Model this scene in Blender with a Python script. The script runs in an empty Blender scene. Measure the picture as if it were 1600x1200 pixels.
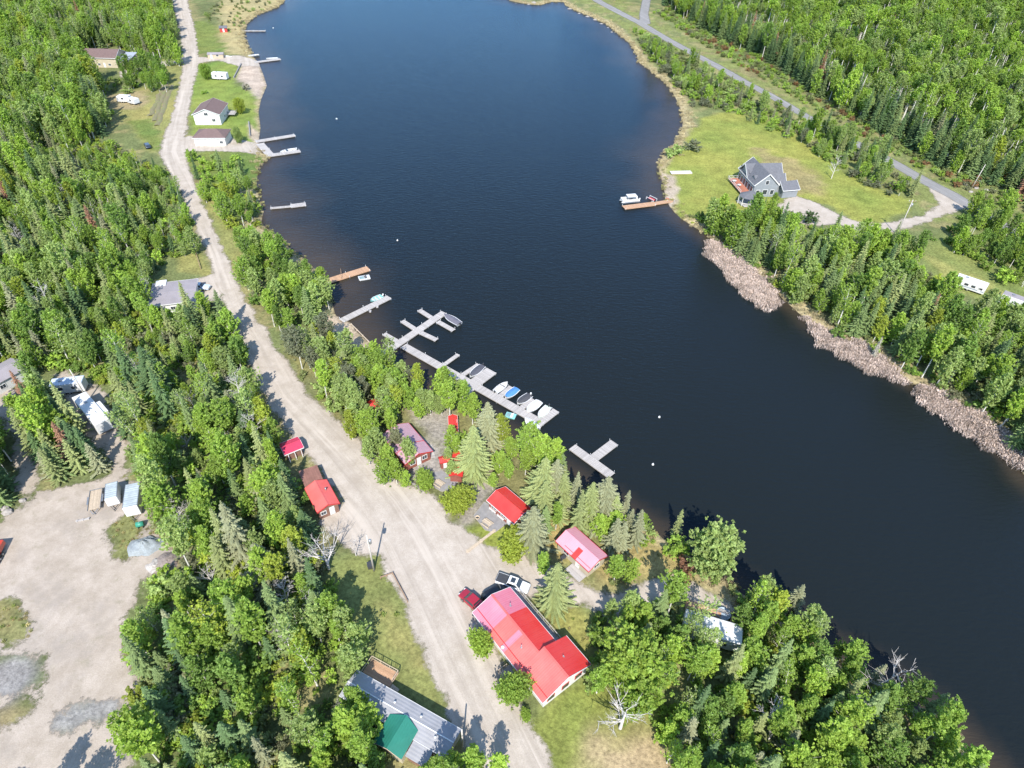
import bpy, math, random
import numpy as np
from mathutils import Matrix, Vector
random.seed(7); RNG = np.random.default_rng(7)
R = math.radians
SC = bpy.context.scene
COL = SC.collection

# ---------------------------------------------------------------- camera, sky, sun, exposure
CF, CTH, CRO, CH = 1020.5, R(41.17), R(2.1), 100.0      # focal length (px of a 1600 wide frame), tilt, roll, height
cam = bpy.data.objects.new("camera", bpy.data.cameras.new("camera"))
COL.objects.link(cam)
cam.matrix_world = Matrix.Translation((0, 0, CH)) @ Matrix.Rotation(R(90) - CTH, 4, 'X') @ Matrix.Rotation(CRO, 4, 'Z')
cam.data.sensor_width = 36; cam.data.lens = 36 * CF / 1600
cam.data.clip_end = 9000; cam.data.clip_start = 0.5
SC.camera = cam

SUN_EL, SUN_AZ = R(45.5), R(180.7)                       # sun stands behind the camera (azimuth clockwise from +Y)
w = bpy.data.worlds.new("World"); SC.world = w; w.use_nodes = True
nt = w.node_tree; bgn = nt.nodes["Background"]
sky = nt.nodes.new("ShaderNodeTexSky"); sky.sky_type = 'NISHITA'; sky.sun_disc = False
sky.sun_elevation = SUN_EL; sky.sun_rotation = SUN_AZ; sky.air_density = 1.0; sky.dust_density = 0.15; sky.ozone_density = 2.5
nt.links.new(sky.outputs[0], bgn.inputs[0]); bgn.inputs[1].default_value = 0.15
sd = bpy.data.lights.new("sun", 'SUN'); sd.energy = 3.7; sd.angle = R(0.53); sd.color = (1.0, 0.95, 0.88)
sun = bpy.data.objects.new("sun", sd); COL.objects.link(sun)
sdir = Vector((math.sin(SUN_AZ) * math.cos(SUN_EL), math.cos(SUN_AZ) * math.cos(SUN_EL), math.sin(SUN_EL)))
sun.rotation_euler = (-sdir).to_track_quat('-Z', 'Y').to_euler(); sun.location = (0, -60, 120)
SC.view_settings.view_transform = 'Standard'; SC.view_settings.look = 'None'
SC.view_settings.exposure = 1.12; SC.view_settings.gamma = 1.0; SC.view_settings.use_curve_mapping = False
SC.cycles.max_bounces = 6; SC.cycles.diffuse_bounces = 3; SC.cycles.glossy_bounces = 3
SC.cycles.transmission_bounces = 3; SC.cycles.transparent_max_bounces = 8
SC.cycles.caustics_reflective = False; SC.cycles.caustics_refractive = False

# ---------------------------------------------------------------- picture <-> place
def at(u, v, z=0.8):
    x = (u - 800) / CF; y = -(v - 600) / CF; c, s = math.cos(CRO), math.sin(CRO)
    x, y = x * c - y * s, x * s + y * c
    dx, dy, dz = x, math.cos(CTH) + y * math.sin(CTH), -math.sin(CTH) + y * math.cos(CTH)
    k = (z - CH) / dz
    return (dx * k, dy * k)
def proj(x, y, z):
    d = z - CH
    fw = y * math.cos(CTH) - d * math.sin(CTH); up = (y * math.sin(CTH) + d * math.cos(CTH)) / fw; x = x / fw
    c, s = math.cos(CRO), math.sin(CRO)
    return 800 + CF * (x * c + up * s), 600 - CF * (-x * s + up * c), fw
def poly(pts, z=0.8): return np.array([at(u, v, z) for u, v in pts])

def seg_dist(P, A, B, closed=True):
    """distance of points P (n,2) to the nearest of the segments A->B; returns dist, index, t"""
    best = np.full(len(P), 1e9); bi = np.zeros(len(P), int); bt = np.zeros(len(P)); bs = np.zeros(len(P))
    for i in range(len(A)):
        d = B[i] - A[i]; L = d @ d + 1e-9
        t = np.clip(((P - A[i]) @ d) / L, 0, 1)
        q = P - A[i] - t[:, None] * d
        r = q[:, 0] ** 2 + q[:, 1] ** 2
        m = r < best
        best[m] = r[m]; bi[m] = i; bt[m] = t[m]; bs[m] = (d[0] * q[m, 1] - d[1] * q[m, 0])
    return np.sqrt(best), bi, bt, np.sign(bs)
def inside(P, V):
    x, y = P[:, 0], P[:, 1]; r = np.zeros(len(P), bool); j = len(V) - 1
    for i in range(len(V)):
        xi, yi = V[i]; xj, yj = V[j]
        if yi != yj:
            r ^= ((yi > y) != (yj > y)) & (x < (xj - xi) * (y - yi) / (yj - yi) + xi)
        j = i
    return r
def sdf(P, V):
    """signed distance, positive inside the closed polygon"""
    d = seg_dist(P, V, np.roll(V, -1, 0))[0]
    return np.where(inside(P, V), d, -d)
def vnoise(P, s, seed=0):
    q = P / s + seed * 17.31; i = np.floor(q).astype(np.int64); f = q - i; f = f * f * (3 - 2 * f)
    def h(a, b):
        n = (a * 374761393 + b * 668265263 + seed * 69069) & 0x7fffffff
        n = ((n ^ (n >> 13)) * 1274126177) & 0x7fffffff
        return ((n ^ (n >> 16)) & 0xffff) / 65535.0
    a, b = i[:, 0], i[:, 1]
    return ((h(a, b) * (1 - f[:, 0]) + h(a + 1, b) * f[:, 0]) * (1 - f[:, 1]) + (h(a, b + 1) * (1 - f[:, 0]) + h(a + 1, b + 1) * f[:, 0]) * f[:, 1])
def fbm(P, s, seed=0, n=4):
    r = np.zeros(len(P)); a = 0.5
    for k in range(n): r += a * vnoise(P, s / 2 ** k, seed + k); a *= 0.5
    return r / (1 - 0.5 ** n)
def sstep(a, b, x):
    t = np.clip((x - a) / (b - a), 0, 1); return t * t * (3 - 2 * t)

# ---------------------------------------------------------------- objects, labels
def tag(o, label=None, cat=None, group=None, kind=None):
    if label: o['label'] = label
    if cat: o['category'] = cat
    if group: o['group'] = group
    if kind: o['kind'] = kind
    return o
def thing(name, label, cat, loc=(0, 0, 0), rz=0.0, group=None):
    o = bpy.data.objects.new(name, None); COL.objects.link(o)
    o.location = loc; o.rotation_euler = (0, 0, rz); o.empty_display_size = 0.5
    return tag(o, label, cat, group)
def link_mesh(name, me, parent=None, loc=None):
    o = bpy.data.objects.new(name, me); COL.objects.link(o)
    if parent: o.parent = parent
    if loc: o.location = loc
    return o
def copy_tree(o, parent=None):
    c = o.copy(); COL.objects.link(c); c.parent = parent
    for ch in list(o.children): copy_tree(ch, c)
    return c

class MB:
    """collects verts and faces of ONE mesh"""
    def __init__(s): s.v = []; s.f = []; s.m = []; s.sm = []; s.T = None; s.c = []
    def add(s, vs, fs, m=0, smooth=False, tone=None):
        b = len(s.v)
        if s.T is not None: vs = [tuple(s.T @ Vector(p)) for p in vs]
        s.v += [tuple(p) for p in vs]
        for f in fs: s.f.append(tuple(b + i for i in f)); s.m.append(m); s.sm.append(smooth); s.c.append(0.5 if tone is None else tone)
        return s
    def box(s, x0, x1, y0, y1, z0, z1, m=0, tone=None):
        return s.add([(x0, y0, z0), (x1, y0, z0), (x1, y1, z0), (x0, y1, z0), (x0, y0, z1), (x1, y0, z1), (x1, y1, z1), (x0, y1, z1)],
              [(0, 3, 2, 1), (4, 5, 6, 7), (0, 1, 5, 4), (1, 2, 6, 5), (2, 3, 7, 6), (3, 0, 4, 7)], m, False, tone)
    def frus(s, a, b, m=0, smooth=False):
        """a, b: (x0,x1,y0,y1,z) lower and upper rectangles"""
        v = []
        for (x0, x1, y0, y1, z) in (a, b): v += [(x0, y0, z), (x1, y0, z), (x1, y1, z), (x0, y1, z)]
        return s.add(v, [(0, 3, 2, 1), (4, 5, 6, 7), (0, 1, 5, 4), (1, 2, 6, 5), (2, 3, 7, 6), (3, 0, 4, 7)], m, smooth)
    def bar(s, p, q, w, h=None, m=0):
        p, q = Vector(p), Vector(q); d = (q - p); L = d.length
        if L < 1e-6: return s
        d.normalize(); up = Vector((0, 0, 1)) if abs(d.z) < 0.95 else Vector((1, 0, 0))
        a = d.cross(up).normalized() * (w / 2); b = d.cross(a).normalized() * ((h or w) / 2)
        v = [p - a - b, p + a - b, p + a + b, p - a + b, q - a - b, q + a - b, q + a + b, q - a + b]
        return s.add(v, [(0, 1, 2, 3), (7, 6, 5, 4), (0, 4, 5, 1), (1, 5, 6, 2), (2, 6, 7, 3), (3, 7, 4, 0)], m)
    def tube(s, pts, rad, n=6, m=0, smooth=True, caps=True):
        pts = [Vector(p) for p in pts]; rings = []
        v = []; a = None
        for i, p in enumerate(pts):
            d = (pts[min(i + 1, len(pts) - 1)] - pts[max(i - 1, 0)]).normalized()
            if a is None:
                a = d.cross(Vector((0, 0, 1)) if abs(d.z) < 0.9 else Vector((1, 0, 0))).normalized()
            else: a = (a - d * a.dot(d)).normalized()
            b = d.cross(a); r = rad[i] if hasattr(rad, '__len__') else rad
            for k in range(n):
                t = 2 * math.pi * k / n; v.append(p + (a * math.cos(t) + b * math.sin(t)) * r)
        f = []
        for i in range(len(pts) - 1):
            for k in range(n): f.append((i * n + k, i * n + (k + 1) % n, (i + 1) * n + (k + 1) % n, (i + 1) * n + k))
        if caps: f.append(tuple(range(n))[::-1]); f.append(tuple((len(pts) - 1) * n + k for k in range(n)))
        return s.add(v, f, m, smooth)
    def lathe(s, prof, c=(0, 0, 0), n=14, m=0, smooth=True):
        v = []; f = []
        for (r, z) in prof:
            for k in range(n):
                t = 2 * math.pi * k / n; v.append((c[0] + r * math.cos(t), c[1] + r * math.sin(t), c[2] + z))
        for i in range(len(prof) - 1):
            for k in range(n): f.append((i * n + k, i * n + (k + 1) % n, (i + 1) * n + (k + 1) % n, (i + 1) * n + k))
        f.append(tuple((len(prof) - 1) * n + k for k in range(n)))
        return s.add(v, f, m, smooth)
    def loft(s, rings, m=0, smooth=True, closed=True, cap=True):
        """rings: lists of points with the same count"""
        n = len(rings[0]); v = [p for r in rings for p in r]; f = []
        for i in range(len(rings) - 1):
            for k in range(n if closed else n - 1): f.append((i * n + k, i * n + (k + 1) % n, (i + 1) * n + (k + 1) % n, (i + 1) * n + k))
        if cap and closed: f.append(tuple(range(n))[::-1]); f.append(tuple((len(rings) - 1) * n + k for k in range(n)))
        return s.add(v, f, m, smooth)
    def build(s, name, mats, parent=None, bevel=0.0):
        me = bpy.data.meshes.new(name); me.from_pydata(s.v, [], s.f)
        if not isinstance(mats, (list, tuple)): mats = [mats]
        for mm in mats: me.materials.append(mm)
        me.polygons.foreach_set("material_index", s.m); me.polygons.foreach_set("use_smooth", s.sm)
        at_ = me.attributes.new("tone", 'FLOAT', 'FACE'); at_.data.foreach_set("value", s.c)
        me.update()
        o = link_mesh(name, me, parent)
        if bevel > 0:
            b = o.modifiers.new("bev", 'BEVEL'); b.width = bevel; b.segments = 2; b.limit_method = 'ANGLE'
        return o

# ---------------------------------------------------------------- materials
def nd(nt, t, **k):
    n = nt.nodes.new(t)
    for a, b in k.items(): setattr(n, a, b)
    return n
def newmat(name):
    m = bpy.data.materials.new(name); m.use_nodes = True
    return m, m.node_tree, m.node_tree.nodes["Principled BSDF"]
def rgba(c): return (c[0], c[1], c[2], 1)
_M = {}
def mat(name, col, rough=0.7, metal=0.0, var=0.12, scale=2.0, bump=0.0, bscale=20.0, tone=0.0, coat=0.0, wave=None, streak=None, col2=None, spec=0.5):
    """plain paint / wood / metal with dirt variation; wave=(axis, period, height) adds ribs; tone mixes the per-face tone in"""
    if name in _M: return _M[name]
    m, t, p = newmat(name); L = t.links.new
    tc = nd(t, "ShaderNodeTexCoord"); no = nd(t, "ShaderNodeTexNoise"); no.inputs["Scale"].default_value = scale; no.inputs["Detail"].default_value = 5
    mp = nd(t, "ShaderNodeMapping"); L(tc.outputs["Object"], mp.inputs[0])
    if streak: mp.inputs["Scale"].default_value = streak
    L(mp.outputs[0], no.inputs["Vector"])
    oi = nd(t, "ShaderNodeObjectInfo")
    mx = nd(t, "ShaderNodeMix", data_type='RGBA'); c2 = col2 or tuple(x * (1 - 2.2 * var) for x in col)
    mx.inputs["A"].default_value = rgba(col); mx.inputs["B"].default_value = rgba(c2)
    mr = nd(t, "ShaderNodeMapRange"); mr.inputs["From Min"].default_value = 0.35; mr.inputs["From Max"].default_value = 0.75
    L(no.outputs["Fac"], mr.inputs["Value"]); L(mr.outputs[0], mx.inputs["Factor"])
    out = mx.outputs["Result"]
    if tone:
        at_ = nd(t, "ShaderNodeAttribute", attribute_name="tone"); hs = nd(t, "ShaderNodeMapRange")
        hs.inputs["To Min"].default_value = 1 - tone; hs.inputs["To Max"].default_value = 1 + tone
        L(at_.outputs["Fac"], hs.inputs["Value"]); mm = nd(t, "ShaderNodeMix", data_type='RGBA', blend_type='MULTIPLY'); mm.inputs["Factor"].default_value = 1
        L(out, mm.inputs["A"]); L(hs.outputs[0], mm.inputs["B"]); out = mm.outputs["Result"]
    L(out, p.inputs["Base Color"])
    p.inputs["Roughness"].default_value = rough; p.inputs["Metallic"].default_value = metal; p.inputs["Coat Weight"].default_value = coat
    p.inputs["Specular IOR Level"].default_value = spec
    h = None
    if wave:
        wv = nd(t, "ShaderNodeTexWave", wave_type='BANDS', bands_direction=wave[0]); wv.inputs["Scale"].default_value = 0.31416 / wave[1] * 1.0
        L(tc.outputs["Object"], wv.inputs["Vector"]); h = wv.outputs["Fac"]; bump = wave[2]
    elif bump:
        n2 = nd(t, "ShaderNodeTexNoise"); n2.inputs["Scale"].default_value = bscale; n2.inputs["Detail"].default_value = 4; L(tc.outputs["Object"], n2.inputs["Vector"]); h = n2.outputs["Fac"]
    if h is not None:
        b = nd(t, "ShaderNodeBump"); b.inputs["Strength"].default_value = 1.0 if wave else 0.5; b.inputs["Distance"].default_value = bump; L(h, b.inputs["Height"]); L(b.outputs[0], p.inputs["Normal"])
    _M[name] = m; return m
# ---------------------------------------------------------------- the lie of the land (outlines read off the photo, turned into ground points)
LAKE = poly([(447,-90),(446,0),(432,12),(405,22),(388,33),(380,48),(384,66),(392,84),(404,98),(412,118),(417,134),(408,155),(404,175),(407,200),(404,222),
 (408,238),(418,247),(404,262),(401,285),(404,305),(412,330),(408,348),(420,360),(440,375),(456,392),(476,405),(492,420),(508,438),(514,455),(520,478),(524,492),
 (535,500),(548,504),(554,515),(566,526),(582,541),(594,551),(610,560),(625,574),(640,590),(648,602),(670,612),(700,620),(722,628),(735,638),(752,652),(785,678),
 (803,694),(812,712),(840,728),(878,745),(905,758),(935,775),(965,792),(990,808),(1015,825),(1045,848),(1075,868),(1100,882),(1130,905),(1160,928),(1190,948),(1230,972),
 (1290,1012),(1350,1050),(1400,1086),(1445,1118),(1484,1146),(1502,1166),(1532,1200),(1580,1260),(1900,1500),(2300,1300),(1900,960),(1600,742),(1580,715),(1555,690),(1520,655),
 (1478,628),(1440,606),(1420,596),(1380,568),(1340,540),(1300,520),(1262,502),(1240,482),(1222,466),(1200,440),(1180,425),(1150,405),(1128,388),(1104,366),
 (1085,355),(1066,343),(1054,332),(1046,322),(1040,308),(1036,288),(1030,272),(1029,258),(1036,242),(1050,228),(1060,214),(1066,200),(1067,182),(1059,160),(1049,140),
 (1031,122),(1013,108),(998,98),(995,85),(984,68),(962,50),(950,39),(925,27),(900,17),(886,9),(880,3),(860,3),(845,8),(820,6),(800,2),(790,-4),(600,-30)], 0.0)
def lake_sd(P): return sdf(P, LAKE)                       # positive in the water
def ground_z(P):
    s = -lake_sd(P)
    return np.where(s > 0, 0.8 * (1 - np.exp(-np.maximum(s, 0) / 2.5)), -1.5 * (1 - np.exp(-np.maximum(-s, 0) / 5)))
def gz(x, y): return float(ground_z(np.array([[x, y]]))[0])

# roads: (u, v, half width in metres); sheets on the ground
def line(pts): return np.array([at(u, v) for u, v, _ in pts]), np.array([h for _, _, h in pts])
ROAD = [(262,-70,4.6),(281,0,4.6),(291,40,4.2),(297,75,3.8),(298,104,3.6),(292,130,3.2),(286,160,3.1),(279,190,3.2),(273,215,4.0),(270,238,4.6),(277,258,3.4),(290,285,2.6),
 (305,320,2.4),(322,360,2.3),(337,395,2.3),(350,430,2.4),(364,465,2.5),(384,503,2.9),(405,540,3.4),(425,580,4.0),(446,618,4.3),(478,655,4.6),(520,700,4.9),(562,748,5.0),
 (600,793,5.2),(630,838,5.2),(655,885,5.2),(680,935,5.0),(705,990,5.0),(732,1050,5.0),(758,1105,5.0),(785,1160,5.0),(812,1220,5.0),(850,1300,5.0)]
SPUR = [(690,850,5.0),(750,880,4.2),(800,892,3.6),(850,905,2.6),(905,928,2.2),(960,948,1.8),(1010,925,1.8),(1060,918,1.9),(1100,934,2.0),(1135,956,1.8)]
PADS = {
 'gravel_parking': [(540,780),(590,792),(640,830),(665,880),(615,870),(570,868),(540,858),(515,838),(500,812),(520,800)],
 'gravel_forecourt': [(610,760),(650,760),(690,790),(720,830),(760,870),(800,880),(850,890),(858,915),(830,935),(770,925),(745,945),(700,960),(660,900),(620,830)],
 'cottage_driveway': [(296,212),(358,214),(402,222),(404,240),(360,236),(300,236),(280,240),(280,215)],
 'beach_lane': [(300,88),(330,90),(372,86),(400,92),(408,96),(404,102),(376,104),(340,94),(300,100)],
 'house_driveway': [(1218,318),(1240,305),(1262,312),(1290,325),(1330,345),(1368,352),(1400,345),(1440,338),(1470,320),(1452,296),(1440,280),(1470,290),(1515,318),(1495,330),(1440,350),(1400,362),(1350,364),(1310,350),(1270,352),(1240,352),(1220,338)],
 'gravel_yard': [(-120,850),(-40,835),(20,800),(60,768),(110,762),(135,752),(175,742),(200,742),(228,765),(234,800),(232,830),(262,842),(285,868),(262,892),(225,908),(205,945),(200,990),(205,1040),(214,1070),(205,1110),(212,1160),(200,1290),(-150,1290)],
 'rutted_track': [(-40,590),(12,590),(30,630),(44,690),(62,750),(50,772),(28,770),(22,700),(8,650),(-40,640)],
 'camper_clearing': [(80,585),(120,582),(152,600),(185,640),(196,690),(200,742),(172,745),(165,700),(140,690),(110,640)],
 'grey_house_drive': [(300,438),(345,425),(352,450),(340,468),(305,470)],
 'side_lane': [(240,100),(284,88),(288,96),(250,106),(190,122),(186,112)],
}
HWY = [(880,-42,3.57),(935,2,3.4),(965,18,3.23),(1000,36,3.06),(1040,60,2.98),(1080,82,2.89),(1120,103,2.8),(1160,126,2.72),(1200,147,2.63),(1240,170,2.63),(1280,194,2.63),(1330,220,2.63),(1385,248,2.72),(1440,280,3.06),(1490,306,3.06),(1540,336,2.63),(1640,394,2.63),(1760,472,2.63)]
LANE = [(1008,-60,3.0),(1010,0,3.0),(1006,22,3.0),(1008,36,3.4)]
ROADS = {'gravel_road': ROAD, 'gravel_spur': SPUR, 'highway': HWY, 'highway_lane': LANE}

# ground cover painted on the one ground sheet: colour of the thing itself (lawn, dry grass, sand)
LAWN_G, LAWN_Y, DRY, SAND, SOIL, CONC = (0.17,0.22,0.055), (0.29,0.28,0.095), (0.36,0.285,0.13), (0.50,0.40,0.29), (0.23,0.165,0.10), (0.36,0.34,0.32)
COVER = [  # (outline, colour, edge softness m)
 ([(440,530),(520,515),(640,590),(735,640),(815,710),(960,790),(1000,830),(960,850),(860,830),(760,830),(640,765),(545,700),(455,575)], (0.215,0.205,0.085), 3),
 ([(1095,185),(1130,176),(1180,182),(1240,208),(1290,244),(1340,280),(1390,302),(1432,312),(1420,330),(1380,348),(1330,342),(1290,320),(1245,310),(1200,330),(1150,335),(1100,338),(1060,338),(1046,318),(1040,285),(1050,250),(1075,215)], (0.28,0.30,0.068), 2.5),
 ([(1180,230),(1240,250),(1290,285),(1285,305),(1230,300),(1190,270)], (0.34,0.28,0.12), 5),
 ([(1410,385),(1470,365),(1520,378),(1560,410),(1640,455),(1640,500),(1560,480),(1490,450),(1440,425)], (0.19,0.235,0.07), 4),
 ([(1430,395),(1480,410),(1560,448),(1640,480),(1640,492),(1560,468),(1480,432)], (0.31,0.31,0.10), 3),
 ([(1030,268),(1052,275),(1060,300),(1056,322),(1040,320),(1034,300)], SAND, 1.5),
 ([(228,90),(262,88),(290,100),(292,130),(284,165),(275,195),(262,232),(235,238),(215,215),(200,190),(168,170),(172,150),(235,135),(200,100)], LAWN_Y, 3),
 ([(205,190),(235,185),(262,232),(240,235),(222,220)], LAWN_G, 2.5),
 ([(165,148),(225,142),(232,158),(205,172),(168,168)], (0.38,0.30,0.16), 2),
 ([(304,30),(345,40),(352,60),(380,80),(300,90),(295,50)], LAWN_G, 3),
 ([(345,-30),(447,-30),(440,8),(392,30),(378,50),(386,72),(402,92),(360,85),(345,60),(340,20)], (0.42,0.35,0.17), 4),
 ([(300,104),(340,96),(372,98),(376,110),(368,130),(400,150),(404,200),(402,222),(370,236),(356,228),(300,210),(296,150)], (0.22,0.28,0.06), 2),
 ([(376,104),(404,98),(416,130),(404,152),(380,130),(368,124)], (0.52,0.42,0.33), 1.5),
 ([(386,190),(406,205),(404,226),(390,215)], SAND, 1.2),
 ([(285,240),(330,236),(395,238),(418,248),(402,265),(402,290),(380,300),(330,285),(300,290),(288,262)], LAWN_G, 2),
 ([(312,290),(350,320),(375,350),(385,395),(370,430),(350,400),(330,350)], LAWN_Y, 2.5),
 ([(270,400),(310,392),(332,420),(335,440),(312,430),(280,425)], LAWN_Y, 2),
 ([(404,335),(440,378),(490,425),(470,420),(430,385),(408,360)], (0.40,0.33,0.2), 1.5),
 ([(495,500),(525,490),(548,505),(560,525),(592,552),(560,548),(520,530),(490,520)], SAND, 1.2),
 ([(636,590),(655,605),(690,635),(720,680),(700,700),(668,690),(640,640)], (0.37,0.325,0.27), 2),
 ([(655,690),(690,700),(700,740),(670,760),(640,755),(635,735)], (0.36,0.315,0.27), 1.5),
 ([(640,755),(670,765),(690,790),(720,800),(700,812),(660,798),(640,775)], LAWN_Y, 1.5),
 ([(735,720),(765,735),(770,760),(750,800),(735,820),(715,830),(735,770)], (0.36,0.31,0.25), 1.5),
 ([(720,825),(760,820),(800,800),(830,850),(850,890),(810,880),(765,870),(735,850)], (0.24,0.28,0.055), 1.2),
 ([(850,815),(880,810),(900,830),(950,850),(1000,835),(1050,850),(1085,885),(1100,925),(1060,915),(1010,905),(950,900),(930,880),(880,880),(855,850)], (0.38,0.30,0.12), 2),
 ([(835,930),(870,925),(900,945),(925,960),(930,1030),(920,1060),(890,1010),(850,950)], (0.27,0.27,0.08), 1.5),
 ([(850,1110),(925,1050),(1000,1080),(1060,1120),(1100,1200),(1120,1300),(850,1300),(820,1200),(815,1140)], (0.22,0.25,0.06), 2),
 ([(930,1150),(1000,1150),(1060,1200),(1080,1290),(950,1290),(900,1200)], (0.40,0.31,0.18), 4),
 ([(500,880),(555,868),(592,868),(610,895),(635,940),(665,1000),(690,1060),(712,1110),(722,1150),(640,1100),(580,1060),(560,1000),(530,940)], (0.25,0.26,0.085), 1.5),
 ([(595,940),(640,985),(670,1050),(640,1035),(600,1000)], (0.31,0.28,0.10), 3),
 ([(70,1135),(150,1085),(200,1090),(175,1125),(110,1145)], (0.34,0.315,0.285), 3),
 ([(170,815),(215,800),(240,835),(230,880),(190,890),(165,870)], (0.25,0.24,0.09), 3),
 ([(230,828),(280,835),(290,880),(262,895),(235,860)], (0.42,0.31,0.19), 2),
 ([(0,930),(45,945),(55,1000),(25,1012),(-30,1000),(-30,930)], (0.26,0.24,0.10), 3),
 ([(-40,1100),(0,1085),(50,1110),(20,1135),(-40,1150)], (0.30,0.24,0.12), 3),
 ([(-60,1070),(30,1020),(80,1030),(75,1065),(20,1090),(-60,1110)], (0.33,0.305,0.28), 4),
]

def cols_grid(xs, ys):
    X, Y = np.meshgrid(xs, ys); return np.stack([X.ravel(), Y.ravel()], 1)
def grid_mesh(name, xs, ys, z, keep=None):
    nx, ny = len(xs), len(ys); P = cols_grid(xs, ys)
    idx = np.arange(nx * ny).reshape(ny, nx)
    q = np.stack([idx[:-1, :-1], idx[:-1, 1:], idx[1:, 1:], idx[1:, :-1]], -1).reshape(-1, 4)
    if keep is not None:
        q = q[keep[q].any(1)]
        used = np.zeros(nx * ny, bool); used[q.ravel()] = True
        remap = np.cumsum(used) - 1; q = remap[q]; P = P[used]; z = z[used]
    else: used = np.ones(nx * ny, bool)
    me = bpy.data.meshes.new(name)
    me.vertices.add(len(P)); me.vertices.foreach_set("co", np.column_stack([P, z]).astype(np.float32).ravel())
    me.loops.add(q.size); me.loops.foreach_set("vertex_index", q.astype(np.int32).ravel())
    me.polygons.add(len(q)); me.polygons.foreach_set("loop_start", np.arange(0, q.size, 4, dtype=np.int32)); me.polygons.foreach_set("loop_total", np.full(len(q), 4, np.int32))
    me.update(); me.polygons.foreach_set("use_smooth", np.ones(len(q), bool))
    return me, P, used
def attr(me, name, data, typ='FLOAT'):
    a = me.attributes.new(name, typ, 'POINT')
    a.data.foreach_set("value" if typ == 'FLOAT' else "color", np.asarray(data, np.float32).ravel())

far = lambda a, b, n: np.geomspace(a, b, n)
xs = np.concatenate([-far(330, 4000, 14)[::-1], np.arange(-320, -160, 3.0), np.arange(-160, 160, 1.0), np.arange(160, 520, 3.0), far(530, 4000, 12)])
ys = np.concatenate([-far(60, 3000, 12)[::-1], np.arange(-50, 10, 5.0), np.arange(10, 300, 1.0), np.arange(300, 820, 3.0), far(830, 6000, 14)])
GP = cols_grid(xs, ys); LSD = -lake_sd(GP)                # LSD: metres inland
GZ = np.where(LSD > 0, 0.8 * (1 - np.exp(-np.maximum(LSD, 0) / 2.5)), -1.5 * (1 - np.exp(-np.maximum(-LSD, 0) / 5)))
me, _, _ = grid_mesh("ground", xs, ys, GZ)
C = np.tile(np.array([0.125, 0.145, 0.055]), (len(GP), 1))
n1 = fbm(GP, 14, 1); n2 = fbm(GP, 5, 5); n3 = fbm(GP, 2.2, 9)
C = C * (0.75 + 0.5 * n1)[:, None] + np.array([0.10, 0.06, 0.035]) * sstep(0.52, 0.7, n2)[:, None]
# pale rush and dry grass along the water
bank = sstep(7.0, 1.0, LSD + 5 * (n1 - 0.5) + 3 * (n2 - 0.5)) * (LSD > -1)
C = C * (1 - bank[:, None]) + np.array([0.32, 0.265, 0.15]) * (0.7 + 0.6 * n3)[:, None] * bank[:, None]
for pts, c, soft in COVER:
    V = poly(pts); lo, hi = V.min(0) - 3 * soft, V.max(0) + 3 * soft
    m = np.nonzero((GP[:, 0] > lo[0]) & (GP[:, 0] < hi[0]) & (GP[:, 1] > lo[1]) & (GP[:, 1] < hi[1]))[0]
    if not len(m): continue
    s = sdf(GP[m], V) + (n2[m] - 0.5) * soft * 2.2
    k = sstep(-soft * 0.7, soft * 0.7, s)[:, None]
    v = (n1[m] - 0.5)[:, None]; pat = (n3[m] - 0.5)[:, None]
    cc = np.array(c) * 0.76 * (1 + 0.22 * pat) + np.array([0.12, 0.06, 0.02]) * v * 1.0
    C[m] = C[m] * (1 - k) + np.clip(cc, 0.01, 1) * k
rp, rh_ = line(ROAD); d, bi, bt, sgn = seg_dist(GP, rp[:-1], rp[1:]); wv_ = sstep(3.5, 1.0, d - rh_[bi] - 1.2 + 3.0 * (n2 - .5))[:, None] * (C.sum(1) < .33)[:, None] * (LSD > 1)[:, None]
C = C * (1 - wv_) + np.array([0.21, 0.19, 0.085]) * (.7 + .6 * n3)[:, None] * wv_
# the scrubby strip between the highway and the wood
hp, hh = line(HWY); d, bi, bt, sgn = seg_dist(GP, hp[:-1], hp[1:])
strip = sstep(26, 16, d + 6 * (n1 - .5)) * (LSD > 2)
sc = np.array([0.165, 0.185, 0.06]) * (0.7 + 0.6 * n3)[:, None] + np.array([0.10, 0.03, 0.02]) * sstep(.5, .65, n2)[:, None]
C = np.where((strip > 0)[:, None] & (C.sum(1) < 0.36)[:, None], C * (1 - strip[:, None]) + sc * strip[:, None], C)
C[LSD < 0] = np.array([0.10, 0.075, 0.045])
attr(me, "gcol", np.column_stack([C, np.ones(len(C))]), 'FLOAT_COLOR')
m, t, p = newmat("ground_cover"); L = t.links.new
a = nd(t, "ShaderNodeAttribute", attribute_name="gcol"); geo = nd(t, "ShaderNodeNewGeometry")
def noise(t, vec, s, det=4, rough=0.55):
    n = nd(t, "ShaderNodeTexNoise"); n.inputs["Scale"].default_value = s; n.inputs["Detail"].default_value = det; n.inputs["Roughness"].default_value = rough
    t.links.new(vec, n.inputs["Vector"]); return n.outputs["Fac"]
def rng(t, v, a, b, c, d):
    n = nd(t, "ShaderNodeMapRange"); n.inputs["From Min"].default_value = a; n.inputs["From Max"].default_value = b; n.inputs["To Min"].default_value = c; n.inputs["To Max"].default_value = d
    t.links.new(v, n.inputs["Value"]); return n.outputs[0]
def mul(t, a, b, op='MULTIPLY'):
    n = nd(t, "ShaderNodeMath", operation=op)
    for i, x in enumerate((a, b)):
        if isinstance(x, (int, float)): n.inputs[i].default_value = x
        else: t.links.new(x, n.inputs[i])
    return n.outputs[0]
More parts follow.
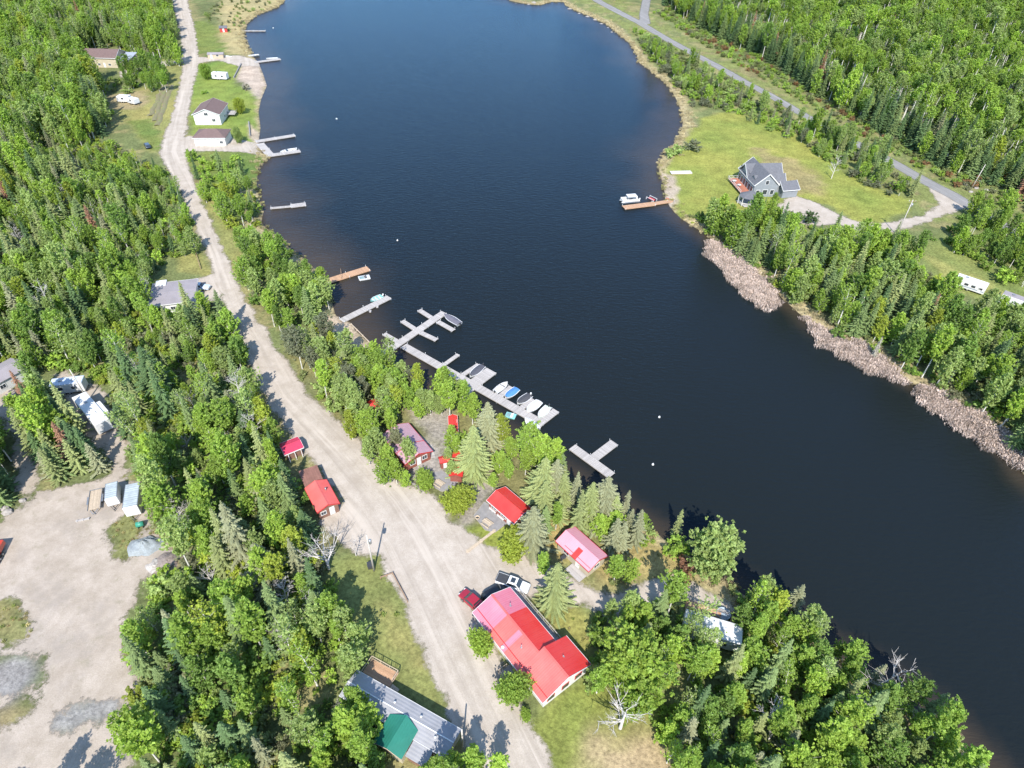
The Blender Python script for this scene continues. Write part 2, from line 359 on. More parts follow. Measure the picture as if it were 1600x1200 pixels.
def mixc(t, f, a, b, bt='MIX'):
    n = nd(t, "ShaderNodeMix", data_type='RGBA', blend_type=bt)
    for k, x in (("Factor", f), ("A", a), ("B", b)):
        if isinstance(x, (int, float)): n.inputs[k].default_value = x
        elif isinstance(x, tuple): n.inputs[k].default_value = rgba(x)
        else: t.links.new(x, n.inputs[k])
    return n.outputs["Result"]
P0 = geo.outputs["Position"]
f = mul(t, rng(t, noise(t, P0, 1.6, 6, 0.7), 0.3, 0.7, 0.55, 1.45), rng(t, noise(t, P0, 0.22, 5), 0.3, 0.7, 0.8, 1.2))
L(mixc(t, 1.0, a.outputs["Color"], f, 'MULTIPLY'), p.inputs["Base Color"]); p.inputs["Roughness"].default_value = 0.95; p.inputs["Specular IOR Level"].default_value = 0.15
b = nd(t, "ShaderNodeBump"); b.inputs["Distance"].default_value = 0.25; b.inputs["Strength"].default_value = 0.6; L(noise(t, P0, 2.5, 6, 0.7), b.inputs["Height"]); L(b.outputs[0], p.inputs["Normal"])
me.materials.append(m)
tag(link_mesh("ground", me), "rough ground with lawns, dry grass and forest floor round the lake", None, None, 'structure')

# ---------------------------------------------------------------- lake water
lx = np.concatenate([np.arange(-260, -160, 4.0), np.arange(-160, 165, 2.0), np.arange(165, 260, 4.0)]); ly = np.concatenate([np.arange(-40, 330, 2.0), np.arange(330, 1000, 8.0)])
WP = cols_grid(lx, ly); ws = lake_sd(WP)
me, P, used = grid_mesh("lake_water", lx, ly, np.zeros(len(WP)), keep=ws > -3)
s = ws[used]; nA = fbm(P, 18, 31); nB = fbm(P, 6, 37)
lim = 7.0 + 17.0 * sstep(110, 220, P[:, 1] - 1.1 * P[:, 0])   # the west side shelves more gently than the east
sh = sstep(1.0, 0.0, np.maximum(s, 0) / (lim * (0.55 + 0.9 * nA))) 
attr(me, "shallow", np.clip(sh ** 1.05 * (0.5 + 0.5 * nB), 0, 1))
m, t, p = newmat("lake_water"); L = t.links.new
a = nd(t, "ShaderNodeAttribute", attribute_name="shallow"); geo = nd(t, "ShaderNodeNewGeometry"); P0 = geo.outputs["Position"]
L(mixc(t, a.outputs["Fac"], (0.0105, 0.0135, 0.0130), (0.058, 0.043, 0.028)), p.inputs["Base Color"]); p.inputs["Roughness"].default_value = 1.0; p.inputs["Specular IOR Level"].default_value = 0.0
gl = nd(t, "ShaderNodeBsdfGlossy"); gl.inputs["Roughness"].default_value = 0.2; gl.inputs["Color"].default_value = (0.25, 0.42, 0.62, 1); fr = nd(t, "ShaderNodeFresnel"); fr.inputs["IOR"].default_value = 1.34
mxs = nd(t, "ShaderNodeMixShader"); L(fr.outputs[0], mxs.inputs[0]); L(p.outputs[0], mxs.inputs[1]); L(gl.outputs[0], mxs.inputs[2]); L(mxs.outputs[0], t.nodes["Material Output"].inputs["Surface"])
mp = nd(t, "ShaderNodeMapping"); mp.inputs["Rotation"].default_value = (0, 0, R(12)); mp.inputs["Scale"].default_value = (0.55, 1.5, 1); L(P0, mp.inputs[0])
h = mul(t, noise(t, mp.outputs[0], 0.8, 5, 0.65), 1.0)
b = nd(t, "ShaderNodeBump"); b.inputs["Distance"].default_value = 0.22; b.inputs["Strength"].default_value = 0.8; L(h, b.inputs["Height"]); [L(b.outputs[0], x) for x in (p.inputs["Normal"], gl.inputs["Normal"], fr.inputs["Normal"])]
me.materials.append(m)
tag(link_mesh("lake_water", me), "dark still lake water, brown in the shallows", None, None, 'structure')

# ---------------------------------------------------------------- roads and gravel: sheets with a ragged edge, laid on the ground
def gravel_mat(name, c, c2, tracks=True, edge=0.8):
    m, t, p = newmat(name); L = t.links.new
    geo = nd(t, "ShaderNodeNewGeometry"); P0 = geo.outputs["Position"]
    al_ = nd(t, "ShaderNodeAttribute", attribute_name="alo").outputs["Fac"]; sd_ = nd(t, "ShaderNodeAttribute", attribute_name="sd").outputs["Fac"]; u_ = nd(t, "ShaderNodeAttribute", attribute_name="lat").outputs["Fac"]
    base = mixc(t, rng(t, noise(t, P0, 0.35, 7, 0.72), 0.36, 0.64, 0, 1), c, c2)
    base = mixc(t, 1.0, base, rng(t, noise(t, P0, 5.0, 3, 0.7), 0.3, 0.7, 0.86, 1.12), 'MULTIPLY')
    if not tracks: base = mixc(t, rng(t, noise(t, P0, 0.09, 6, 0.7), 0.5, 0.66, 0, .75), base, (0.26, 0.225, 0.19)); base = mixc(t, rng(t, noise(t, P0, 0.5, 8, 0.75), 0.56, 0.7, 0, .6), base, (0.22, 0.195, 0.13))
    if tracks:   # pale wheel tracks, darker loose gravel between and beside them
        cv = nd(t, "ShaderNodeCombineXYZ"); L(mul(t, u_, 1.0), cv.inputs[0]); L(mul(t, al_, 0.035), cv.inputs[1])
        base = mixc(t, rng(t, noise(t, cv.outputs[0], 0.85, 4, 0.62), 0.46, 0.70, 0, 0.5), base, tuple(x * 0.74 for x in c2))
        base = mixc(t, rng(t, noise(t, cv.outputs[0], 0.5, 5, 0.6), 0.52, 0.62, 0, 0.6), base, tuple(min(1, x * 1.12) for x in c))
    L(base, p.inputs["Base Color"]); p.inputs["Roughness"].default_value = 0.95; p.inputs["Specular IOR Level"].default_value = 0.2
    b = nd(t, "ShaderNodeBump"); b.inputs["Distance"].default_value = 0.05; b.inputs["Strength"].default_value = 0.6; L(noise(t, P0, 6, 4, 0.7), b.inputs["Height"]); L(b.outputs[0], p.inputs["Normal"])
    al = rng(t, mul(t, sd_, mul(t, rng(t, noise(t, P0, 1.6, 7, 0.8), 0.25, 0.75, -edge, edge), rng(t, noise(t, P0, 0.25, 3), 0.3, 0.7, -edge, edge), 'ADD'), 'ADD'), -0.45, 0.55, 0, 1)
    L(al, p.inputs["Alpha"]); return m
def sheet(name, label, fn, lo, hi, res, mat_, dz):
    gx = np.arange(lo[0] - 3, hi[0] + 3, res); gy = np.arange(lo[1] - 3, hi[1] + 3, res)
    Q = cols_grid(gx, gy); s, lat, alo = fn(Q)
    zz = ground_z(Q) + dz
    me, P, used = grid_mesh(name, gx, gy, zz, keep=(s > -2.0))
    attr(me, "sd", s[used]); attr(me, "lat", lat[used]); attr(me, "alo", alo[used]); me.materials.append(mat_)
    return tag(link_mesh(name, me), label, None, None, 'structure')
def line_fn(pts):
    C_, H_ = line(pts)
    def f(Q):
        d, i, t_, sg = seg_dist(Q, C_[:-1], C_[1:]); h = H_[i] * (1 - t_) + H_[i + 1] * t_
        cum = np.concatenate([[0], np.cumsum(np.linalg.norm(np.diff(C_, axis=0), axis=1))]); return h - d, d * sg, cum[i] * (1 - t_) + cum[i + 1] * t_
    return f, C_.min(0) - 6, C_.max(0) + 6
def poly_fn(pts):
    V = poly(pts)
    def f(Q): return sdf(Q, V), np.zeros(len(Q)), np.zeros(len(Q))
    return f, V.min(0), V.max(0)
WEEDS = [poly(p_) for p_ in ([(172,818),(205,806),(232,822),(222,860),(196,884),(172,872),(166,840)], [(-5,935),(35,938),(52,965),(50,1000),(22,1010),(-10,995)], [(0,1108),(40,1085),(62,1092),(30,1125),(0,1140)], [(-40,1018),(20,1012),(70,1030),(72,1062),(20,1088),(-40,1092)], [(80,1130),(150,1088),(190,1092),(170,1120),(110,1140)], [(200,985),(214,1010),(206,1050),(196,1020)])]
def weedy(f):
    def g(Q):
        s_, a_, b_ = f(Q)
        for V in WEEDS: s_ = np.minimum(s_, -sdf(Q, V) + 1.2 * (fbm(Q, 2.5, 3) - .35))
        return s_, a_, b_
    return g
def union(fns):
    def f(Q):
        s_, lat, alo = fns[0][0](Q)
        for g, lo, hi in fns[1:]: s_ = np.maximum(s_, g(Q)[0])
        return s_, lat, alo
    return f, np.min([g[1] for g in fns], 0), np.max([g[2] for g in fns], 0)
GRAVEL = gravel_mat("pale_gravel", (0.44, 0.385, 0.325), (0.345, 0.295, 0.24))
GRAVEL_Y = gravel_mat("yard_gravel", (0.405, 0.345, 0.285), (0.31, 0.26, 0.205), False, 1.2)
TARMAC = gravel_mat("worn_asphalt", (0.25, 0.24, 0.23), (0.21, 0.205, 0.195), True, 0.15)
OCC = []                                                   # functions: signed distance to a surface nothing grows on
SURF = [('gravel_road', "pale gravel road from the cabins and lodge forecourt up the west shore", [line_fn(ROAD), line_fn(SPUR)] + [poly_fn(PADS[k]) for k in ('gravel_parking', 'gravel_forecourt', 'cottage_driveway', 'beach_lane', 'grey_house_drive', 'side_lane')], GRAVEL, 1.0),
 ('gravel_yard', "wide bare gravel yard with its rutted track and camper clearing", [poly_fn(PADS[k]) for k in ('gravel_yard', 'rutted_track', 'camper_clearing')], GRAVEL_Y, 1.0),
 ('driveway', "pale gravel driveway of the east lawn house", [poly_fn(PADS['house_driveway'])], GRAVEL, 1.2),
 ('highway', "grey paved highway along the far shore with a short side lane", [line_fn(HWY), line_fn(LANE)], TARMAC, 1.5)]
for k_, (nm, lb_, fns, mt_, res) in enumerate(SURF):
    f, lo, hi = union(fns); f = weedy(f) if nm == 'gravel_yard' else f; OCC.append((f, 0.6)); lo = np.maximum(lo, (-330, -20)); hi = np.minimum(hi, (520, 760))
    sheet(nm, lb_, f, lo, hi, res, mt_, 0.006 + 0.004 * k_)
# ================================================================ BUILDINGS, VEHICLES, BOATS
def rot(x, y, a): return x * math.cos(a) - y * math.sin(a), x * math.sin(a) + y * math.cos(a)
def rect(A, B, C, z):
    """footprint from three picture corners at height z: centre, length, width, angle; local y runs from AB toward C"""
    A, B, C = [np.array(at(*p_, z)) for p_ in (A, B, C)]
    d = B - A; L_ = np.hypot(*d); d = d / L_; n = np.array([-d[1], d[0]]); W = float((C - B) @ n)
    ang = math.atan2(d[1], d[0]); c = (A + B) / 2 + n * W / 2
    if W < 0: ang += math.pi; W = -W
    return c, float(L_), W, ang
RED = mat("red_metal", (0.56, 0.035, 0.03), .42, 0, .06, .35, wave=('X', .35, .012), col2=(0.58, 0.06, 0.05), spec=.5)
RED2 = mat("red_metal_lighter", (0.64, 0.11, 0.095), .42, 0, .05, .35, wave=('X', .35, .012), col2=(0.66, 0.15, 0.13))  # on the lodge's sunlit slope the sun's brightening is put into this red
PINK = mat("faded_pink_metal", (0.574, 0.164, 0.221), .45, 0, .05, .35, wave=('X', .35, .012), col2=(0.60, 0.21, 0.26))
PINK2 = mat("pale_pink_metal", (0.592, 0.288, 0.336), .45, 0, .05, .35, wave=('X', .35, .012), col2=(0.58, 0.24, 0.29))
MAUVE = mat("mottled_rose_metal", (0.257, 0.147, 0.190), .5, 0, .12, .8, wave=('X', .3, .012), col2=(0.56, 0.36, 0.42))  # dark maroon and pink mixed by noise
MAUVE2 = mat("paler_rose_metal", (0.394, 0.258, 0.292), .5, 0, .12, .8, wave=('X', .3, .012), col2=(0.48, 0.28, 0.34))
CRIM = mat("crimson_shingle", (0.55, 0.035, 0.085), .6, 0, .1, 2, bump=.02)
BROWNR = mat("brown_membrane", (0.255, 0.123, 0.093), .8, 0, .12, 1.2, bump=.02, tone=.1)
BSH = mat("brown_shingle", (0.152, 0.101, 0.091), .85, 0, .1, 1.5, bump=.03, bscale=6)
GSH = mat("grey_shingle", (0.124, 0.127, 0.140), .85, 0, .12, 1.5, bump=.03, bscale=6)
LSH = mat("lavender_grey_roofing", (0.275, 0.248, 0.257), .8, 0, .08, .5, bump=.02, bscale=5)
MHR = mat("grey_ribbed_roof", (0.303, 0.303, 0.316), .6, 0, .1, .6, wave=('Y', .5, .02))
GRN = mat("green_metal", (0.022, 0.17, 0.12), .45, 0, .08, .5, wave=('X', .4, .012))
WHITE = mat("white_siding", (0.624, 0.616, 0.584), .6, 0, .08, 1.0, wave=('Z', .15, .01)); WPAINT = mat("white_paint", (0.656, 0.656, 0.640), .45, 0, .06, 2)
CREAM = mat("cream_siding", (0.449, 0.394, 0.286), .65, 0, .08, 1); LOG = mat("red_brown_log", (0.27, 0.085, 0.06), .7, 0, .15, 1.5, wave=('Z', .2, .03))
BROWNW = mat("brown_board", (0.22, 0.12, 0.085), .75, 0, .15, 1.5, wave=('Z', .2, .02)); GSID = mat("grey_siding", (0.224, 0.244, 0.264), .65, 0, .08, 1, wave=('Z', .15, .01))
GLASS = mat("dark_glass", (0.03, 0.04, 0.05), .08, 0, 0, 1, spec=.8); TRIM = mat("red_trim", (0.5, 0.03, 0.03), .5); DTRIM = mat("dark_trim", (0.06, 0.06, 0.065), .6)
GWOOD = mat("weathered_grey_deck", (0.400, 0.372, 0.348), .85, 0, .1, 3, tone=.16, streak=(1, 6, 1)); OWOOD = mat("orange_cedar_deck", (0.468, 0.285, 0.170), .8, 0, .12, 3, tone=.14, streak=(1, 6, 1))
BWOOD = mat("brown_timber", (0.30, 0.20, 0.13), .85, 0, .15, 3, tone=.15); RWOOD = mat("red_stained_deck", (0.42, 0.16, 0.10), .75, 0, .12, 3, tone=.12); PWOOD = mat("pale_timber", (0.476, 0.385, 0.279), .8, 0, .12, 3, tone=.12)
STEEL = mat("galvanised_steel", (0.45, 0.46, 0.47), .4, .7); BLACK = mat("black_rubber", (0.02, 0.02, 0.02), .7); CHAR = mat("charcoal_plastic", (0.05, 0.052, 0.058), .55)
CONCM = mat("grey_concrete", (0.255, 0.246, 0.242), .85, 0, .12, 1.2, bump=.01, bscale=8); STONE = mat("pale_stone", (0.336, 0.304, 0.272), .9, 0, .2, 2, bump=.05, bscale=4)

def slab(mb, x0, x1, ya, za, yb, zb, t=.1, m=0):
    """a roof plane from (ya, za) to (yb, zb), running x0..x1"""
    mb.add([(x0, ya, za), (x1, ya, za), (x1, yb, zb), (x0, yb, zb), (x0, ya, za - t), (x1, ya, za - t), (x1, yb, zb - t), (x0, yb, zb - t)],
           [(0, 1, 2, 3), (7, 6, 5, 4), (0, 4, 5, 1), (1, 5, 6, 2), (2, 6, 7, 3), (3, 7, 4, 0)], m)
def place_wall(side, L_, W, o, z):
    """frame on a wall: origin point, unit direction along it, outward normal"""
    if side == 's': return (o, -W / 2), (1, 0), (0, -1)
    if side == 'n': return (o, W / 2), (1, 0), (0, 1)
    if side == 'e': return (L_ / 2, o), (0, 1), (1, 0)
    return (-L_ / 2, o), (0, 1), (-1, 0)
def panelbox(mb, side, L_, W, o, z0, w_, h_, d0, d1, m=0):
    (px, py), (ax, ay), (nx, ny) = place_wall(side, L_, W, o, z0)
    xs_ = sorted([px + ax * -w_ / 2 + nx * d0, px + ax * w_ / 2 + nx * d1]); ys_ = sorted([py + ay * -w_ / 2 + ny * d0, py + ay * w_ / 2 + ny * d1])
    mb.box(xs_[0], xs_[1], ys_[0], ys_[1], z0, z0 + h_, m)
def window(root, side, L_, W, o, z0=1.0, w_=1.1, h_=.9, fm=None):
    mb = MB(); t = .09
    for (oo, zz, ww, hh) in ((o, z0 - t, w_ + 2 * t, t), (o, z0 + h_, w_ + 2 * t, t), (o - w_ / 2 - t / 2, z0, t, h_), (o + w_ / 2 + t / 2, z0, t, h_), (o, z0, .04, h_)):
        panelbox(mb, side, L_, W, oo, zz, ww, hh, .0, .07)
    f = mb.build('window', fm or WPAINT, root); g = MB(); panelbox(g, side, L_, W, o, z0, w_, h_, .0, .03); g.build('pane', GLASS, f)
def door(root, side, L_, W, o, w_=.95, h_=2.05, m_=None):
    mb = MB(); panelbox(mb, side, L_, W, o, .12, w_, h_, 0, .06); d = mb.build('door', m_ or WPAINT, root)
    k = MB(); panelbox(k, side, L_, W, o + w_ * .36, 1.05, .06, .12, .06, .14); k.build('handle', STEEL, d)
def gable(name, label, cat, R4, eave, rise, roofm, wallm, over=.4, wins=(), doors=(), roofparts=None, trim=None, base=.8, chim=None, ridge_y=0.0, hip=0.0, group=None):
    (c, L_, W, a) = R4; root = thing(name, label, cat, (c[0], c[1], base), a, group)
    l, w_ = L_ - 2 * over, W - 2 * over; ry = ridge_y; mb = MB(); E_ = eave; zr = E_ + rise
    dz = rise / (W / 2)
    ze = E_ + dz * over * .9 - .12
    zt = zr - .12
    v = [(-l/2, -w_/2, -.3), (l/2, -w_/2, -.3), (l/2, w_/2, -.3), (-l/2, w_/2, -.3), (-l/2, -w_/2, ze), (l/2, -w_/2, ze), (l/2, w_/2, ze), (-l/2, w_/2, ze)]
    f = [(0, 1, 5, 4), (2, 3, 7, 6)]
    if hip: f += [(1, 2, 6, 5), (3, 0, 4, 7)]
    else: v += [(l/2, ry, zt), (-l/2, ry, zt)]; f += [(1, 2, 6, 8, 5), (3, 0, 4, 9, 7)]
    mb.add(v, f); wall = mb.build('wall', wallm, root)
    x0, x1 = -L_ / 2, L_ / 2
    if hip:
        r_ = MB(); v = [(x0, -W/2, E_), (x1, -W/2, E_), (x1, W/2, E_), (x0, W/2, E_), (x0 + hip, 0, zr), (x1 - hip, 0, zr)]
        r_.add(v, [(0, 1, 5, 4), (1, 2, 5), (2, 3, 4, 5), (3, 0, 4), (3, 2, 1, 0)]); r_.box(x0, x1, -W/2, W/2, E_ - .16, E_ - .004); r_.build('roof', roofm, root)
    else:
        segs = roofparts or [('roof', x0, x1, roofm, roofm)]
        for (nm, a0, a1, ms, mn) in segs:
            r_ = MB(); slab(r_, a0, a1, -W / 2, E_, ry - .02, zr, .1, 0); slab(r_, a0, a1, W / 2, E_, ry + .02, zr, .1, 1); r_.build(nm, [ms, mn], root)
        rc = MB(); rc.add([(x0, ry - .16, zr - .0), (x1, ry - .16, zr), (x1, ry, zr + .07), (x0, ry, zr + .07), (x0, ry + .16, zr), (x1, ry + .16, zr)], [(0, 1, 2, 3), (3, 2, 5, 4)]); rc.build('ridge_cap', segs[0][3], root)
    if trim:
        t_ = MB(); t_.box(x0 - .03, x1 + .03, -W/2 - .05, -W/2 - .003, E_ - .2, E_ + .02); t_.box(x0 - .03, x1 + .03, W/2 + .003, W/2 + .05, E_ - .2, E_ + .02)
        if not hip:
            for xx in (x0 - .04, x1 + .003):
                for sg in (-1, 1):
                    t_.add([(xx, sg * W/2, E_ + .02), (xx + .037, sg * W/2, E_ + .02), (xx + .037, ry, zr + .03), (xx, ry, zr + .03), (xx, sg * W/2, E_ - .2), (xx + .037, sg * W/2, E_ - .2), (xx + .037, ry, zr - .2), (xx, ry, zr - .2)], [(0, 1, 2, 3), (7, 6, 5, 4), (0, 4, 5, 1), (1, 5, 6, 2), (2, 6, 7, 3), (3, 7, 4, 0)])
        t_.build('fascia', trim, root)
    for w__ in wins: window(root, w__[0], l, w_, *w__[1:])
    for d_ in doors: door(root, d_[0], l, w_, *d_[1:])
    if chim: cx, cy, ch_ = chim; zz = zr - abs(cy) * dz; k = MB(); k.tube([(cx, cy, zz - .3), (cx, cy, zz + ch_)], .11, 10); k.tube([(cx, cy, zz + ch_), (cx, cy, zz + ch_ + .12)], .17, 10); k.build('chimney', STEEL, root)
    return root, l, w_
def deck(mb, x0, x1, y0, y1, z, along='x', bw=.14, m=0, t=.04):
    """boards laid across: along = direction the boards run"""
    if along == 'x':
        n = max(1, int(round((y1 - y0) / bw))); s = (y1 - y0) / n
        for i in range(n): mb.box(x0, x1, y0 + i * s + .008, y0 + (i + 1) * s - .008, z - t, z, m, random.random())
    else:
        n = max(1, int(round((x1 - x0) / bw))); s = (x1 - x0) / n
        for i in range(n): mb.box(x0 + i * s + .008, x0 + (i + 1) * s - .008, y0, y1, z - t, z, m, random.random())
def railing(mb, pts, z, h=.95, m=0, every=1.5, sp=.35):
    for p_, q in zip(pts, pts[1:]):
        p_, q = Vector(p_), Vector(q); L_ = (q - p_).length; n = max(1, int(L_ / every))
        for i in range(n + 1): a_ = p_.lerp(q, i / n); mb.bar((a_.x, a_.y, z), (a_.x, a_.y, z + h), .09, m=m)
        mb.bar((p_.x, p_.y, z + h), (q.x, q.y, z + h), .1, .05, m); mb.bar((p_.x, p_.y, z + .15), (q.x, q.y, z + .15), .05, m=m)
        k = int(L_ / sp)
        for i in range(k): a_ = p_.lerp(q, (i + .5) / k); mb.bar((a_.x, a_.y, z + .15), (a_.x, a_.y, z + h), .03, m=m)

# ---- the lodge
Wc = np.array(at(738, 957, 3.8)); Sc = np.array(at(848, 1099, 3.8)); dv = Sc - Wc; ang = math.atan2(dv[1], dv[0])
lo_ = thing('lodge', "long red metal-roofed lodge with a faded pink end by the parked pickups", 'building', (Wc[0], Wc[1], .8), ang)
E0, R1, R2, Y1, Y2, X1, X2 = 3.0, 4.5, 4.95, 7.6, 9.5, 11.9, 17.65
mb = MB()
def gbox(x0, x1, y0, y1, ze, zr):
    ym = (y0 + y1) / 2; mb.add([(x0, y0, -.3), (x1, y0, -.3), (x1, y1, -.3), (x0, y1, -.3), (x0, y0, ze), (x1, y0, ze), (x1, y1, ze), (x0, y1, ze), (x1, ym, zr), (x0, ym, zr)], [(0, 1, 5, 4), (2, 3, 7, 6), (1, 2, 6, 8, 5), (3, 0, 4, 9, 7)])
gbox(.4, X1, .6, Y1 - .4, E0 + .02, R1 - .12); gbox(X1 + .003, X2 - .4, .6, Y2 - .4, E0 + .02, R2 - .12); mb.build('wall', WHITE, lo_)
def roofpiece(nm, x0, x1, yr, yo, ze, zr, m_):
    q = MB(); slab(q, x0, x1, yo, ze, yr, zr, .11); return q.build(nm, m_, lo_)
ya = Y1 / 2; yb = Y2 / 2
roofpiece('faded_roof_panel', 0, 4.3, ya, 0, E0, R1, PINK)['label'] = 'faded pink roof panel'; roofpiece('faded_roof_panel', 0, 4.4, ya, Y1, E0, R1, PINK)['label'] = 'faded pink roof panel'
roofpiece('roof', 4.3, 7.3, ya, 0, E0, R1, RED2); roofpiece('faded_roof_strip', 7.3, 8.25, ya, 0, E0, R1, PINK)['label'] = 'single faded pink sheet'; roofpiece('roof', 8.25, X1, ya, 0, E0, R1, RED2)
roofpiece('roof', 4.4, X1, ya, Y1, E0, R1, RED); roofpiece('wing_roof', X1 + .004, X2, yb, 0, E0 + .004, R2, RED2); roofpiece('wing_roof', X1 + .004, X2, yb, Y2, E0, R2, RED)  # sun-facing slopes coloured brighter than the far slopes
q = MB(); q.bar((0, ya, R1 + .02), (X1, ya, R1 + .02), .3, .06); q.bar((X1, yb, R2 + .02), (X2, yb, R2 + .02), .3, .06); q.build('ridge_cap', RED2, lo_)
for x_ in np.arange(.9, X2 - .2, .9):
    q = MB(); yw, ye, zr_ = (ya, Y1, R1) if x_ < X1 else (yb, Y2, R2)
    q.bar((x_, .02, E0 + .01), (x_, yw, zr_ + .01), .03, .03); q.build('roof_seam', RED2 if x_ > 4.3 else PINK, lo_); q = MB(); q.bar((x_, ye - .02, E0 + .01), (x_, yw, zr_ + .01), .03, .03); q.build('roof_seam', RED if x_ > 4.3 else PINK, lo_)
for (x_, y_) in ((3.1, 5.2), (9.6, 2.4), (14.6, 6.4)): q = MB(); q.tube([(x_, y_, 3.6), (x_, y_, 4.7)], .07, 8); q.box(x_ - .18, x_ + .18, y_ - .18, y_ + .18, 3.2, E0 + (min(y_, (Y1 if x_ < X1 else Y2) - y_)) * (R1 - E0) / ya + .04); q.build('vent_pipe', STEEL, lo_)
q = MB(); q.box(0, X2, .85, .95, 3.36, 3.42); q.T = None; q.build('roof_batten', TRIM, lo_)
q = MB(); q.box(X2 + .003, X2 + .05, -.02, .02, E0 - .2, E0); 
for (p_, r_) in (((X2 + .03, 0, E0 - .05), (X2 + .03, yb, R2 - .05)), ((X2 + .03, Y2, E0 - .05), (X2 + .03, yb, R2 - .05)), ((-.03, 0, E0 - .05), (-.03, ya, R1 - .05)), ((-.03, Y1, E0 - .05), (-.03, ya, R1 - .05))): q.bar(p_, r_, .05, .22)
q.box(0, X2, -.06, -.004, E0 - .18, E0 + .01); q.box(0, X1, Y1 + .004, Y1 + .06, E0 - .18, E0 + .01); q.box(X1, X2, Y2 + .004, Y2 + .06, E0 - .18, E0 + .01); q.build('fascia', WPAINT, lo_)
q = MB(); q.lathe([(.0, 0), (.28, 0), (.28, .25), (.2, .38), (.0, .42)], (7.6, .35, 3.1), 12); q.build('roof_vent', WPAINT, lo_)
def lodge_window(side, o, z0=1, w_=1.2, h_=1.0):
    mb = MB(); g = MB()
    for (b_, d) in ((mb, .06), (g, .08)):
        e = .1 if b_ is mb else 0
        if side == 's': b_.box(o - w_/2 - e, o + w_/2 + e, .6 - d, .6, z0 - e, z0 + h_ + e)
        if side == 'e': b_.box(X2 - .4, X2 - .4 + d, o - w_/2 - e, o + w_/2 + e, z0 - e, z0 + h_ + e)
        if side == 'n': b_.box(o - w_/2 - e, o + w_/2 + e, Y1 - .4, Y1 - .4 + d, z0 - e, z0 + h_ + e)
    f = mb.build('window', TRIM, lo_); g.build('pane', GLASS, f)
for o in (2, 5, 8, 14, 16): lodge_window('s', o)
for o in (2, 4.8, 7.4): lodge_window('e', o)
for o in (2, 5, 8): lodge_window('n', o)
q = MB(); q.box(10.4, 11.4, .53, .6, 0.1, 2.1); d_ = q.build('door', TRIM, lo_); q = MB(); q.box(10.5, 10.6, .49, .53, 1.0, 1.15); q.build('handle', STEEL, d_)
# the long ramp and rail behind it, the porch platform in front
q = MB(); deck(q, -1.2, X1 - .1, Y1 + .35, Y1 + 1.6, .55, 'y'); q.build('walkway', GWOOD, lo_)
q = MB(); railing(q, [(-1.2, Y1 + 1.6, 0), (X1 - .2, Y1 + 1.6, 0)], .55); q.bar((-1.2, Y1 + 1.6, .5), (-1.2, Y1 + 1.6, 0), .1); railing(q, [(-1.2, Y1 + .4, 0), (1.0, Y1 + .4, 0)], .55); q.build('railing', GWOOD, lo_)
q = MB(); deck(q, 9.3, 12.6, -1.7, .45, .35, 'x'); q.build('porch_deck', GWOOD, lo_); q = MB(); railing(q, [(9.3, -1.7, 0), (12.6, -1.7, 0), (12.6, -.1, 0)], .35); railing(q, [(9.3, -1.7, 0), (9.3, -.1, 0)], .35); q.build('porch_rail', PWOOD, lo_)
q = MB(); q.bar((0.2, -.5, .9), (3.0, -.5, .9), .08); [q.bar((x_, -.5, 0), (x_, -.5, .9), .08) for x_ in (.2, 1.1, 2.0, 3.0)]; q.box(.3, 3.2, -.45, .2, 0, .12); q.build('hitching_rail', GWOOD, lo_)

# ---- cabins
WV = [('s', -1.8), ('s', 1.6), ('e', -.6), ('w', .5)]
r4 = rect((868,845),(920,893),(948,866),3.3)
p1, l, w_ = gable('cabin', "cabin with a pale pink metal roof and one red sheet", 'cabin', r4, 2.4, 1.1, PINK2, CREAM, .35, [('s', -1.6, 1, 1.2, .9), ('e', 0, 1, 1.2, .9), ('n', 0)], [('s', 1.2)], trim=TRIM)
L_, W = r4[1], r4[2]; q = MB(); sl = 1.1 / (W / 2); slab(q, -L_*.02, L_*.11, -W/2 - .02, 2.4 + .05, -W*.13, 2.4 + (W/2 - W*.13) * sl + .05, .03); q.build('red_roof_sheet', RED, p1)
q = MB(); slab(q, -L_*.28, L_*.48, -W*.40, 2.4 + .1 * W * sl + .03, -W*.385, 2.4 + .115 * W * sl + .03, .03); q.build('roof_batten', TRIM, p1)
q = MB(); deck(q, 0.2, 3.6, -W/2 - 1.6, -W/2 + .3, .25, 'x'); q.build('porch_deck', GWOOD, p1)
r4 = rect((765,777),(808,814),(825,796),3.3); r4 = (r4[0], r4[1], 4.9, r4[3])
p2, l, w_ = gable('cabin', "red-roofed cabin fronted by a paved patio and white garden seats", 'cabin', r4, 2.3, 1.0, RED, LOG, .35, [('s', -2, 1, 1.2, .9), ('s', .6, 1, 1.2, .9), ('w', 0)], [('s', 2)], trim=WPAINT)
r4 = rect((600,678),(637,724),(664,697),3.3); r4 = (r4[0], r4[1], 6.3, r4[3])
p3, l, w_ = gable('cabin', "log cabin under a mottled rose metal roof shaded by trees", 'cabin', r4, 2.5, 1.2, MAUVE, LOG, .4, [('e', -1.3, 1, 1.0, 1.0), ('e', 1.4, 1, 1.0, 1.0), ('s', -1), ('n', 1)], [('e', .1)], trim=TRIM,
   roofparts=[('roof', -r4[1]/2, r4[1]*.14, MAUVE, MAUVE2), ('roof', r4[1]*.14, r4[1]/2, MAUVE2, MAUVE2)])
q = MB(); q.bar((r4[1]*.14, -3.1, 2.58), (r4[1]*.14, 0, 3.76), .1, .06); q.bar((r4[1]*.14, 3.1, 2.58), (r4[1]*.14, 0, 3.76), .1, .06); q.build('roof_seam', TRIM, p3)
r4 = rect((478,762),(498,801),(529,788),3.3); r4 = (r4[0], 6.7, 4.3, r4[3])
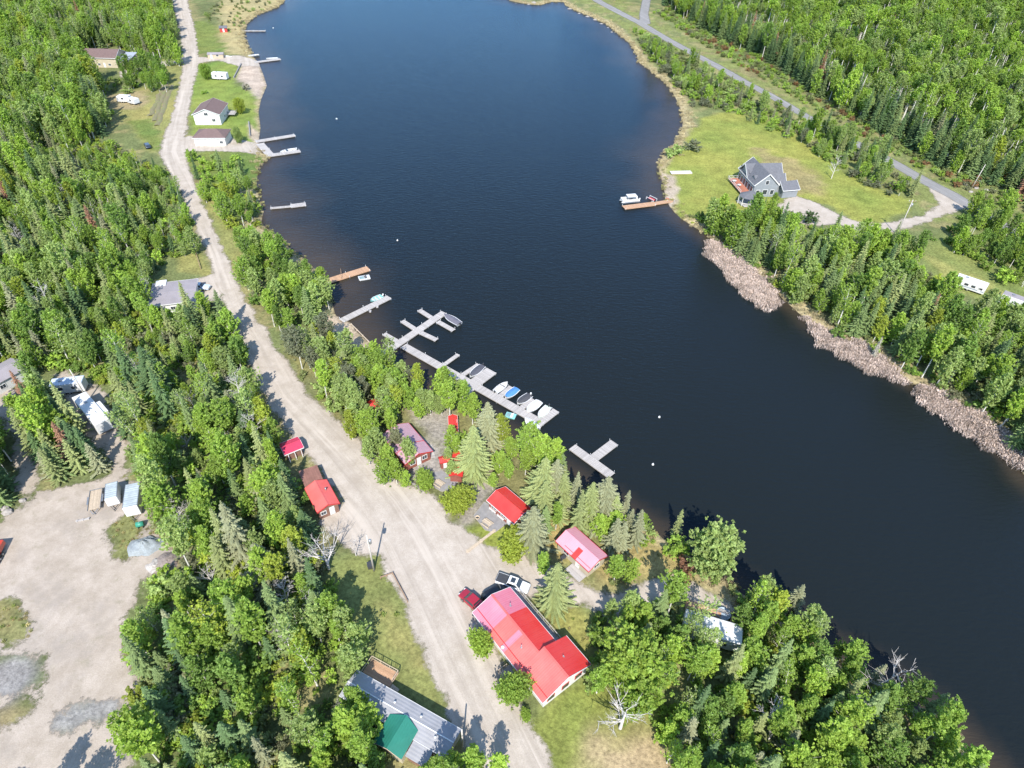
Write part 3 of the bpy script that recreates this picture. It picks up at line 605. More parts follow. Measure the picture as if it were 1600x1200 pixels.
p4, l, w_ = gable('cabin', "roadside cabin with a bright red gable roof and a lean-to behind", 'cabin', r4, 2.5, .95, RED2, BROWNW, .3, [('e', -1, 1, .9, .8), ('n', -1.5), ('n', 1)], [('e', .6)], trim=TRIM, chim=(-.5, 1, .5))
r4b = rect((467,732),(480,764),(504,752),3.2); r4b = (r4b[0], 4.6, 3.6, r4b[3])
p5 = thing('storage_shed', "flat brown-roofed shed tucked behind the roadside cabin", 'shed', (r4b[0][0], r4b[0][1], .8), r4b[3])
MB().box(-2.1, 2.1, -1.6, 1.6, -.2, 2.2).build('wall', BROWNW, p5); q = MB(); deck(q, -2.3, 2.3, -1.8, 1.8, 2.32, 'x', .45); q.build('roof', BROWNR, p5)
q = MB(); q.box(2.31, 2.38, -1.85, 1.85, 2.15, 2.36); q.build('fascia', PWOOD, p5); window(p5, 'n', 4.2, 3.2, .3); door(p5, 's', 4.2, 3.2, .3)
r4 = rect((438,693),(447,709),(470,697),3.0); r4 = (r4[0], 3.6, 4.0, r4[3])
p6, l, w_ = gable('storage_shed', "small crimson-roofed shed standing open-sided by the road", 'shed', (r4[0], r4[2], r4[1], r4[3] + math.pi / 2), 2.1, .6, CRIM, BROWNW, .35, [('w', 0, 1, .6, .6)], [], trim=WPAINT)
q = MB(); [q.bar((x_, -2.2, 0), (x_, -1.7, 2.0), .1) for x_ in (-1.3, 0, 1.3)]; q.build('post', WPAINT, p6)
r4 = rect((572,640),(592,640),(592,622),2.9); r4 = (np.array(at(580, 634, 3)), 3.4, 3.4, R(35))
gable('storage_shed', "small red hip-roofed hut behind the leafy trees above the log cabin", 'shed', r4, 2.2, .9, RED, BROWNW, .3, [('s', 0, 1, .7, .7)], [], trim=TRIM, hip=1.5)
r4 = (np.array(at(708, 664, 2.8)), 5.6, 2.0, R(97)); px_, l, w_ = gable('storage_shed', "narrow red-roofed shed beside the gravel clearing", 'shed', r4, 2.0, .4, RED, WHITE, .2, [], [('s', 1)], trim=WPAINT)
r4 = (np.array(at(715, 725, 2.8)), 6.2, 2.6, R(88)); gable('storage_shed', "red-roofed shed half hidden by the pale spruce", 'shed', r4, 2.0, .5, RED, LOG, .2, [('s', 1)], [('n', 0)], trim=TRIM)
r4 = (np.array(at(694, 719, 2.4)), 2.0, 1.7, R(20)); gable('outhouse', "tiny red-roofed outhouse among the garden trees", 'shed', r4, 1.9, .4, RED, LOG, .15, [], [('s', 0, .7, 1.7)], trim=TRIM)

# ---- long mobile home with deck and green-roofed annex
r4 = rect((549,1062),(712,1170),(722,1148),3.5); r4 = (r4[0], 19.0, 4.4, r4[3])

mh = thing('mobile_home', "long grey-roofed mobile home with a wooden deck and green-roofed annex", 'mobile home', (-14.3, 38.8, .8), R(-25.8))
MB().box(-8.8, 8.8, -1.9, 1.9, -.1, 2.45).build('wall', CREAM, mh)
q = MB(); slab(q, -9.0, 9.0, -2.1, 2.55, 0, 2.95, .1); slab(q, -9.0, 9.0, 2.1, 2.55, 0, 2.95, .1); q.build('roof', MHR, mh)
q = MB(); q.bar((-9.0, 0, 2.98), (9.0, 0, 2.98), .16, .06); q.build('ridge_cap', WPAINT, mh)
q = MB(); q.box(-9.02, 9.02, 2.104, 2.16, 2.37, 2.57); q.box(-9.02, 9.02, -2.16, -2.104, 2.37, 2.57); q.build('fascia', WPAINT, mh)
for o in (-7, -3.5, 1, 4.5, 7.6): window(mh, 'n', 17.6, 3.8, o, 1, 1.1, .8)
for o in (-7.5, -4, 7): window(mh, 's', 17.6, 3.8, o, 1, 1.1, .8)
door(mh, 'n', 17.6, 3.8, -5.2)
for (x_, y_) in ((-1.2, .7), (3.2, .8), (6.4, -.6), (-4.5, -.7)): q = MB(); q.lathe([(.12, 0), (.12, .3), (.18, .34), (.18, .42)], (x_, y_, 2.75), 8); q.build('roof_vent', WPAINT, mh)
q = MB(); deck(q, -8.7, -3.9, 2.25, 5.2, .7, 'x'); q.build('deck', OWOOD, mh); q = MB(); railing(q, [(-8.7, 2.3, 0), (-8.7, 5.2, 0), (-3.9, 5.2, 0), (-3.9, 3.6, 0)], .7); q.build('railing', PWOOD, mh)
q = MB()
for i in range(4): q.box(-3.85 + i * .3, -3.55 + i * .3, 2.4, 3.5, 0, .6 - i * .16)
railing(q, [(-3.8, 2.4, 0), (-2.2, 2.4, 0)], .3, .9); q.build('steps', PWOOD, mh)
gx0, gx1, gy0, gy1 = -.95, 3.8, -5.0, -.9
q = MB(); q.box(gx0 + .25, gx1 - .25, gy0 + .3, -1.9 - .004, 0, 2.45); an = q.build('annex_wall', CREAM, mh)
q = MB(); xm = (gx0 + gx1) / 2
q.add([(gx0, gy0, 2.6), (gx0, gy1, 2.86), (xm, gy1 + .8, 3.5), (xm, gy0, 3.4), (gx1, gy0, 2.6), (gx1, gy1, 2.86), (gx0, gy0, 2.38), (xm, gy0, 3.28), (gx1, gy0, 2.38)], [(0, 3, 2, 1), (3, 4, 5, 2), (0, 6, 7, 3), (3, 7, 8, 4)]); q.build('annex_roof', GRN, mh)
q = MB(); q.bar((gx0 - .02, gy0 - .03, 2.45), (xm, gy0 - .03, 3.35), .05, .2); q.bar((gx1 + .02, gy0 - .03, 2.45), (xm, gy0 - .03, 3.35), .05, .2); q.build('annex_fascia', PWOOD, mh)
q = MB(); q.box(3.9, 6.8, -4.0, -1.92, 0, 2.1); q.build('lean_to', BROWNW, mh); q = MB(); slab(q, 3.85, 7.0, -4.3, 2.25, -2.17, 2.5, .08); q.build('lean_to_roof', MHR, mh)

# ---- grey flat-roofed house
c_ = at(271, 456, 3.9); gh = thing('house', "low house with a lavender-grey roof and a pickup parked at its end", 'house', (*c_, .8), R(17))
GL, GW = 11.2, 11.0
MB().box(-GL/2 + .4, GL/2 - .4, -GW/2 + .4, GW/2 - .4, -.2, 2.95).build('wall', WHITE, gh)
q = MB(); slab(q, -GL/2, GL/2, -GW/2, 3.0, 0, 3.35, .12); slab(q, -GL/2, GL/2, GW/2, 3.0, 0, 3.35, .12); q.build('roof', LSH, gh)
q = MB(); q.box(-GL/2 - .05, -GL/2 - .004, -GW/2, GW/2, 2.8, 3.1); q.box(GL/2 + .004, GL/2 + .05, -GW/2, GW/2, 2.8, 3.1); q.box(-GL/2, GL/2, -GW/2 - .05, -GW/2 - .004, 2.8, 3.02); q.box(-GL/2, GL/2, GW/2 + .004, GW/2 + .05, 2.8, 3.02); q.build('fascia', WPAINT, gh)
q = MB(); q.box(-4.8, -2.2, 3.6, 6.2, 3.0, 3.32); q.build('roof_box', WPAINT, gh)
for o in (-3, 0, 3): window(gh, 's', GL - .8, GW - .8, o)
window(gh, 'e', GL - .8, GW - .8, -2); door(gh, 'e', GL - .8, GW - .8, 1.5)

# ---- brown-roofed cottage and its garage
c_ = at(329, 172, 4.5); ct = gable('cottage', "white cottage with a brown shingle roof by the far-left shore road", 'house', (np.array(c_), 14.0, 11.0, R(96)), 4.2, 2.2, BSH, WHITE, .4, [('w', 0, 3.8, 1.4, 1.0), ('w', -2.5, 1.4, 1.2, 1), ('s', 0), ('s', 4), ('n', -3)], [('s', -4)], trim=WPAINT)[0]
q = MB(); deck(q, 2, 7, -8.6, -5.3, 1.2, 'x'); railing(q, [(2, -8.6, 0), (7, -8.6, 0)], 1.2, sp=.6); q.build('deck', GWOOD, ct)
c_ = at(331, 209, 3.9); gable('garage', "white garage with a brown hip roof in front of the cottage", 'garage', (np.array(c_), 12.2, 9.4, R(6)), 3.2, 1.9, BSH, WHITE, .4, [('s', 4.2)], [('s', -4.6)], trim=WPAINT, hip=4.0)
c_ = at(160, 86, 5.0); hb = gable('house', "large brown-roofed house deep in the woods", 'house', (np.array(c_), 18, 12, R(2)), 4.5, 2.6, BSH, CREAM, .5, [('s', -5), ('s', 0), ('s', 5), ('e', -2, 2, 1.4, 1.2)], [('s', 2.5)], trim=WPAINT)[0]
q = MB(); slab(q, 9.05, 14.5, -5.6, 3.2, 5.6, 4.4, .12); q.build('side_roof', mat("blue_grey_roof", (0.33, .36, .42), .7), hb); MB().box(9.02, 14.2, -5.2, 5.2, 0, 3.0).build('side_wall', CREAM, hb)

# ---- the grey gabled house on the east lawn
c_ = at(1187, 281, 5.0); es = thing('gabled_house', "large grey house with steep shingle gables and a red deck on the east lawn", 'house', (84.8, 225.2, .8), R(-82))
def gabled(root, cx, cy, L_, W, ang_, eave, rise, roofn, walln, trim=True, over=.4):
    T = Matrix.Translation((cx, cy, 0)) @ Matrix.Rotation(ang_, 4, 'Z'); l, w_ = L_ - 2 * over, W - 2 * over; mb = MB(); mb.T = T; dz = rise / (W / 2); ze = eave + dz * over - .1; zt = eave + rise - .12
    mb.add([(-l/2, -w_/2, -.2), (l/2, -w_/2, -.2), (l/2, w_/2, -.2), (-l/2, w_/2, -.2), (-l/2, -w_/2, ze), (l/2, -w_/2, ze), (l/2, w_/2, ze), (-l/2, w_/2, ze), (l/2, 0, zt), (-l/2, 0, zt)], [(0, 1, 5, 4), (2, 3, 7, 6), (1, 2, 6, 8, 5), (3, 0, 4, 9, 7)]); mb.build(walln, GSID, root)
    r_ = MB(); r_.T = T; slab(r_, -L_/2, L_/2, -W/2, eave, 0, eave + rise, .14); slab(r_, -L_/2, L_/2, W/2, eave, 0, eave + rise, .14); ro = r_.build(roofn, GSH, root)
    if trim:
        t_ = MB(); t_.T = T
        for xx in (-L_/2 - .04, L_/2 + .04):
            for sg in (-1, 1): t_.bar((xx, sg * W/2, eave - .06), (xx, 0, eave + rise - .06), .08, .3)
        for sg in (-1, 1): t_.bar((-L_/2, sg * (W/2 + .04), eave - .08), (L_/2, sg * (W/2 + .04), eave - .08), .08, .22)
        t_.build('fascia', WPAINT, ro)
    return T
EL, EW = 15.0, 9.2
gabled(es, 0, 0, EL, EW, 0, 4.4, 4.0, 'roof', 'wall')
gabled(es, -3.2, 2.2, 13.5, 8.2, R(90), 4.35, 3.5, 'rear_gable_roof', 'rear_gable_wall')
gabled(es, 3.4, 4.2, 7.0, 5.4, R(90), 4.3, 2.6, 'side_gable_roof', 'side_gable_wall')
gabled(es, 5.4, 8.6, 6.6, 6.4, R(97), 2.9, 2.1, 'garage_roof', 'garage_wall')
for (cx, cy) in ((3.6, -2.4), (-1.2, -2.4), (-5.6, -3.0)): gabled(es, cx, cy, 2.6, 2.2, R(90), 5.7, .8, 'dormer_roof', 'dormer_wall', False, .15)
for (o, z0, w2, h2) in ((-2.6, 1.0, 1.2, 1.5), (0, 1.0, 1.6, 1.6), (2.6, 1.0, 1.2, 1.5), (0, 4.6, 1.1, 1.3)):
    mb = MB(); mb.box(EL/2 - .42, EL/2 - .32, o - w2/2 - .12, o + w2/2 + .12, z0 - .12, z0 + h2 + .12); f_ = mb.build('window', WPAINT, es); g = MB(); g.box(EL/2 - .34, EL/2 - .29, o - w2/2, o + w2/2, z0, z0 + h2); g.build('pane', GLASS, f_)
for o in (-5.6, -3.4, -1.2, 1.0, 3.2, 5.4):
    mb = MB(); mb.box(o - .8, o + .8, -4.28, -4.2, .9, 3.3); f_ = mb.build('window', WPAINT, es); g = MB(); g.box(o - .65, o + .65, -4.32, -4.26, 1.05, 3.15); g.build('pane', GLASS, f_)
q = MB(); deck(q, -6.5, 5.5, -8.0, -4.3, 1.0, 'x', .3); q.build('deck', RWOOD, es); q = MB(); railing(q, [(-6.5, -4.4, 0), (-6.5, -8.0, 0), (5.5, -8.0, 0)], 1.0, sp=.8); q.build('deck_rail', WPAINT, es)
for (x_, y_) in ((-3, -7), (.5, -6.6)): MB().lathe([(.05, 1.02), (.06, 1.7), (.7, 1.74), (.7, 1.78), (.05, 1.8)], (x_, y_, 0), 14).build('deck_table', WPAINT, es)
c_ = at(1172, 306, 3.6); gz_ = thing('gazebo', "grey-roofed open gazebo at the corner of the gabled house", 'gazebo', (*c_, .8), R(20))
q = MB(); n_ = 8; v = [(3.9 * math.cos(k * math.pi/4 + .39), 3.4 * math.sin(k * math.pi/4 + .39), 2.9) for k in range(8)] + [(0, 0, 4.7)]; q.add(v, [(k, (k + 1) % 8, 8) for k in range(8)] + [tuple(range(8))[::-1]]); q.build('roof', GSH, gz_)
for k in range(8): q = MB(); x_, y_ = 3.8 * math.cos(k * math.pi/4 + .39), 3.05 * math.sin(k * math.pi/4 + .39); q.bar((x_, y_, -.1), (x_, y_, 2.9), .16); q.build('post', WPAINT, gz_)
q = MB(); pts = [(3.8 * math.cos(k * math.pi/4 + .39), 3.05 * math.sin(k * math.pi/4 + .39), 0) for k in range(9)]; railing(q, pts, .3, .9, sp=.5); q.build('railing', WPAINT, gz_); q = MB(); deck(q, -3.2, 3.2, -2.6, 2.6, .3, 'x', .3); q.build('floor_deck', GWOOD, gz_)

# ---- tiny buildings at the top left shore, and the roof edge at the frame's left side
c_ = at(349, 44, 2.6); gable('boathouse', "little red hut with a grey roof at the top of the west shore", 'shed', (np.array(c_), 4.5, 3.5, R(15)), 2.2, .9, GSH, mat("barn_red", (.45, .05, .04), .7), .3, [], [('s', 0)])
c_ = at(337, 84, 2.6); gable('storage_shed', "pale low shed beside the lane to the upper beach", 'shed', (np.array(c_), 8, 4, R(10)), 2.0, .5, LSH, PWOOD, .25, [('s', 1)], [('s', -2)])
c_ = at(-12, 590, 3.5); gable('house', "grey roof corner cut by the frame beside the rutted track", 'house', (np.array(c_), 12, 6.5, R(62)), 2.8, .8, LSH, WHITE, .3, [('s', 0)], [])

# ================================================================ docks
def dock_piece(root, name, A, B, w_, m_, z=.42, posts=True, bw=.16):
    """a stretch of decking from A to B (world xy); local to root"""
    A, B = Vector((*A, 0)), Vector((*B, 0)); ro = Vector(root.location); A -= Vector((ro.x, ro.y, 0)); B -= Vector((ro.x, ro.y, 0)); d = (B - A); L_ = d.length; a_ = math.atan2(d.y, d.x)
    T = Matrix.Translation((A.x, A.y, -root.location.z)) @ Matrix.Rotation(a_, 4, 'Z'); q = MB(); q.T = T
    deck(q, 0, L_, -w_/2, w_/2, z, 'y', bw); q.box(0, L_, -w_/2 - .03, -w_/2 + .03, z - .22, z - .045, 0, .3); q.box(0, L_, w_/2 - .03, w_/2 + .03, z - .22, z - .045, 0, .3)
    o = q.build(name, m_, root); f = MB(); f.T = T
    for i in range(max(2, int(L_ / 3))):
        x_ = (i + .5) * L_ / max(2, int(L_ / 3)); f.box(x_ - .9, x_ + .9, -w_/2 + .15, w_/2 - .15, -.25, z - .23)
    f.build('float', CHAR, o)
    if posts:
        for i in range(max(2, int(L_ / 6) + 1)):
            x_ = .3 + i * (L_ - .6) / max(1, int(L_ / 6))
            for sg in (-1, 1): p_ = MB(); p_.T = T; p_.tube([(x_, sg * (w_/2 + .08), -1.5), (x_, sg * (w_/2 + .08), z + .45)], .05, 6); p_.build('pile', STEEL, o)
    return o
def W2(u, v, z=.4): return at(u, v, z)
md = thing('marina_dock', "big grey marina dock with many fingers where the boats lie", 'dock', (*W2(629, 538), .4))
dock_piece(md, 'walkway', W2(600, 552), W2(694, 488), 2.0, GWOOD); S0, S1 = W2(627, 537), W2(850, 663)
o = dock_piece(md, 'walkway', W2(630.5, 540), S1, 2.1, GWOOD)
for a_, b_, ww in (((655, 484), (678, 498.5), 1.3), ((684, 502), (709, 516), 1.3), ((628.5, 501), (651, 515.5), 1.3), ((657, 519), (682.5, 531), 1.3), ((600, 521), (623, 534), 1.2), ((693, 570), (716, 553.5), 1.0), ((722, 586), (748, 569), 1.15), ((780, 620), (799, 604), 1.3), ((812, 639), (834, 624), 1.3), ((843, 661), (869, 641), 1.7)):
    dock_piece(md, 'finger', W2(*a_), W2(*b_), ww, GWOOD, .40)
dock_piece(md, 'gangway', W2(722, 613), W2(768, 579), 3.0, GWOOD, .46)
td = thing('wooden_dock', "grey T-shaped dock on the east bend below the marina", 'dock', (*W2(925, 719), .4)); dock_piece(td, 'walkway', W2(894, 698), W2(956, 743), 2.0, GWOOD); dock_piece(td, 'finger', W2(927, 716), W2(960, 691), 2.0, GWOOD, .40)
od = thing('wooden_dock', "orange cedar dock with a little gate on the west shore", 'dock', (*W2(545, 430), .4)); dock_piece(od, 'walkway', W2(509, 440), W2(576, 419), 2.6, OWOOD); q = MB(); gx_, gy_ = np.array(W2(533, 431)) - np.array(W2(545, 430)); q.bar((gx_ - .3, gy_ + 1.5, 0), (gx_ - .3, gy_ + 1.5, 1.4), .1); q.bar((gx_ + .5, gy_ - 1.5, 0), (gx_ + .5, gy_ - 1.5, 1.4), .1); q.bar((gx_ - .3, gy_ + 1.5, 1.3), (gx_ + .5, gy_ - 1.5, 1.3), .08); q.build('gate', BWOOD, od)
sdk = thing('wooden_dock', "straight grey dock at the sandy beach with a turquoise boat", 'dock', (*W2(570, 482), .4)); dock_piece(sdk, 'walkway', W2(533, 501), W2(608, 464), 2.0, GWOOD)
for (u_, v_) in ((580, 482), (591, 475)): q = MB(); a_ = np.array(W2(u_, v_)) - np.array(W2(570, 482)); q.box(a_[0] - .25, a_[0] + .25, a_[1] - 1.6, a_[1] - .9, -.2, .1); q.build('step', GWOOD, sdk)
wd = thing('wooden_dock', "small grey dock under the trees on the upper west shore", 'dock', (*W2(450, 323), .4)); dock_piece(wd, 'walkway', W2(422, 325), W2(456, 322), 1.1, GWOOD); dock_piece(wd, 'platform', W2(454, 321.5), W2(478, 318.5), 2.4, GWOOD, .40)
cd = thing('wooden_dock', "forked white-grey dock in front of the brown-roofed cottage", 'dock', (*W2(420, 232), .4)); dock_piece(cd, 'walkway', W2(399, 221), W2(461, 211), 2.4, GWOOD); dock_piece(cd, 'walkway', W2(406, 224), W2(424, 244), 3.0, GWOOD, .39); dock_piece(cd, 'finger', W2(418, 243), W2(469, 235.5), 2.4, GWOOD, .41)
ud = thing('wooden_dock', "pale dock leading off the upper beach", 'dock', (*W2(415, 95), .4)); dock_piece(ud, 'walkway', W2(398, 97), W2(438, 92), 2.4, GWOOD); ud2 = thing('wooden_dock', "thin pale dock highest up the west shore", 'dock', (*W2(395, 48), .4)); dock_piece(ud2, 'walkway', W2(378, 48), W2(415, 48), 1.5, GWOOD)
edk = thing('wooden_dock', "tan timber dock below the gabled house with a pontoon boat", 'dock', (*W2(1010, 320), .4)); dock_piece(edk, 'walkway', W2(974, 324), W2(1022, 318), 2.6, OWOOD); dock_piece(edk, 'walkway', W2(1021, 318), W2(1052, 313), 1.9, OWOOD, .41); dock_piece(edk, 'finger', W2(1042, 309), W2(1046, 315), 1.2, RWOOD, .40)

# ================================================================ boats
def hull_rings(L_, W, H_, deckz, n=12, stern=.85, k=1.0):
    rings = []
    for i in range(n + 1):
        t = i / n; x_ = -L_/2 + L_ * t
        b_ = W/2 * (stern + (1 - stern) * min(1, t * 3)) * (1 - max(0, (t - .45) / .55) ** 2.3 * .97); kl = -.12 + .3 * max(0, (t - .6) / .4) ** 2; g = deckz + .14 * max(0, (t - .5) / .5) ** 1.5
        rings.append([(x_, -b_ * k, g), (x_, -b_ * .86 * k, .12 + kl), (x_, 0, kl - .06), (x_, b_ * .86 * k, .12 + kl), (x_, b_ * k, g)])
    return rings
def boat(name, label, P_, Q_, W, hullc, cover=None, inside_=None, motor=True, L_=None, screen=False):
    """P_: stern, Q_: bow (picture points at the water line)"""
    A, B = np.array(W2(*P_, .3)), np.array(W2(*Q_, .3)); d = B - A; L2 = L_ or float(np.hypot(*d)); c_ = (A + B) / 2; root = thing(name, label, 'boat', (c_[0], c_[1], 0.0), math.atan2(d[1], d[0]), 'boats on the lake')
    rg_ = hull_rings(L2, W, .7, .55); q = MB(); q.loft(rg_, 0, True, False, False); r0 = rg_[0]; q.add(r0, [(0, 1, 2, 3, 4)]); q.build('hull', hullc, root)
    e = MB(); n = len(rg_)                                      # gunwale band
    for s in (0, 4):
        for i in range(n - 1):
            a_, b_ = Vector(rg_[i][s]), Vector(rg_[i + 1][s]); ai, bi_ = Vector((a_.x, a_.y * .86, a_.z + .01)), Vector((b_.x * .985, b_.y * .86, b_.z + .01))
            e.add([a_ + Vector((0, 0, .01)), b_ + Vector((0, 0, .01)), bi_, ai], [(0, 1, 2, 3) if s else (3, 2, 1, 0)])
    e.build('gunwale', WPAINT, root)
    if cover is not None:
        cm = mat(cover[0] if isinstance(cover[0], str) else "boat_cover", cover[1], .75, 0, .12, 1.5, bump=.04, bscale=3); q = MB(); rr = []
        for i in range(n - 1 if cover[2] < 1 else n):
            t = i / (n - 1); x_, y_, z_ = rg_[i][4]; h_ = .28 * math.sin(math.pi * min(1, .12 + t * .8)) ** .6
            rr.append([(x_, y_ * .87 * sgn, z_ + .03 + h_ * (1 - abs(sgn) ** 1.6)) for sgn in (-1, -.6, -.25, 0, .25, .6, 1)])
        q.loft(rr, 0, True, False, False); q.build('cover', cm, root)
    else:
        im = inside_ or mat("boat_interior", (.62, .63, .62), .6); q = MB(); rr = []
        for i in range(n):
            x_, y_, z_ = rg_[i][4]; x_ = x_ * .985; rr.append([(x_, -y_ * .85, z_), (x_, -y_ * .7, .22), (x_, y_ * .7, .22), (x_, y_ * .85, z_)])
        q.loft(rr, 0, False, False, False); q.build('interior', im, root)
        for xq in (-.28, 0.0, .24): q = MB(); q.box(xq * L2 - .16, xq * L2 + .16, -W * .34, W * .34, .24, .46); q.build('seat', BWOOD if inside_ is None else WPAINT, root)
        if screen: q = MB(); q.frus((L2*.08, L2*.12, -W*.38, W*.38, .56), (L2*.02, L2*.05, -W*.3, W*.3, .95)); q.build('windshield', GLASS, root)
    if motor: outboard(root, -L2/2)
    return root
def outboard(root, x_, y_=0):
    q = MB(); q.frus((x_ - .5, x_ - .1, y_ - .16, y_ + .16, .55), (x_ - .45, x_ - .12, y_ - .12, y_ + .12, 1.0)); q.box(x_ - .36, x_ - .2, y_ - .06, y_ + .06, -.5, .55); q.box(x_ - .22, x_ + .06, y_ - .1, y_ + .1, .35, .6); q.build('outboard_motor', WPAINT if random.random() < .5 else CHAR, root, .03)
HW = mat("white_gelcoat", (.56,.57,.57), .2, 0, .03, 1, coat=.5); HT = mat("turquoise_hull", (0.224, 0.496, 0.480), .35); HG = mat("aluminium_hull", (.55, .57, .58), .35, .5)
boat('motor_boat', "motor boat with a charcoal cover between fingers of the marina", (754, 572), (734, 590), 2.2, HW, ("charcoal_cover", (.075, .075, .09), .9))
boat('motor_boat', "dark covered boat moored at the outer marina finger", (718, 507), (694, 492), 2.4, HG, ("slate_cover", (.13, .125, .15), 1))
boat('motor_boat', "white boat with a peaked bow just left of the blue-covered one", (774, 613), (793, 598), 1.9, HW, None, mat("white_deck", (.55, .56, .56), .5), screen=True)
boat('motor_boat', "white boat with a bright blue cover at the marina", (808, 608), (789, 623), 2.2, HW, ("blue_cover", (.07, .22, .50), .9), motor=False)
boat('motor_boat', "white-rimmed boat with a black cover at the marina", (828, 618), (808, 632), 2.2, HW, ("black_cover", (.06, .06, .065), .9))
boat('motor_boat', "boat wrapped in a white cover at the marina", (843, 628), (823, 645), 2.3, HW, ("white_cover", (.60, .60, .59), 1), motor=False)
boat('fishing_boat', "pale green open boat in the last marina slip", (857, 636), (841, 654), 2.0, mat("pale_green_hull", (.50, .60, .55), .4), None, mat("pale_green_floor", (.52, .58, .54), .6))
boat('motor_boat', "white boat on the shore side of the marina's end", (840, 672), (820, 654), 2.0, HW, ("cream_cover", (.58, .58, .56), 1))
boat('fishing_boat', "turquoise open boat tied to the sandy beach dock", (597, 463), (579, 471), 2.0, HT, None, HT)
boat('fishing_boat', "low white boat in the cottage's forked dock", (462, 233.5), (438, 238), 2.4, HW, None, None, screen=True)
boat('fishing_boat', "thin white boat moored off the upper beach dock", (434, 91.0), (416, 92), 1.6, HW, None, None, False)
boat('fishing_boat', "long white hull drawn up north of the upper beach", (405, 86.5), (388, 88.5), 1.6, HW, None, None, False).location.z = .25
def pedal(name, label, P_, Q_, W, m1, m2):
    A, B = np.array(W2(*P_, .3)), np.array(W2(*Q_, .3)); d = B - A; L2 = float(np.hypot(*d)); root = thing(name, label, 'boat', (*((A + B) / 2), 0), math.atan2(d[1], d[0]))
    q = MB(); q.frus((-L2/2 + .1, L2/2 - .2, -W/2 + .1, W/2 - .1, -.1), (-L2/2, L2/2, -W/2, W/2, .35)); q.build('hull', m1, root, .08)
    for y_ in (-.4, .4): q = MB(); q.box(-.5, 0, y_ - .28, y_ + .28, .36, .46); q.box(-.62, -.5, y_ - .28, y_ + .28, .36, .8); q.build('seat', m2, root, .04)
    q = MB(); q.box(.1, L2/2 - .3, -W*.3, W*.3, .352, .37); q.build('foot_well', mat("painted_well_shade", (.2, .3, .3), .6), root)  # flat darker panel; the well's shade is put into its colour
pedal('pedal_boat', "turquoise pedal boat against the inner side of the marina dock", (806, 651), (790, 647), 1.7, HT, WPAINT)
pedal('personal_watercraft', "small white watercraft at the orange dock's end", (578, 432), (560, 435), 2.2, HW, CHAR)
pt = thing('pontoon_boat', "pontoon boat with white canopy tied at the tan dock", 'boat', (*W2(984, 313), 0), math.atan2(W2(970,313)[1]-W2(1000,311)[1], W2(970,313)[0]-W2(1000,311)[0]))
for y_ in (-.95, .95): q = MB(); q.tube([(-3.4, y_, .1), (2.8, y_, .1), (3.5, y_, .25)], [.32, .32, .08], 10); q.build('pontoon', STEEL, pt)
q = MB(); q.box(-3.3, 3.1, -1.25, 1.25, .45, .55); q.build('deck', mat("tan_floor", (.5, .47, .42), .7), pt); q = MB(); [q.box(a_, b_, c__, d__, .55, 1.2) for a_, b_, c__, d__ in ((-3.2, 3.0, -1.22, -1.15), (-3.2, 3.0, 1.15, 1.22), (2.95, 3.02, -1.15, 1.15))]; q.build('fence', WPAINT, pt)
q = MB(); q.box(-2.2, 1.2, -1.2, 1.2, 2.1, 2.18); [q.bar((x_, y_, .55), (x_, y_, 2.1), .05) for x_ in (-2.1, 1.1) for y_ in (-1.15, 1.15)]; q.build('canopy', WPAINT, pt); q = MB(); q.box(-3.0, -1.2, -1.1, -.4, .56, .95); q.box(.5, 2.8, .4, 1.1, .56, .95); q.build('bench', mat("cream_vinyl", (.7, .68, .62), .5), pt); outboard(pt, -3.3)
lf = thing('boat_lift', "small white boat lift with a red cradle beside the tan dock", 'boat lift', (*W2(1018, 311), 0), R(-50)); q = MB(); [q.bar((x_, y_, -.6), (x_, y_, .9), .12) for x_ in (-1.6, 1.6) for y_ in (-.9, .9)]; q.bar((-1.6, -.9, .85), (1.6, -.9, .85), .12); q.bar((-1.6, .9, .85), (1.6, .9, .85), .12); q.build('frame', WPAINT, lf); MB().box(-1.3, 1.3, -.5, .5, .25, .6).build('cradle', mat("red_cradle", (.5, .05, .05), .5), lf, .1)
for (u_, v_, lb) in ((1030, 652, "white mooring buoy farther east of the marina"), (1020, 726, "white mooring buoy off the T-shaped dock"), (621, 376, "lone white buoy in mid-lake"), (526, 186, "small white buoy off the cottage"), (427, 44, "tiny white float near the top dock")):
    x_, y_ = W2(u_, v_, 0); b_ = thing('mooring_buoy', lb, 'buoy', (x_, y_, 0)); k = .75 if v_ > 300 else 1.1; MB().lathe([(.02, -.3), (.24 * k, -.2), (.34 * k, 0), (.3 * k, .22), (.12 * k, .36), (.05, .4)], n=12).build('float', WPAINT, b_); MB().lathe([(.05, .38), (.08, .42), (.08, .5), (.03, .54)], n=8).build('ring', STEEL, b_)
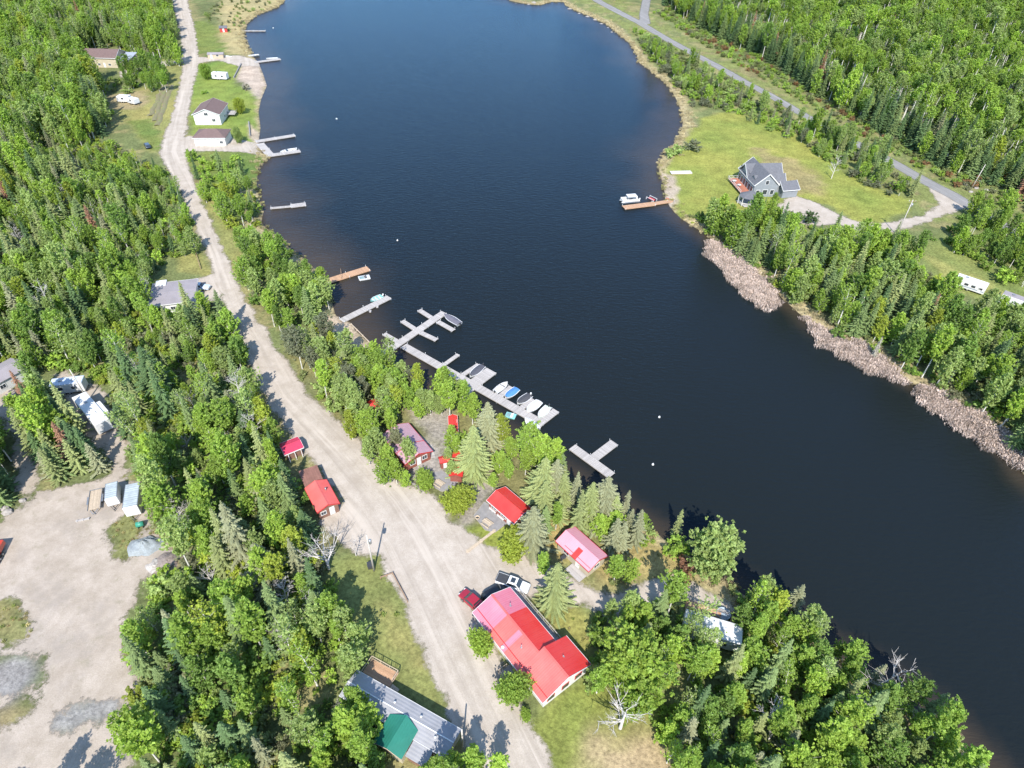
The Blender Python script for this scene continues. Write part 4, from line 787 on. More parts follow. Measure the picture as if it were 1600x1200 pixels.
# ================================================================ TREES
def leaf_mat(name, rough=0.6, trans=0.28, vary=0.35):
    m, t, p = newmat(name); L = t.links.new
    tint = nd(t, "ShaderNodeAttribute", attribute_type='INSTANCER', attribute_name="tint").outputs["Color"]
    v = nd(t, "ShaderNodeAttribute", attribute_name="lv").outputs["Fac"]
    oi = nd(t, "ShaderNodeObjectInfo").outputs["Random"]
    c = mixc(t, 1.0, tint, mul(t, rng(t, v, 0, 1, 1 - vary, 1 + vary), rng(t, oi, 0, 1, 0.85, 1.15)), 'MULTIPLY')
    L(c, p.inputs["Base Color"]); p.inputs["Roughness"].default_value = rough; p.inputs["Specular IOR Level"].default_value = 0.35
    tr = nd(t, "ShaderNodeBsdfTranslucent"); L(mixc(t, 1.0, c, (1.15, 1.25, 0.6), 'MULTIPLY'), tr.inputs["Color"])
    mx = nd(t, "ShaderNodeMixShader"); mx.inputs[0].default_value = trans; L(p.outputs[0], mx.inputs[1]); L(tr.outputs[0], mx.inputs[2])
    L(mx.outputs[0], t.nodes["Material Output"].inputs["Surface"]); return m
LEAF = leaf_mat("leaves", .6, .42, .4); NEEDLE = leaf_mat("spruce_needles", 0.7, 0.12, 0.5)
BARK_P = mat("pale_bark", (0.66, 0.64, 0.58), 0.9, var=0.2, scale=3.0); BARK_D = mat("spruce_bark", (0.17, 0.125, 0.095), 0.95, var=0.15, scale=4)
BARK_G = mat("grey_dead_wood", (0.60, 0.56, 0.52), 0.9, var=0.15, scale=4)

def quads_mesh(name, c, a, b, lv, mat_):
    """one leaf-clump mesh: quads centred c with half axes a, b"""
    n = len(c); v = np.stack([c - a - b, c + a - b, c + a + b, c - a + b], 1).reshape(-1, 3)
    me = bpy.data.meshes.new(name); me.vertices.add(4 * n); me.vertices.foreach_set("co", v.astype(np.float32).ravel())
    me.loops.add(4 * n); me.loops.foreach_set("vertex_index", np.arange(4 * n, dtype=np.int32))
    me.polygons.add(n); me.polygons.foreach_set("loop_start", np.arange(0, 4 * n, 4, dtype=np.int32)); me.polygons.foreach_set("loop_total", np.full(n, 4, np.int32))
    at_ = me.attributes.new("lv", 'FLOAT', 'FACE'); at_.data.foreach_set("value", lv.astype(np.float32))
    me.materials.append(mat_); me.update(); return me
def rand_unit(n, rg):
    v = rg.normal(size=(n, 3)); return v / np.linalg.norm(v, axis=1)[:, None]
def leaves(cen, rad, per, size, rg, flat=0.6):
    """leaf sprays packed round clump centres"""
    n = len(cen) * per
    C0 = np.repeat(cen, per, 0); R0 = np.repeat(rad, per)[:, None]
    u = rand_unit(n, rg); ctr = cen.mean(0); rd_ = C0 - ctr * np.array([1, 1, .75]); rd_ /= np.linalg.norm(rd_, axis=1)[:, None] + 1e-6
    q_ = rg.random((n, 1)) ** 0.5; q_ *= np.where(rg.random((n, 1)) < .12, 1.5, 1.0); c = C0 + u * R0 * q_ * np.array([.85, .85, 0.65]) + rd_ * (u * rd_).sum(1)[:, None] * R0 * q_ * .75
    nrm = u * 0.6 + rand_unit(n, rg) * 0.7 + np.array([0, 0, flat]); nrm /= np.linalg.norm(nrm, axis=1)[:, None]
    a = np.cross(nrm, rand_unit(n, rg)); a /= np.linalg.norm(a, axis=1)[:, None]; b = np.cross(nrm, a)
    s = size * (0.6 + 0.8 * rg.random((n, 1))); 
    lv = np.repeat(rg.random(len(cen)), per) * 0.6 + rg.random(n) * 0.4
    return c, a * s * 0.5, b * s * 0.36, lv
def crown_pts(n, h0, h1, r, shape, rg, inner=0.35):
    """clump centres in the outer part of a crown of profile shape(t), t from bottom to top"""
    out = []
    ph = rg.random(3) * 6.28
    while len(out) < n:
        t = rg.random(); th = rg.random() * 6.283
        rr = r * shape(t) * (1 + 0.22 * math.sin(2 * th + ph[0]) + 0.14 * math.sin(5 * t * 6 + 3 * th + ph[1]))
        if rg.random() > (shape(t) + 0.1): continue
        q = (inner + (1 - inner) * math.sqrt(rg.random()))
        out.append((rr * q * math.cos(th), rr * q * math.sin(th), h0 + (h1 - h0) * t))
    return np.array(out)
def trunk_mesh(name, h, r0, limbs, rg, mat_, lean=0.4, first=0.35, reach=2.0, upright=1.0, twigs=False, fork=False):
    mb = MB(); bx, by = rg.normal() * lean, rg.normal() * lean
    def axis(z): k = z / h; return (bx * k * k, by * k * k, z)
    zs = [-0.4, 0.4, h * .2, h * .4, h * .6, h * .8, h * .97]
    mb.tube([axis(z) if z > 0 else (0, 0, z) for z in zs], [r0 * 1.35, r0 * 1.05, r0 * .9, r0 * .72, r0 * .5, r0 * .28, r0 * .08], 6)
    for i in range(limbs):
        z = h * (first + (0.95 - first) * (i + rg.random() * .6) / limbs); th = rg.random() * 6.283
        L_ = reach * (1.15 - 0.75 * (z / h)) * (0.7 + .5 * rg.random()); up = upright * (0.5 + .5 * rg.random())
        p0 = np.array(axis(z)); d = np.array([math.cos(th), math.sin(th), up]); k = r0 * (1.05 - z / h) * .5 + .015
        p1 = p0 + d * L_ * .5 + rg.normal(size=3) * .08; p2 = p1 + (d + [0, 0, .25]) * L_ * .5 + rg.normal(size=3) * .1
        mb.tube([p0, p1, p2], [k, k * .65, k * .25], 5, caps=False)
        if twigs:
            for j in range(6):
                s0 = p0 + (p2 - p0) * (0.25 + .7 * rg.random()); dd = d * .5 + rg.normal(size=3) * .55 + [0, 0, .35]; l2 = L_ * (.25 + .3 * rg.random())
                s1 = s0 + dd * l2 * .55; s2 = s1 + (dd + rg.normal(size=3) * .3) * l2 * .5
                mb.tube([s0, s1, s2], [k * .42, k * .28, .012], 4, caps=False)
                for q in range(2):
                    e = s1 + (dd + rg.normal(size=3) * .8) * l2 * .5; mb.tube([s1, e], [.02, .008], 3, caps=False)
    me = bpy.data.meshes.new(name); me.from_pydata(mb.v, [], mb.f); me.materials.append(mat_)
    me.polygons.foreach_set("use_smooth", [True] * len(mb.f)); me.update(); return me

PROTO = {}                                                 # kind -> list of (crown mesh, trunk mesh, natural height)
def deciduous(h, h0, r, n, per, size, shape, limbs=10, seed=0, bark=None, lean=.4, r0=.14, clr=.75, inner=.35, tw=9):
    """limbs reach out from a bent stem to the crown's surface; twigs with small leaf sprays sit along their outer part"""
    rg = np.random.default_rng(seed); bx, by = rg.normal() * lean, rg.normal() * lean; mb = MB(); cs, rr, dd = [], [], []
    def axis(z): k = z / h; return np.array([bx * k * k, by * k * k, z])
    zs = [h * .1 * q for q in (0, .4, 2, 4, 6, 8, 9.6)]
    mb.tube([(0, 0, -.4)] + [tuple(axis(z)) for z in zs], [r0 * 1.35, r0 * 1.2, r0 * 1.05, r0 * .9, r0 * .72, r0 * .5, r0 * .28, r0 * .08], 6)
    ph = rg.random(3) * 6.28; NL = int(n * .62)
    for q in range(NL):
        t = ((q + rg.random()) / NL) ** .85; th = q * 2.4 + rg.normal() * .35
        rs = r * shape(t) * (1 + .22 * math.sin(2 * th + ph[0]) + .16 * math.sin(3 * th + 9 * t + ph[1])) * (.72 + .5 * rg.random()); ze = h0 + (h - h0) * t
        zb = max(h0 * .55, ze - rs * (.55 + .5 * rg.random()) - .3); p0 = axis(zb); e = np.array([bx * t * t + rs * math.cos(th), by * t * t + rs * math.sin(th), ze + .15 * rs])
        mid = (p0 + e) / 2 + np.array([0, 0, -.12 * rs]) + rg.normal(size=3) * .08
        if q % 2 == 0: k = r0 * .30 * (1.1 - zb / h) + .012; mb.tube([tuple(p0), tuple(mid), tuple(e)], [k, k * .7, .008], 4, caps=False)
        for a_ in range(tw):
            u = .28 + .75 * (a_ + rg.random() * .8) / tw; w0 = .40 * rs * (1.15 - u) + .14
            c = p0 * (1 - u) ** 2 + 2 * mid * u * (1 - u) + e * u * u + rg.normal(size=3) * np.array([w0, w0, w0 * .6]) * .75
            cs.append(c); rr.append(.16 + .16 * rg.random()); dd.append((e - p0) / (np.linalg.norm(e - p0) + 1e-6) + rg.normal(size=3) * .45)
    cs, rr, dd = np.array(cs), np.array(rr), np.array(dd); m = len(cs) * per; C0 = np.repeat(cs, per, 0); D0 = np.repeat(dd, per, 0); D0 /= np.linalg.norm(D0, axis=1)[:, None]
    u = rand_unit(m, rg) * np.repeat(rr, per)[:, None]; c = C0 + u * .8 + D0 * rg.uniform(-1, 1, (m, 1)) * .30 * clr
    nrm = rand_unit(m, rg) * .8 + np.array([0, -.1, .85]); nrm /= np.linalg.norm(nrm, axis=1)[:, None]; a = np.cross(nrm, D0 + rand_unit(m, rg) * .6); a /= np.linalg.norm(a, axis=1)[:, None]; b = np.cross(nrm, a); s_ = size * (.6 + .8 * rg.random((m, 1)))
    lv = np.repeat(rg.random(len(cs)), per) * .45 + rg.random(m) * .55
    me = quads_mesh("crown", c, a * s_ * .36, b * s_ * .52, lv, LEAF)
    tr = bpy.data.meshes.new("trunk"); tr.from_pydata(mb.v, [], mb.f); tr.materials.append(bark or BARK_P); tr.polygons.foreach_set("use_smooth", [True] * len(mb.f)); tr.update()
    return me, tr, h
egg = lambda t: math.sin(math.pi * min(1, (t * .93 + .07)) ** .8) ** .75
dome = lambda t: math.sqrt(max(0.02, 1 - (2 * t - 1) ** 2 * .9))
top = lambda t: (0.35 + 1.0 * t) if t < .6 else 0.95 * math.sqrt(max(.02, 1 - ((t - .6) / .42) ** 2))
col_ = lambda t: 0.75 * math.sqrt(max(.05, 1 - (2 * t - 1) ** 2)) + .12
PROTO['aspen'] = [deciduous(12, 3.6, 2.1, 84, 8, .27, egg, seed=1), deciduous(13, 5.5, 1.9, 74, 8, .27, top, seed=2, lean=.8), deciduous(11, 2.2, 2.3, 92, 8, .27, egg, seed=3), deciduous(12.5, 5.0, 2.5, 86, 8, .27, top, seed=4, lean=.9),
                  deciduous(10, 1.5, 1.8, 84, 8, .26, col_, seed=5), deciduous(11.5, 3.0, 2.6, 100, 8, .27, dome, seed=6, lean=.6), deciduous(13.5, 4.0, 1.7, 86, 8, .26, col_, seed=7, lean=.7), deciduous(9, 1.2, 2.2, 80, 8, .27, egg, seed=8)]
PROTO['stem_aspen'] = [deciduous(17, 12, 2.0, 52, 8, .29, top, seed=15, lean=1.3, r0=.24), deciduous(16, 11, 1.8, 48, 8, .29, egg, seed=16, lean=1.1, r0=.23)]
PROTO['sparse_aspen'] = [deciduous(13, 6.0, 2.1, 60, 4, .24, top, seed=11, lean=1.0, r0=.18, tw=7), deciduous(12, 4.5, 2.2, 64, 4, .24, egg, seed=12, lean=.9, r0=.17, tw=7), deciduous(11, 3.5, 2.0, 56, 3, .24, dome, seed=13, lean=.9, r0=.16, tw=8)]
PROTO['broadleaf'] = [deciduous(9, 1.2, 3.7, 190, 9, .29, dome, seed=21, bark=BARK_D, r0=.24, tw=12), deciduous(10.5, 2.0, 4.1, 220, 9, .29, dome, seed=22, bark=BARK_D, r0=.26, tw=12)]
PROTO['garden_tree'] = [deciduous(5.2, .5, 2.5, 170, 11, .20, dome, seed=31, bark=BARK_D, lean=.1, r0=.13, tw=10)]
def shrub(h, r, n, per, seed, size=.26):
    rg = np.random.default_rng(seed); cen = crown_pts(n, .25, h - .2, r, dome, rg, .3)
    me = quads_mesh("foliage", *leaves(cen, .42 * (0.7 + .6 * rg.random(n)), per, size, rg), LEAF)
    mb = MB()
    for i in range(7):
        th = rg.random() * 6.28; q = r * .6 * rg.random(); mb.tube([(0, 0, -.2), (q * .5 * math.cos(th), q * .5 * math.sin(th), h * .4), (q * math.cos(th), q * math.sin(th), h * .85)], [.05, .03, .01], 4)
    s = bpy.data.meshes.new("stem"); s.from_pydata(mb.v, [], mb.f); s.materials.append(BARK_D); s.update(); return me, s, h
PROTO['shrub'] = [shrub(2.4, 1.5, 26, 34, 41), shrub(1.8, 1.3, 20, 30, 42), shrub(3.2, 1.6, 32, 34, 43)]

def spruce(h, r, seed, step=.42, nb=9, lowest=.9, droop=.28, ragged=.2):
    rg = np.random.default_rng(seed); cs, as_, bs, lv = [], [], [], []
    z = lowest; k = 0
    while z < h - .25:
        t = (z - lowest) / (h - lowest); Lb = r * (1 - t) ** .85 * (1 + ragged * (rg.random() - .5)) + .12; nn = max(4, int(nb * (1 - .45 * t)))
        off = rg.random() * 6.28; shade = rg.random()
        for i in range(nn):
            th = off + 6.283 * i / nn + rg.normal() * .14; Lq = Lb * (0.55 + .7 * rg.random()); dx, dy = math.cos(th), math.sin(th)
            st = max(2, int(Lq / .30)); lz = z + rg.normal() * .07
            for j in range(st):
                q = (j + .6) / st; x = Lq * q; zz = lz - droop * x * (1 - .35 * q) + .1 * q * q
                wd = (.30 * (1 - q) + .12) * min(1.0, .55 + Lb / 2.2); ln = Lq / st * .75 + .05
                for sgn in (-1, 1):
                    ax = np.array([dx * ln, dy * ln, -droop * ln * .7]); bx = np.array([-dy * sgn * wd, dx * sgn * wd, -wd * .45])
                    ax = ax + bx * .45
                    cs.append([dx * x - dy * sgn * wd * .5, dy * x + dx * sgn * wd * .5, zz - wd * .12]); as_.append(ax * .62); bs.append(bx * .55)
                    lv.append(.25 * shade + .25 * rg.random() + .5 * q)
        z += step * (1 - .35 * t) * (0.85 + .3 * rg.random()); k += 1
    for i in range(5): cs.append([0, 0, h - .1 - i * .05]); th = i * 1.3; as_.append(np.array([.05 * math.cos(th), .05 * math.sin(th), .22])); bs.append(np.array([.07 * math.sin(th), -.07 * math.cos(th), 0.])); lv.append(.9)
    me = quads_mesh("crown", np.array(cs), np.array(as_), np.array(bs), np.array(lv), NEEDLE)
    tr = MB().tube([(0, 0, -.4), (0, 0, h * .5), (0, 0, h * .97)], [.2 * h / 12, .11 * h / 12, .02], 6)
    s = bpy.data.meshes.new("trunk"); s.from_pydata(tr.v, [], tr.f); s.materials.append(BARK_D); s.polygons.foreach_set("use_smooth", [True] * len(tr.f)); s.update()
    return me, s, h
PROTO['spruce'] = [spruce(12, 2.1, 51, .46, 8, ragged=.5), spruce(13, 1.8, 52, .5, 7, ragged=.7), spruce(11, 2.4, 53, .44, 9, ragged=.5), spruce(12.5, 1.6, 54, .5, ragged=.8, nb=7), spruce(9, 2.2, 55, .44, 8, ragged=.6), spruce(13.5, 2.3, 56, .5, 9, ragged=.6)]
PROTO['fir'] = [spruce(11, 2.8, 61, .34, 15, .5, .2, .8), spruce(12, 3.1, 62, .36, 16, .4, .22, .85)]
def bare(h, seed, limbs=12, reach=2.4, r0=.17, upright=1.0, first=.25):
    rg = np.random.default_rng(seed); return None, trunk_mesh("trunk", h, r0, limbs, rg, BARK_G, .5, first, reach, upright, True), h
PROTO['bare'] = [bare(9, 71), bare(10, 72, 15, 2.2), bare(6.5, 73, 11, 3.0, .2, .8, .12)]

TINTS = {  # base colours of foliage
 'lime green': (0.30, 0.42, 0.065), 'fresh green': (0.245, 0.36, 0.06), 'pale green': (0.295, 0.38, 0.12), 'yellow-green': (0.31, 0.37, 0.05),
 'deep green': (0.17, 0.27, 0.055), 'olive': (0.21, 0.245, 0.09), 'dark green': (0.08, 0.135, 0.048), 'dull green': (0.14, 0.195, 0.066),
 'pale olive': (0.21, 0.22, 0.12), 'grey-green': (0.20, 0.22, 0.13), 'rust brown': (0.26, 0.14, 0.085), 'silver-grey': (0.30, 0.28, 0.23), 'reddish': (0.26, 0.15, 0.07)}
DEC_T = ['fresh green'] * 8 + ['lime green'] * 7 + ['pale green'] * 6 + ['deep green'] * 4 + ['yellow-green']
SPR_T = ['dull green'] * 3 + ['olive'] * 3 + ['dark green'] * 3 + ['pale olive']
TREES = []        # dict(kind, var, x, y, s, rz, tint, z)
def occupied(Q, margin=0.0):
    bad = lake_sd(Q) > -0.6
    for f, r in OCC: bad |= f(Q)[0] > -(r + margin)
    return bad
OPEN = [ ([(884,690),(968,733),(985,772),(940,778),(878,732)], .5), ([(486,816),(560,820),(566,880),(500,884)], 4), # canopy-level outlines kept clear (roofs and clearings seen between the trees), z of the outline
 ([(606,660),(640,664),(672,700),(668,726),(640,728),(628,722)], 4), ([(568,616),(600,616),(602,656),(572,656)], 3), ([(700,646),(722,646),(722,688),(702,690)], 3), ([(706,700),(724,700),(722,752),(706,748)], 3),
 ([(676,640),(706,650),(702,700),(680,745),(668,742),(664,690)], 2), ([(762,754),(822,754),(822,820),(745,830),(744,790)], 3), ([(862,822),(955,838),(952,905),(915,905),(866,868)], 3),
 ([(436,680),(472,680),(472,712),(530,750),(532,808),(500,812),(462,740)], 3), ([(556,1028),(590,1024),(730,1130),(726,1175),(640,1200),(560,1110),(548,1050)], 3), ([(640,1080),(730,1130),(715,1180),(660,1180),(620,1195),(585,1160)], 3),
 ([(232,428),(300,426),(325,440),(325,470),(300,486),(250,484)], 4), ([(108,606),(140,604),(180,650),(172,680),(140,676),(108,625)], 3), ([(130,752),(228,750),(232,812),(130,800)], 2),
 ([(1072,935),(1100,925),(1160,955),(1152,1015),(1120,1012),(1075,972)], 3), ([(132,68),(190,68),(190,112),(150,114),(130,90)], 4), ([(1225,215),(1262,215),(1262,232),(1225,232)], 3),
 ([(1130,240),(1245,250),(1250,310),(1190,330),(1140,330),(1125,280)], 3), ([(1486,424),(1550,438),(1548,468),(1490,448)], 3), ([(1558,450),(1610,468),(1610,500),(1560,478)], 3),
 ([(80,586),(150,586),(150,606),(84,606)], 3), ([(-20,570),(16,570),(16,612),(-20,612)], 3), ([(172,146),(222,144),(224,164),(176,166)], 2)]
OPEN = [(poly(p_, z_), z_) for p_, z_ in OPEN]
def sample(pts, z, spacing, seed):
    V = poly(pts, z); lo, hi = V.min(0), V.max(0); rg = np.random.default_rng(seed)
    gx = np.arange(lo[0], hi[0], spacing); gy = np.arange(lo[1], hi[1], spacing * .9); X, Y = np.meshgrid(gx, gy); X[1::2] += spacing / 2
    Q = np.stack([X.ravel(), Y.ravel()], 1) + rg.uniform(-.42, .42, (X.size, 2)) * spacing
    return Q[inside(Q, V)], rg
LOW = [poly(p_, 3) for p_ in ([(60,215),(190,222),(265,258),(300,310),(305,400),(250,430),(225,400),(250,335),(200,280),(60,255)], [(150,500),(235,495),(320,520),(350,600),(300,620),(230,580),(150,560)], [(250,640),(330,690),(330,760),(280,760)])]
def region(pts, z, spacing, mix, hs=(0.8, 1.15), seed=1, dec=DEC_T, spr=SPR_T, thin=0.0, margin=0.0):
    Q, rg = sample(pts, z, spacing, seed); Q = Q[~occupied(Q, margin)]
    for V, zz in OPEN: Q = Q[~inside(Q, V)]
    if not len(Q): return
    # keep a tree out when its crown would stand in front of a roof that the photo shows
    for V, zz in OPEN:
        c = V.mean(0); Q2 = Q * ((CH - 0) / (CH - 5.0))      # ground point hidden by a crown at 7 m
        Q = Q[~inside(Q2 * (CH - zz) / CH, V)]
    gap = vnoise(Q, 11, seed + 3); kinds = list(mix); ws = np.array([mix[k] for k in kinds], float); ws /= ws.sum()
    grove = vnoise(Q, 16, seed + 8)
    low = np.zeros(len(Q), bool)
    for V in LOW: low |= inside(Q, V)
    for i, (x, y) in enumerate(Q):
        if rg.random() < thin * (0.4 + 1.2 * gap[i]) or (low[i] and rg.random() < .3): continue
        w_ = ws.copy()
        for j, k in enumerate(kinds):
            if k in ('spruce', 'fir'): w_[j] *= 0.35 + 1.6 * (grove[i] > .5)
        w_ /= w_.sum(); k = kinds[rg.choice(len(kinds), p=w_)]
        tint = 'silver-grey' if k == 'bare' else (spr[rg.integers(len(spr))] if k in ('spruce', 'fir') else dec[rg.integers(len(dec))])
        s = rg.uniform(*hs) * (1 + .12 * rg.normal()) if k != 'shrub' else rg.uniform(.7, 1.4)
        if low[i] and k != 'shrub': s *= .62
        if k == 'sparse_aspen' and tint in ('deep green',): tint = 'pale green'
        if k in ('spruce',) and rg.random() < .025: tint = 'rust brown'
        TREES.append(dict(kind=k, var=int(rg.integers(len(PROTO[k]))), x=float(x), y=float(y), s=float(np.clip(s, .45, 1.6)), rz=float(rg.random() * 6.28), tint=tint))
def one(kind, u, v, h=None, tint='fresh green', var=0, z=None, wide=1.0):
    """a tree whose crown centre shows at (u, v)"""
    hp_ = PROTO[kind][var][2]; h = h or hp_; x, y = at(u, v, (h * .55 if z is None else z))
    TREES.append(dict(kind=kind, var=var, x=x, y=y, s=h / hp_, rz=random.random() * 6.28, tint=tint, fixed=True, wide=wide))

Z = 6
region([(-70,218),(60,222),(180,228),(235,245),(262,272),(290,302),(300,345),(300,378),(262,395),(232,420),(226,455),(236,490),(290,492),(330,482),(378,505),(402,545),(396,575),(388,605),(418,635),(428,672),(432,700),(450,722),(462,760),(478,800),(492,835),(508,880),(535,925),(552,965),(566,1000),(552,1030),(546,1060),(588,1098),(598,1130),(580,1180),(600,1280),(190,1280),(205,1190),(212,1110),(202,1060),(200,985),(215,935),(250,910),(285,892),(278,850),(255,815),(238,790),(232,755),(200,738),(190,690),(180,640),(150,595),(80,570),(0,560),(-70,570)],
   Z, 3.1, {'aspen': 5, 'sparse_aspen': 2.2, 'spruce': 5.0, 'fir': .4, 'bare': .5}, (0.55, 1.0), 11, thin=.26)
region([(15,600),(60,585),(100,610),(130,660),(160,700),(172,735),(150,755),(110,765),(75,765),(52,720),(38,670)], Z, 3.2, {'aspen': 2, 'spruce': 6}, (0.75, 1.05), 12)
region([(-70,625),(2,632),(22,680),(40,740),(48,765),(20,795),(-70,815)], Z, 3.2, {'aspen': 3, 'spruce': 5}, (0.75, 1.05), 13, dec=['deep green', 'fresh green'], spr=['dark green', 'dull green'])
region([(-160,-80),(250,-80),(262,0),(272,50),(280,88),(250,88),(232,75),(190,68),(170,60),(135,62),(122,95),(160,125),(166,165),(155,205),(100,220),(-160,225)], Z, 4.0, {'aspen': 5, 'sparse_aspen': 2.5, 'spruce': 3}, (0.85, 1.2), 14)
region([(190,96),(220,96),(262,116),(285,118),(285,134),(240,136),(192,138)], 4, 3.6, {'broadleaf': 2, 'aspen': 2}, (0.6, .85), 15, dec=['deep green', 'fresh green'])
region([(290,242),(330,240),(395,252),(400,280),(370,284),(300,278)], 2, 4.6, {'shrub': 3, 'spruce': .6}, (.6, .8), 16, thin=.35, dec=['lime green', 'pale green', 'fresh green'])
region([(312,292),(330,278),(380,284),(404,300),(412,335),(385,352),(350,346),(328,322)], 4, 3.6, {'aspen': 3, 'shrub': 3, 'spruce': .5}, (.45, .75), 17, dec=['lime green', 'yellow-green', 'fresh green', 'pale green'])
region([(372,372),(408,368),(436,392),(474,412),(508,445),(516,478),(480,498),(448,512),(418,500),(398,462),(376,425)], 5, 3.5, {'aspen': 5, 'shrub': 1.5, 'spruce': .6}, (.6, .92), 18, dec=['fresh green', 'pale green', 'lime green', 'deep green'])
region([(436,535),(470,515),(518,524),(552,552),(600,572),(628,582),(642,606),(630,645),(606,652),(590,690),(600,728),(620,745),(632,756),(596,742),(552,700),(515,655),(482,606),(458,575)], 4, 2.9, {'aspen': 6, 'spruce': .8, 'shrub': 1.2, 'sparse_aspen': .8}, (.6, .9), 19, dec=['lime green', 'pale green', 'pale green', 'yellow-green', 'fresh green', 'grey-green'], spr=['pale olive', 'olive'], margin=.8)
region([(640,600),(690,600),(738,606),(742,640),(728,700),(702,760),(690,700),(668,640)], 4, 3.2, {'aspen': 5, 'shrub': 2}, (.6, .9), 20, dec=['lime green', 'pale green', 'yellow-green'], thin=.2)
region([(812,712),(850,702),(880,716),(935,742),(972,768),(990,795),(1000,828),(962,838),(905,822),(866,812),(840,790),(822,745)], 5, 3.9, {'spruce': 2, 'fir': 2, 'aspen': 2.5}, (.7, .95), 21, dec=['lime green', 'fresh green'], spr=['pale olive', 'olive', 'dull green', 'pale olive'], margin=.8)
region([(985,775),(1015,788),(1050,808),(1082,845),(1080,872),(1040,850),(1002,812)], 2, 3.0, {'shrub': 4, 'aspen': 1, 'spruce': .7}, (.35, .6), 22, dec=['grey-green', 'fresh green', 'pale green'])
region([(922,900),(950,880),(1000,884),(1045,915),(1060,950),(1072,985),(1110,1018),(1152,1018),(1162,970),(1150,930),(1180,902),(1205,908),(1255,930),(1300,970),(1360,1005),(1420,1046),(1452,1080),(1480,1120),(1510,1166),(1580,1270),(1075,1290),(1060,1180),(1020,1130),(1010,1080),(960,1078),(925,1055),(930,1000),(935,950)],
   Z, 3.15, {'aspen': 5.5, 'sparse_aspen': 2.0, 'spruce': 2.8, 'bare': .55}, (.52, .88), 23, thin=.05, dec=['fresh green'] * 3 + ['lime green'] * 3 + ['deep green', 'pale green'])
region([(700,1178),(760,1172),(800,1190),(830,1300),(640,1300),(655,1205)], 5, 3.8, {'aspen': 1}, (.7, .9), 24, dec=['fresh green', 'lime green'])
region([(1070,332),(1112,338),(1160,345),(1182,322),(1212,326),(1222,350),(1290,366),(1340,370),(1396,374),(1428,400),(1440,432),(1478,466),(1520,478),(1570,480),(1640,520),(1750,640),(1640,720),(1580,690),(1530,648),(1480,612),(1440,590),(1385,548),(1330,516),(1290,492),(1242,470),(1205,425),(1150,385),(1110,358)],
   Z, 3.7, {'aspen': 5, 'spruce': 4, 'sparse_aspen': .8, 'bare': .12}, (.72, 1.05), 25, thin=.06, spr=['dull green', 'dark green', 'olive', 'dull green'])
region([(1470,372),(1500,352),(1520,336),(1560,345),(1640,372),(1700,480),(1610,440),(1570,425),(1535,405),(1500,385)], 4, 3.8, {'aspen': 3, 'shrub': 3}, (.45, .8), 26, dec=['fresh green', 'deep green', 'lime green'], thin=.1)
region([(1010,66),(1040,70),(1100,108),(1200,160),(1262,192),(1300,218),(1372,252),(1428,288),(1432,304),(1400,300),(1350,282),(1290,243),(1240,213),(1180,186),(1120,166),(1078,160),(1062,130),(1038,102),(1016,88)],
   3, 4.6, {'aspen': 2, 'shrub': 5, 'spruce': 2}, (.45, .8), 27, dec=['fresh green', 'pale green', 'lime green', 'grey-green'], thin=.25)
region([(990,48),(1030,60),(1060,84),(1100,118),(1150,150),(1180,175),(1120,160),(1075,150),(1040,112),(1005,80)], 1.5, 4.2, {'shrub': 1}, (1, 1), 28, dec=['pale green', 'grey-green', 'fresh green', 'olive'], thin=.3)
# the wood beyond the highway: first a dark spruce margin, then aspens with bare stems
region([(1030,4),(1070,30),(1120,60),(1190,92),(1270,148),(1340,190),(1410,232),(1485,272),(1545,290),(1600,318),(1700,370),(1700,350),(1600,290),(1540,262),(1470,240),(1400,200),(1320,155),(1240,95),(1160,50),(1080,0)], 1, 4.3, {'spruce': 7, 'aspen': 2}, (.9, 1.25), 29, spr=['dark green', 'dull green', 'dark green'])
region([(1035,-70),(1085,0),(1160,48),(1240,93),(1320,152),(1400,198),(1470,238),(1540,260),(1600,288),(1700,348),(1850,400),(1850,-75)], 1, 5.2, {'aspen': 2.4, 'stem_aspen': 6, 'sparse_aspen': 3, 'spruce': 1.8, 'bare': .3}, (.8, 1.2), 30, dec=['fresh green'] * 4 + ['lime green'] * 3 + ['deep green', 'pale green', 'pale green'])
region([(1025,-70),(1040,0),(1060,15),(1035,8),(1020,-20)], 1, 5, {'spruce': 1, 'aspen': 1}, (.8, 1), 31)
region([(880,-60),(1000,-60),(1000,-20),(960,5),(900,-25)], 1, 6, {'aspen': 1, 'spruce': 1, 'shrub': 1}, (.6, .9), 32)
region([(1262,196),(1300,212),(1345,236),(1384,258),(1375,268),(1330,250),(1285,228),(1255,208)], 1, 3.6, {'aspen': 4, 'spruce': 2, 'shrub': 2}, (.55, .85), 35, margin=-.4)
region([(1512,326),(1540,338),(1640,395),(1760,470),(1760,540),(1640,440),(1560,380),(1505,345)], 1, 3.4, {'aspen': 4, 'spruce': 2, 'shrub': 2}, (.6, .9), 36, margin=-.4)
# west of the yard, just out of the frame (their shadows fall into it)
region([(-120,1120),(-30,1120),(-10,1170),(30,1215),(100,1260),(100,1330),(-120,1330)], 5, 4.2, {'aspen': 2, 'spruce': 2}, (.7, 1.0), 33)
region([(100,1195),(200,1185),(200,1260),(100,1260)], 1.5, 3.2, {'shrub': 2}, (.6, .9), 34, dec=['olive', 'pale green'])

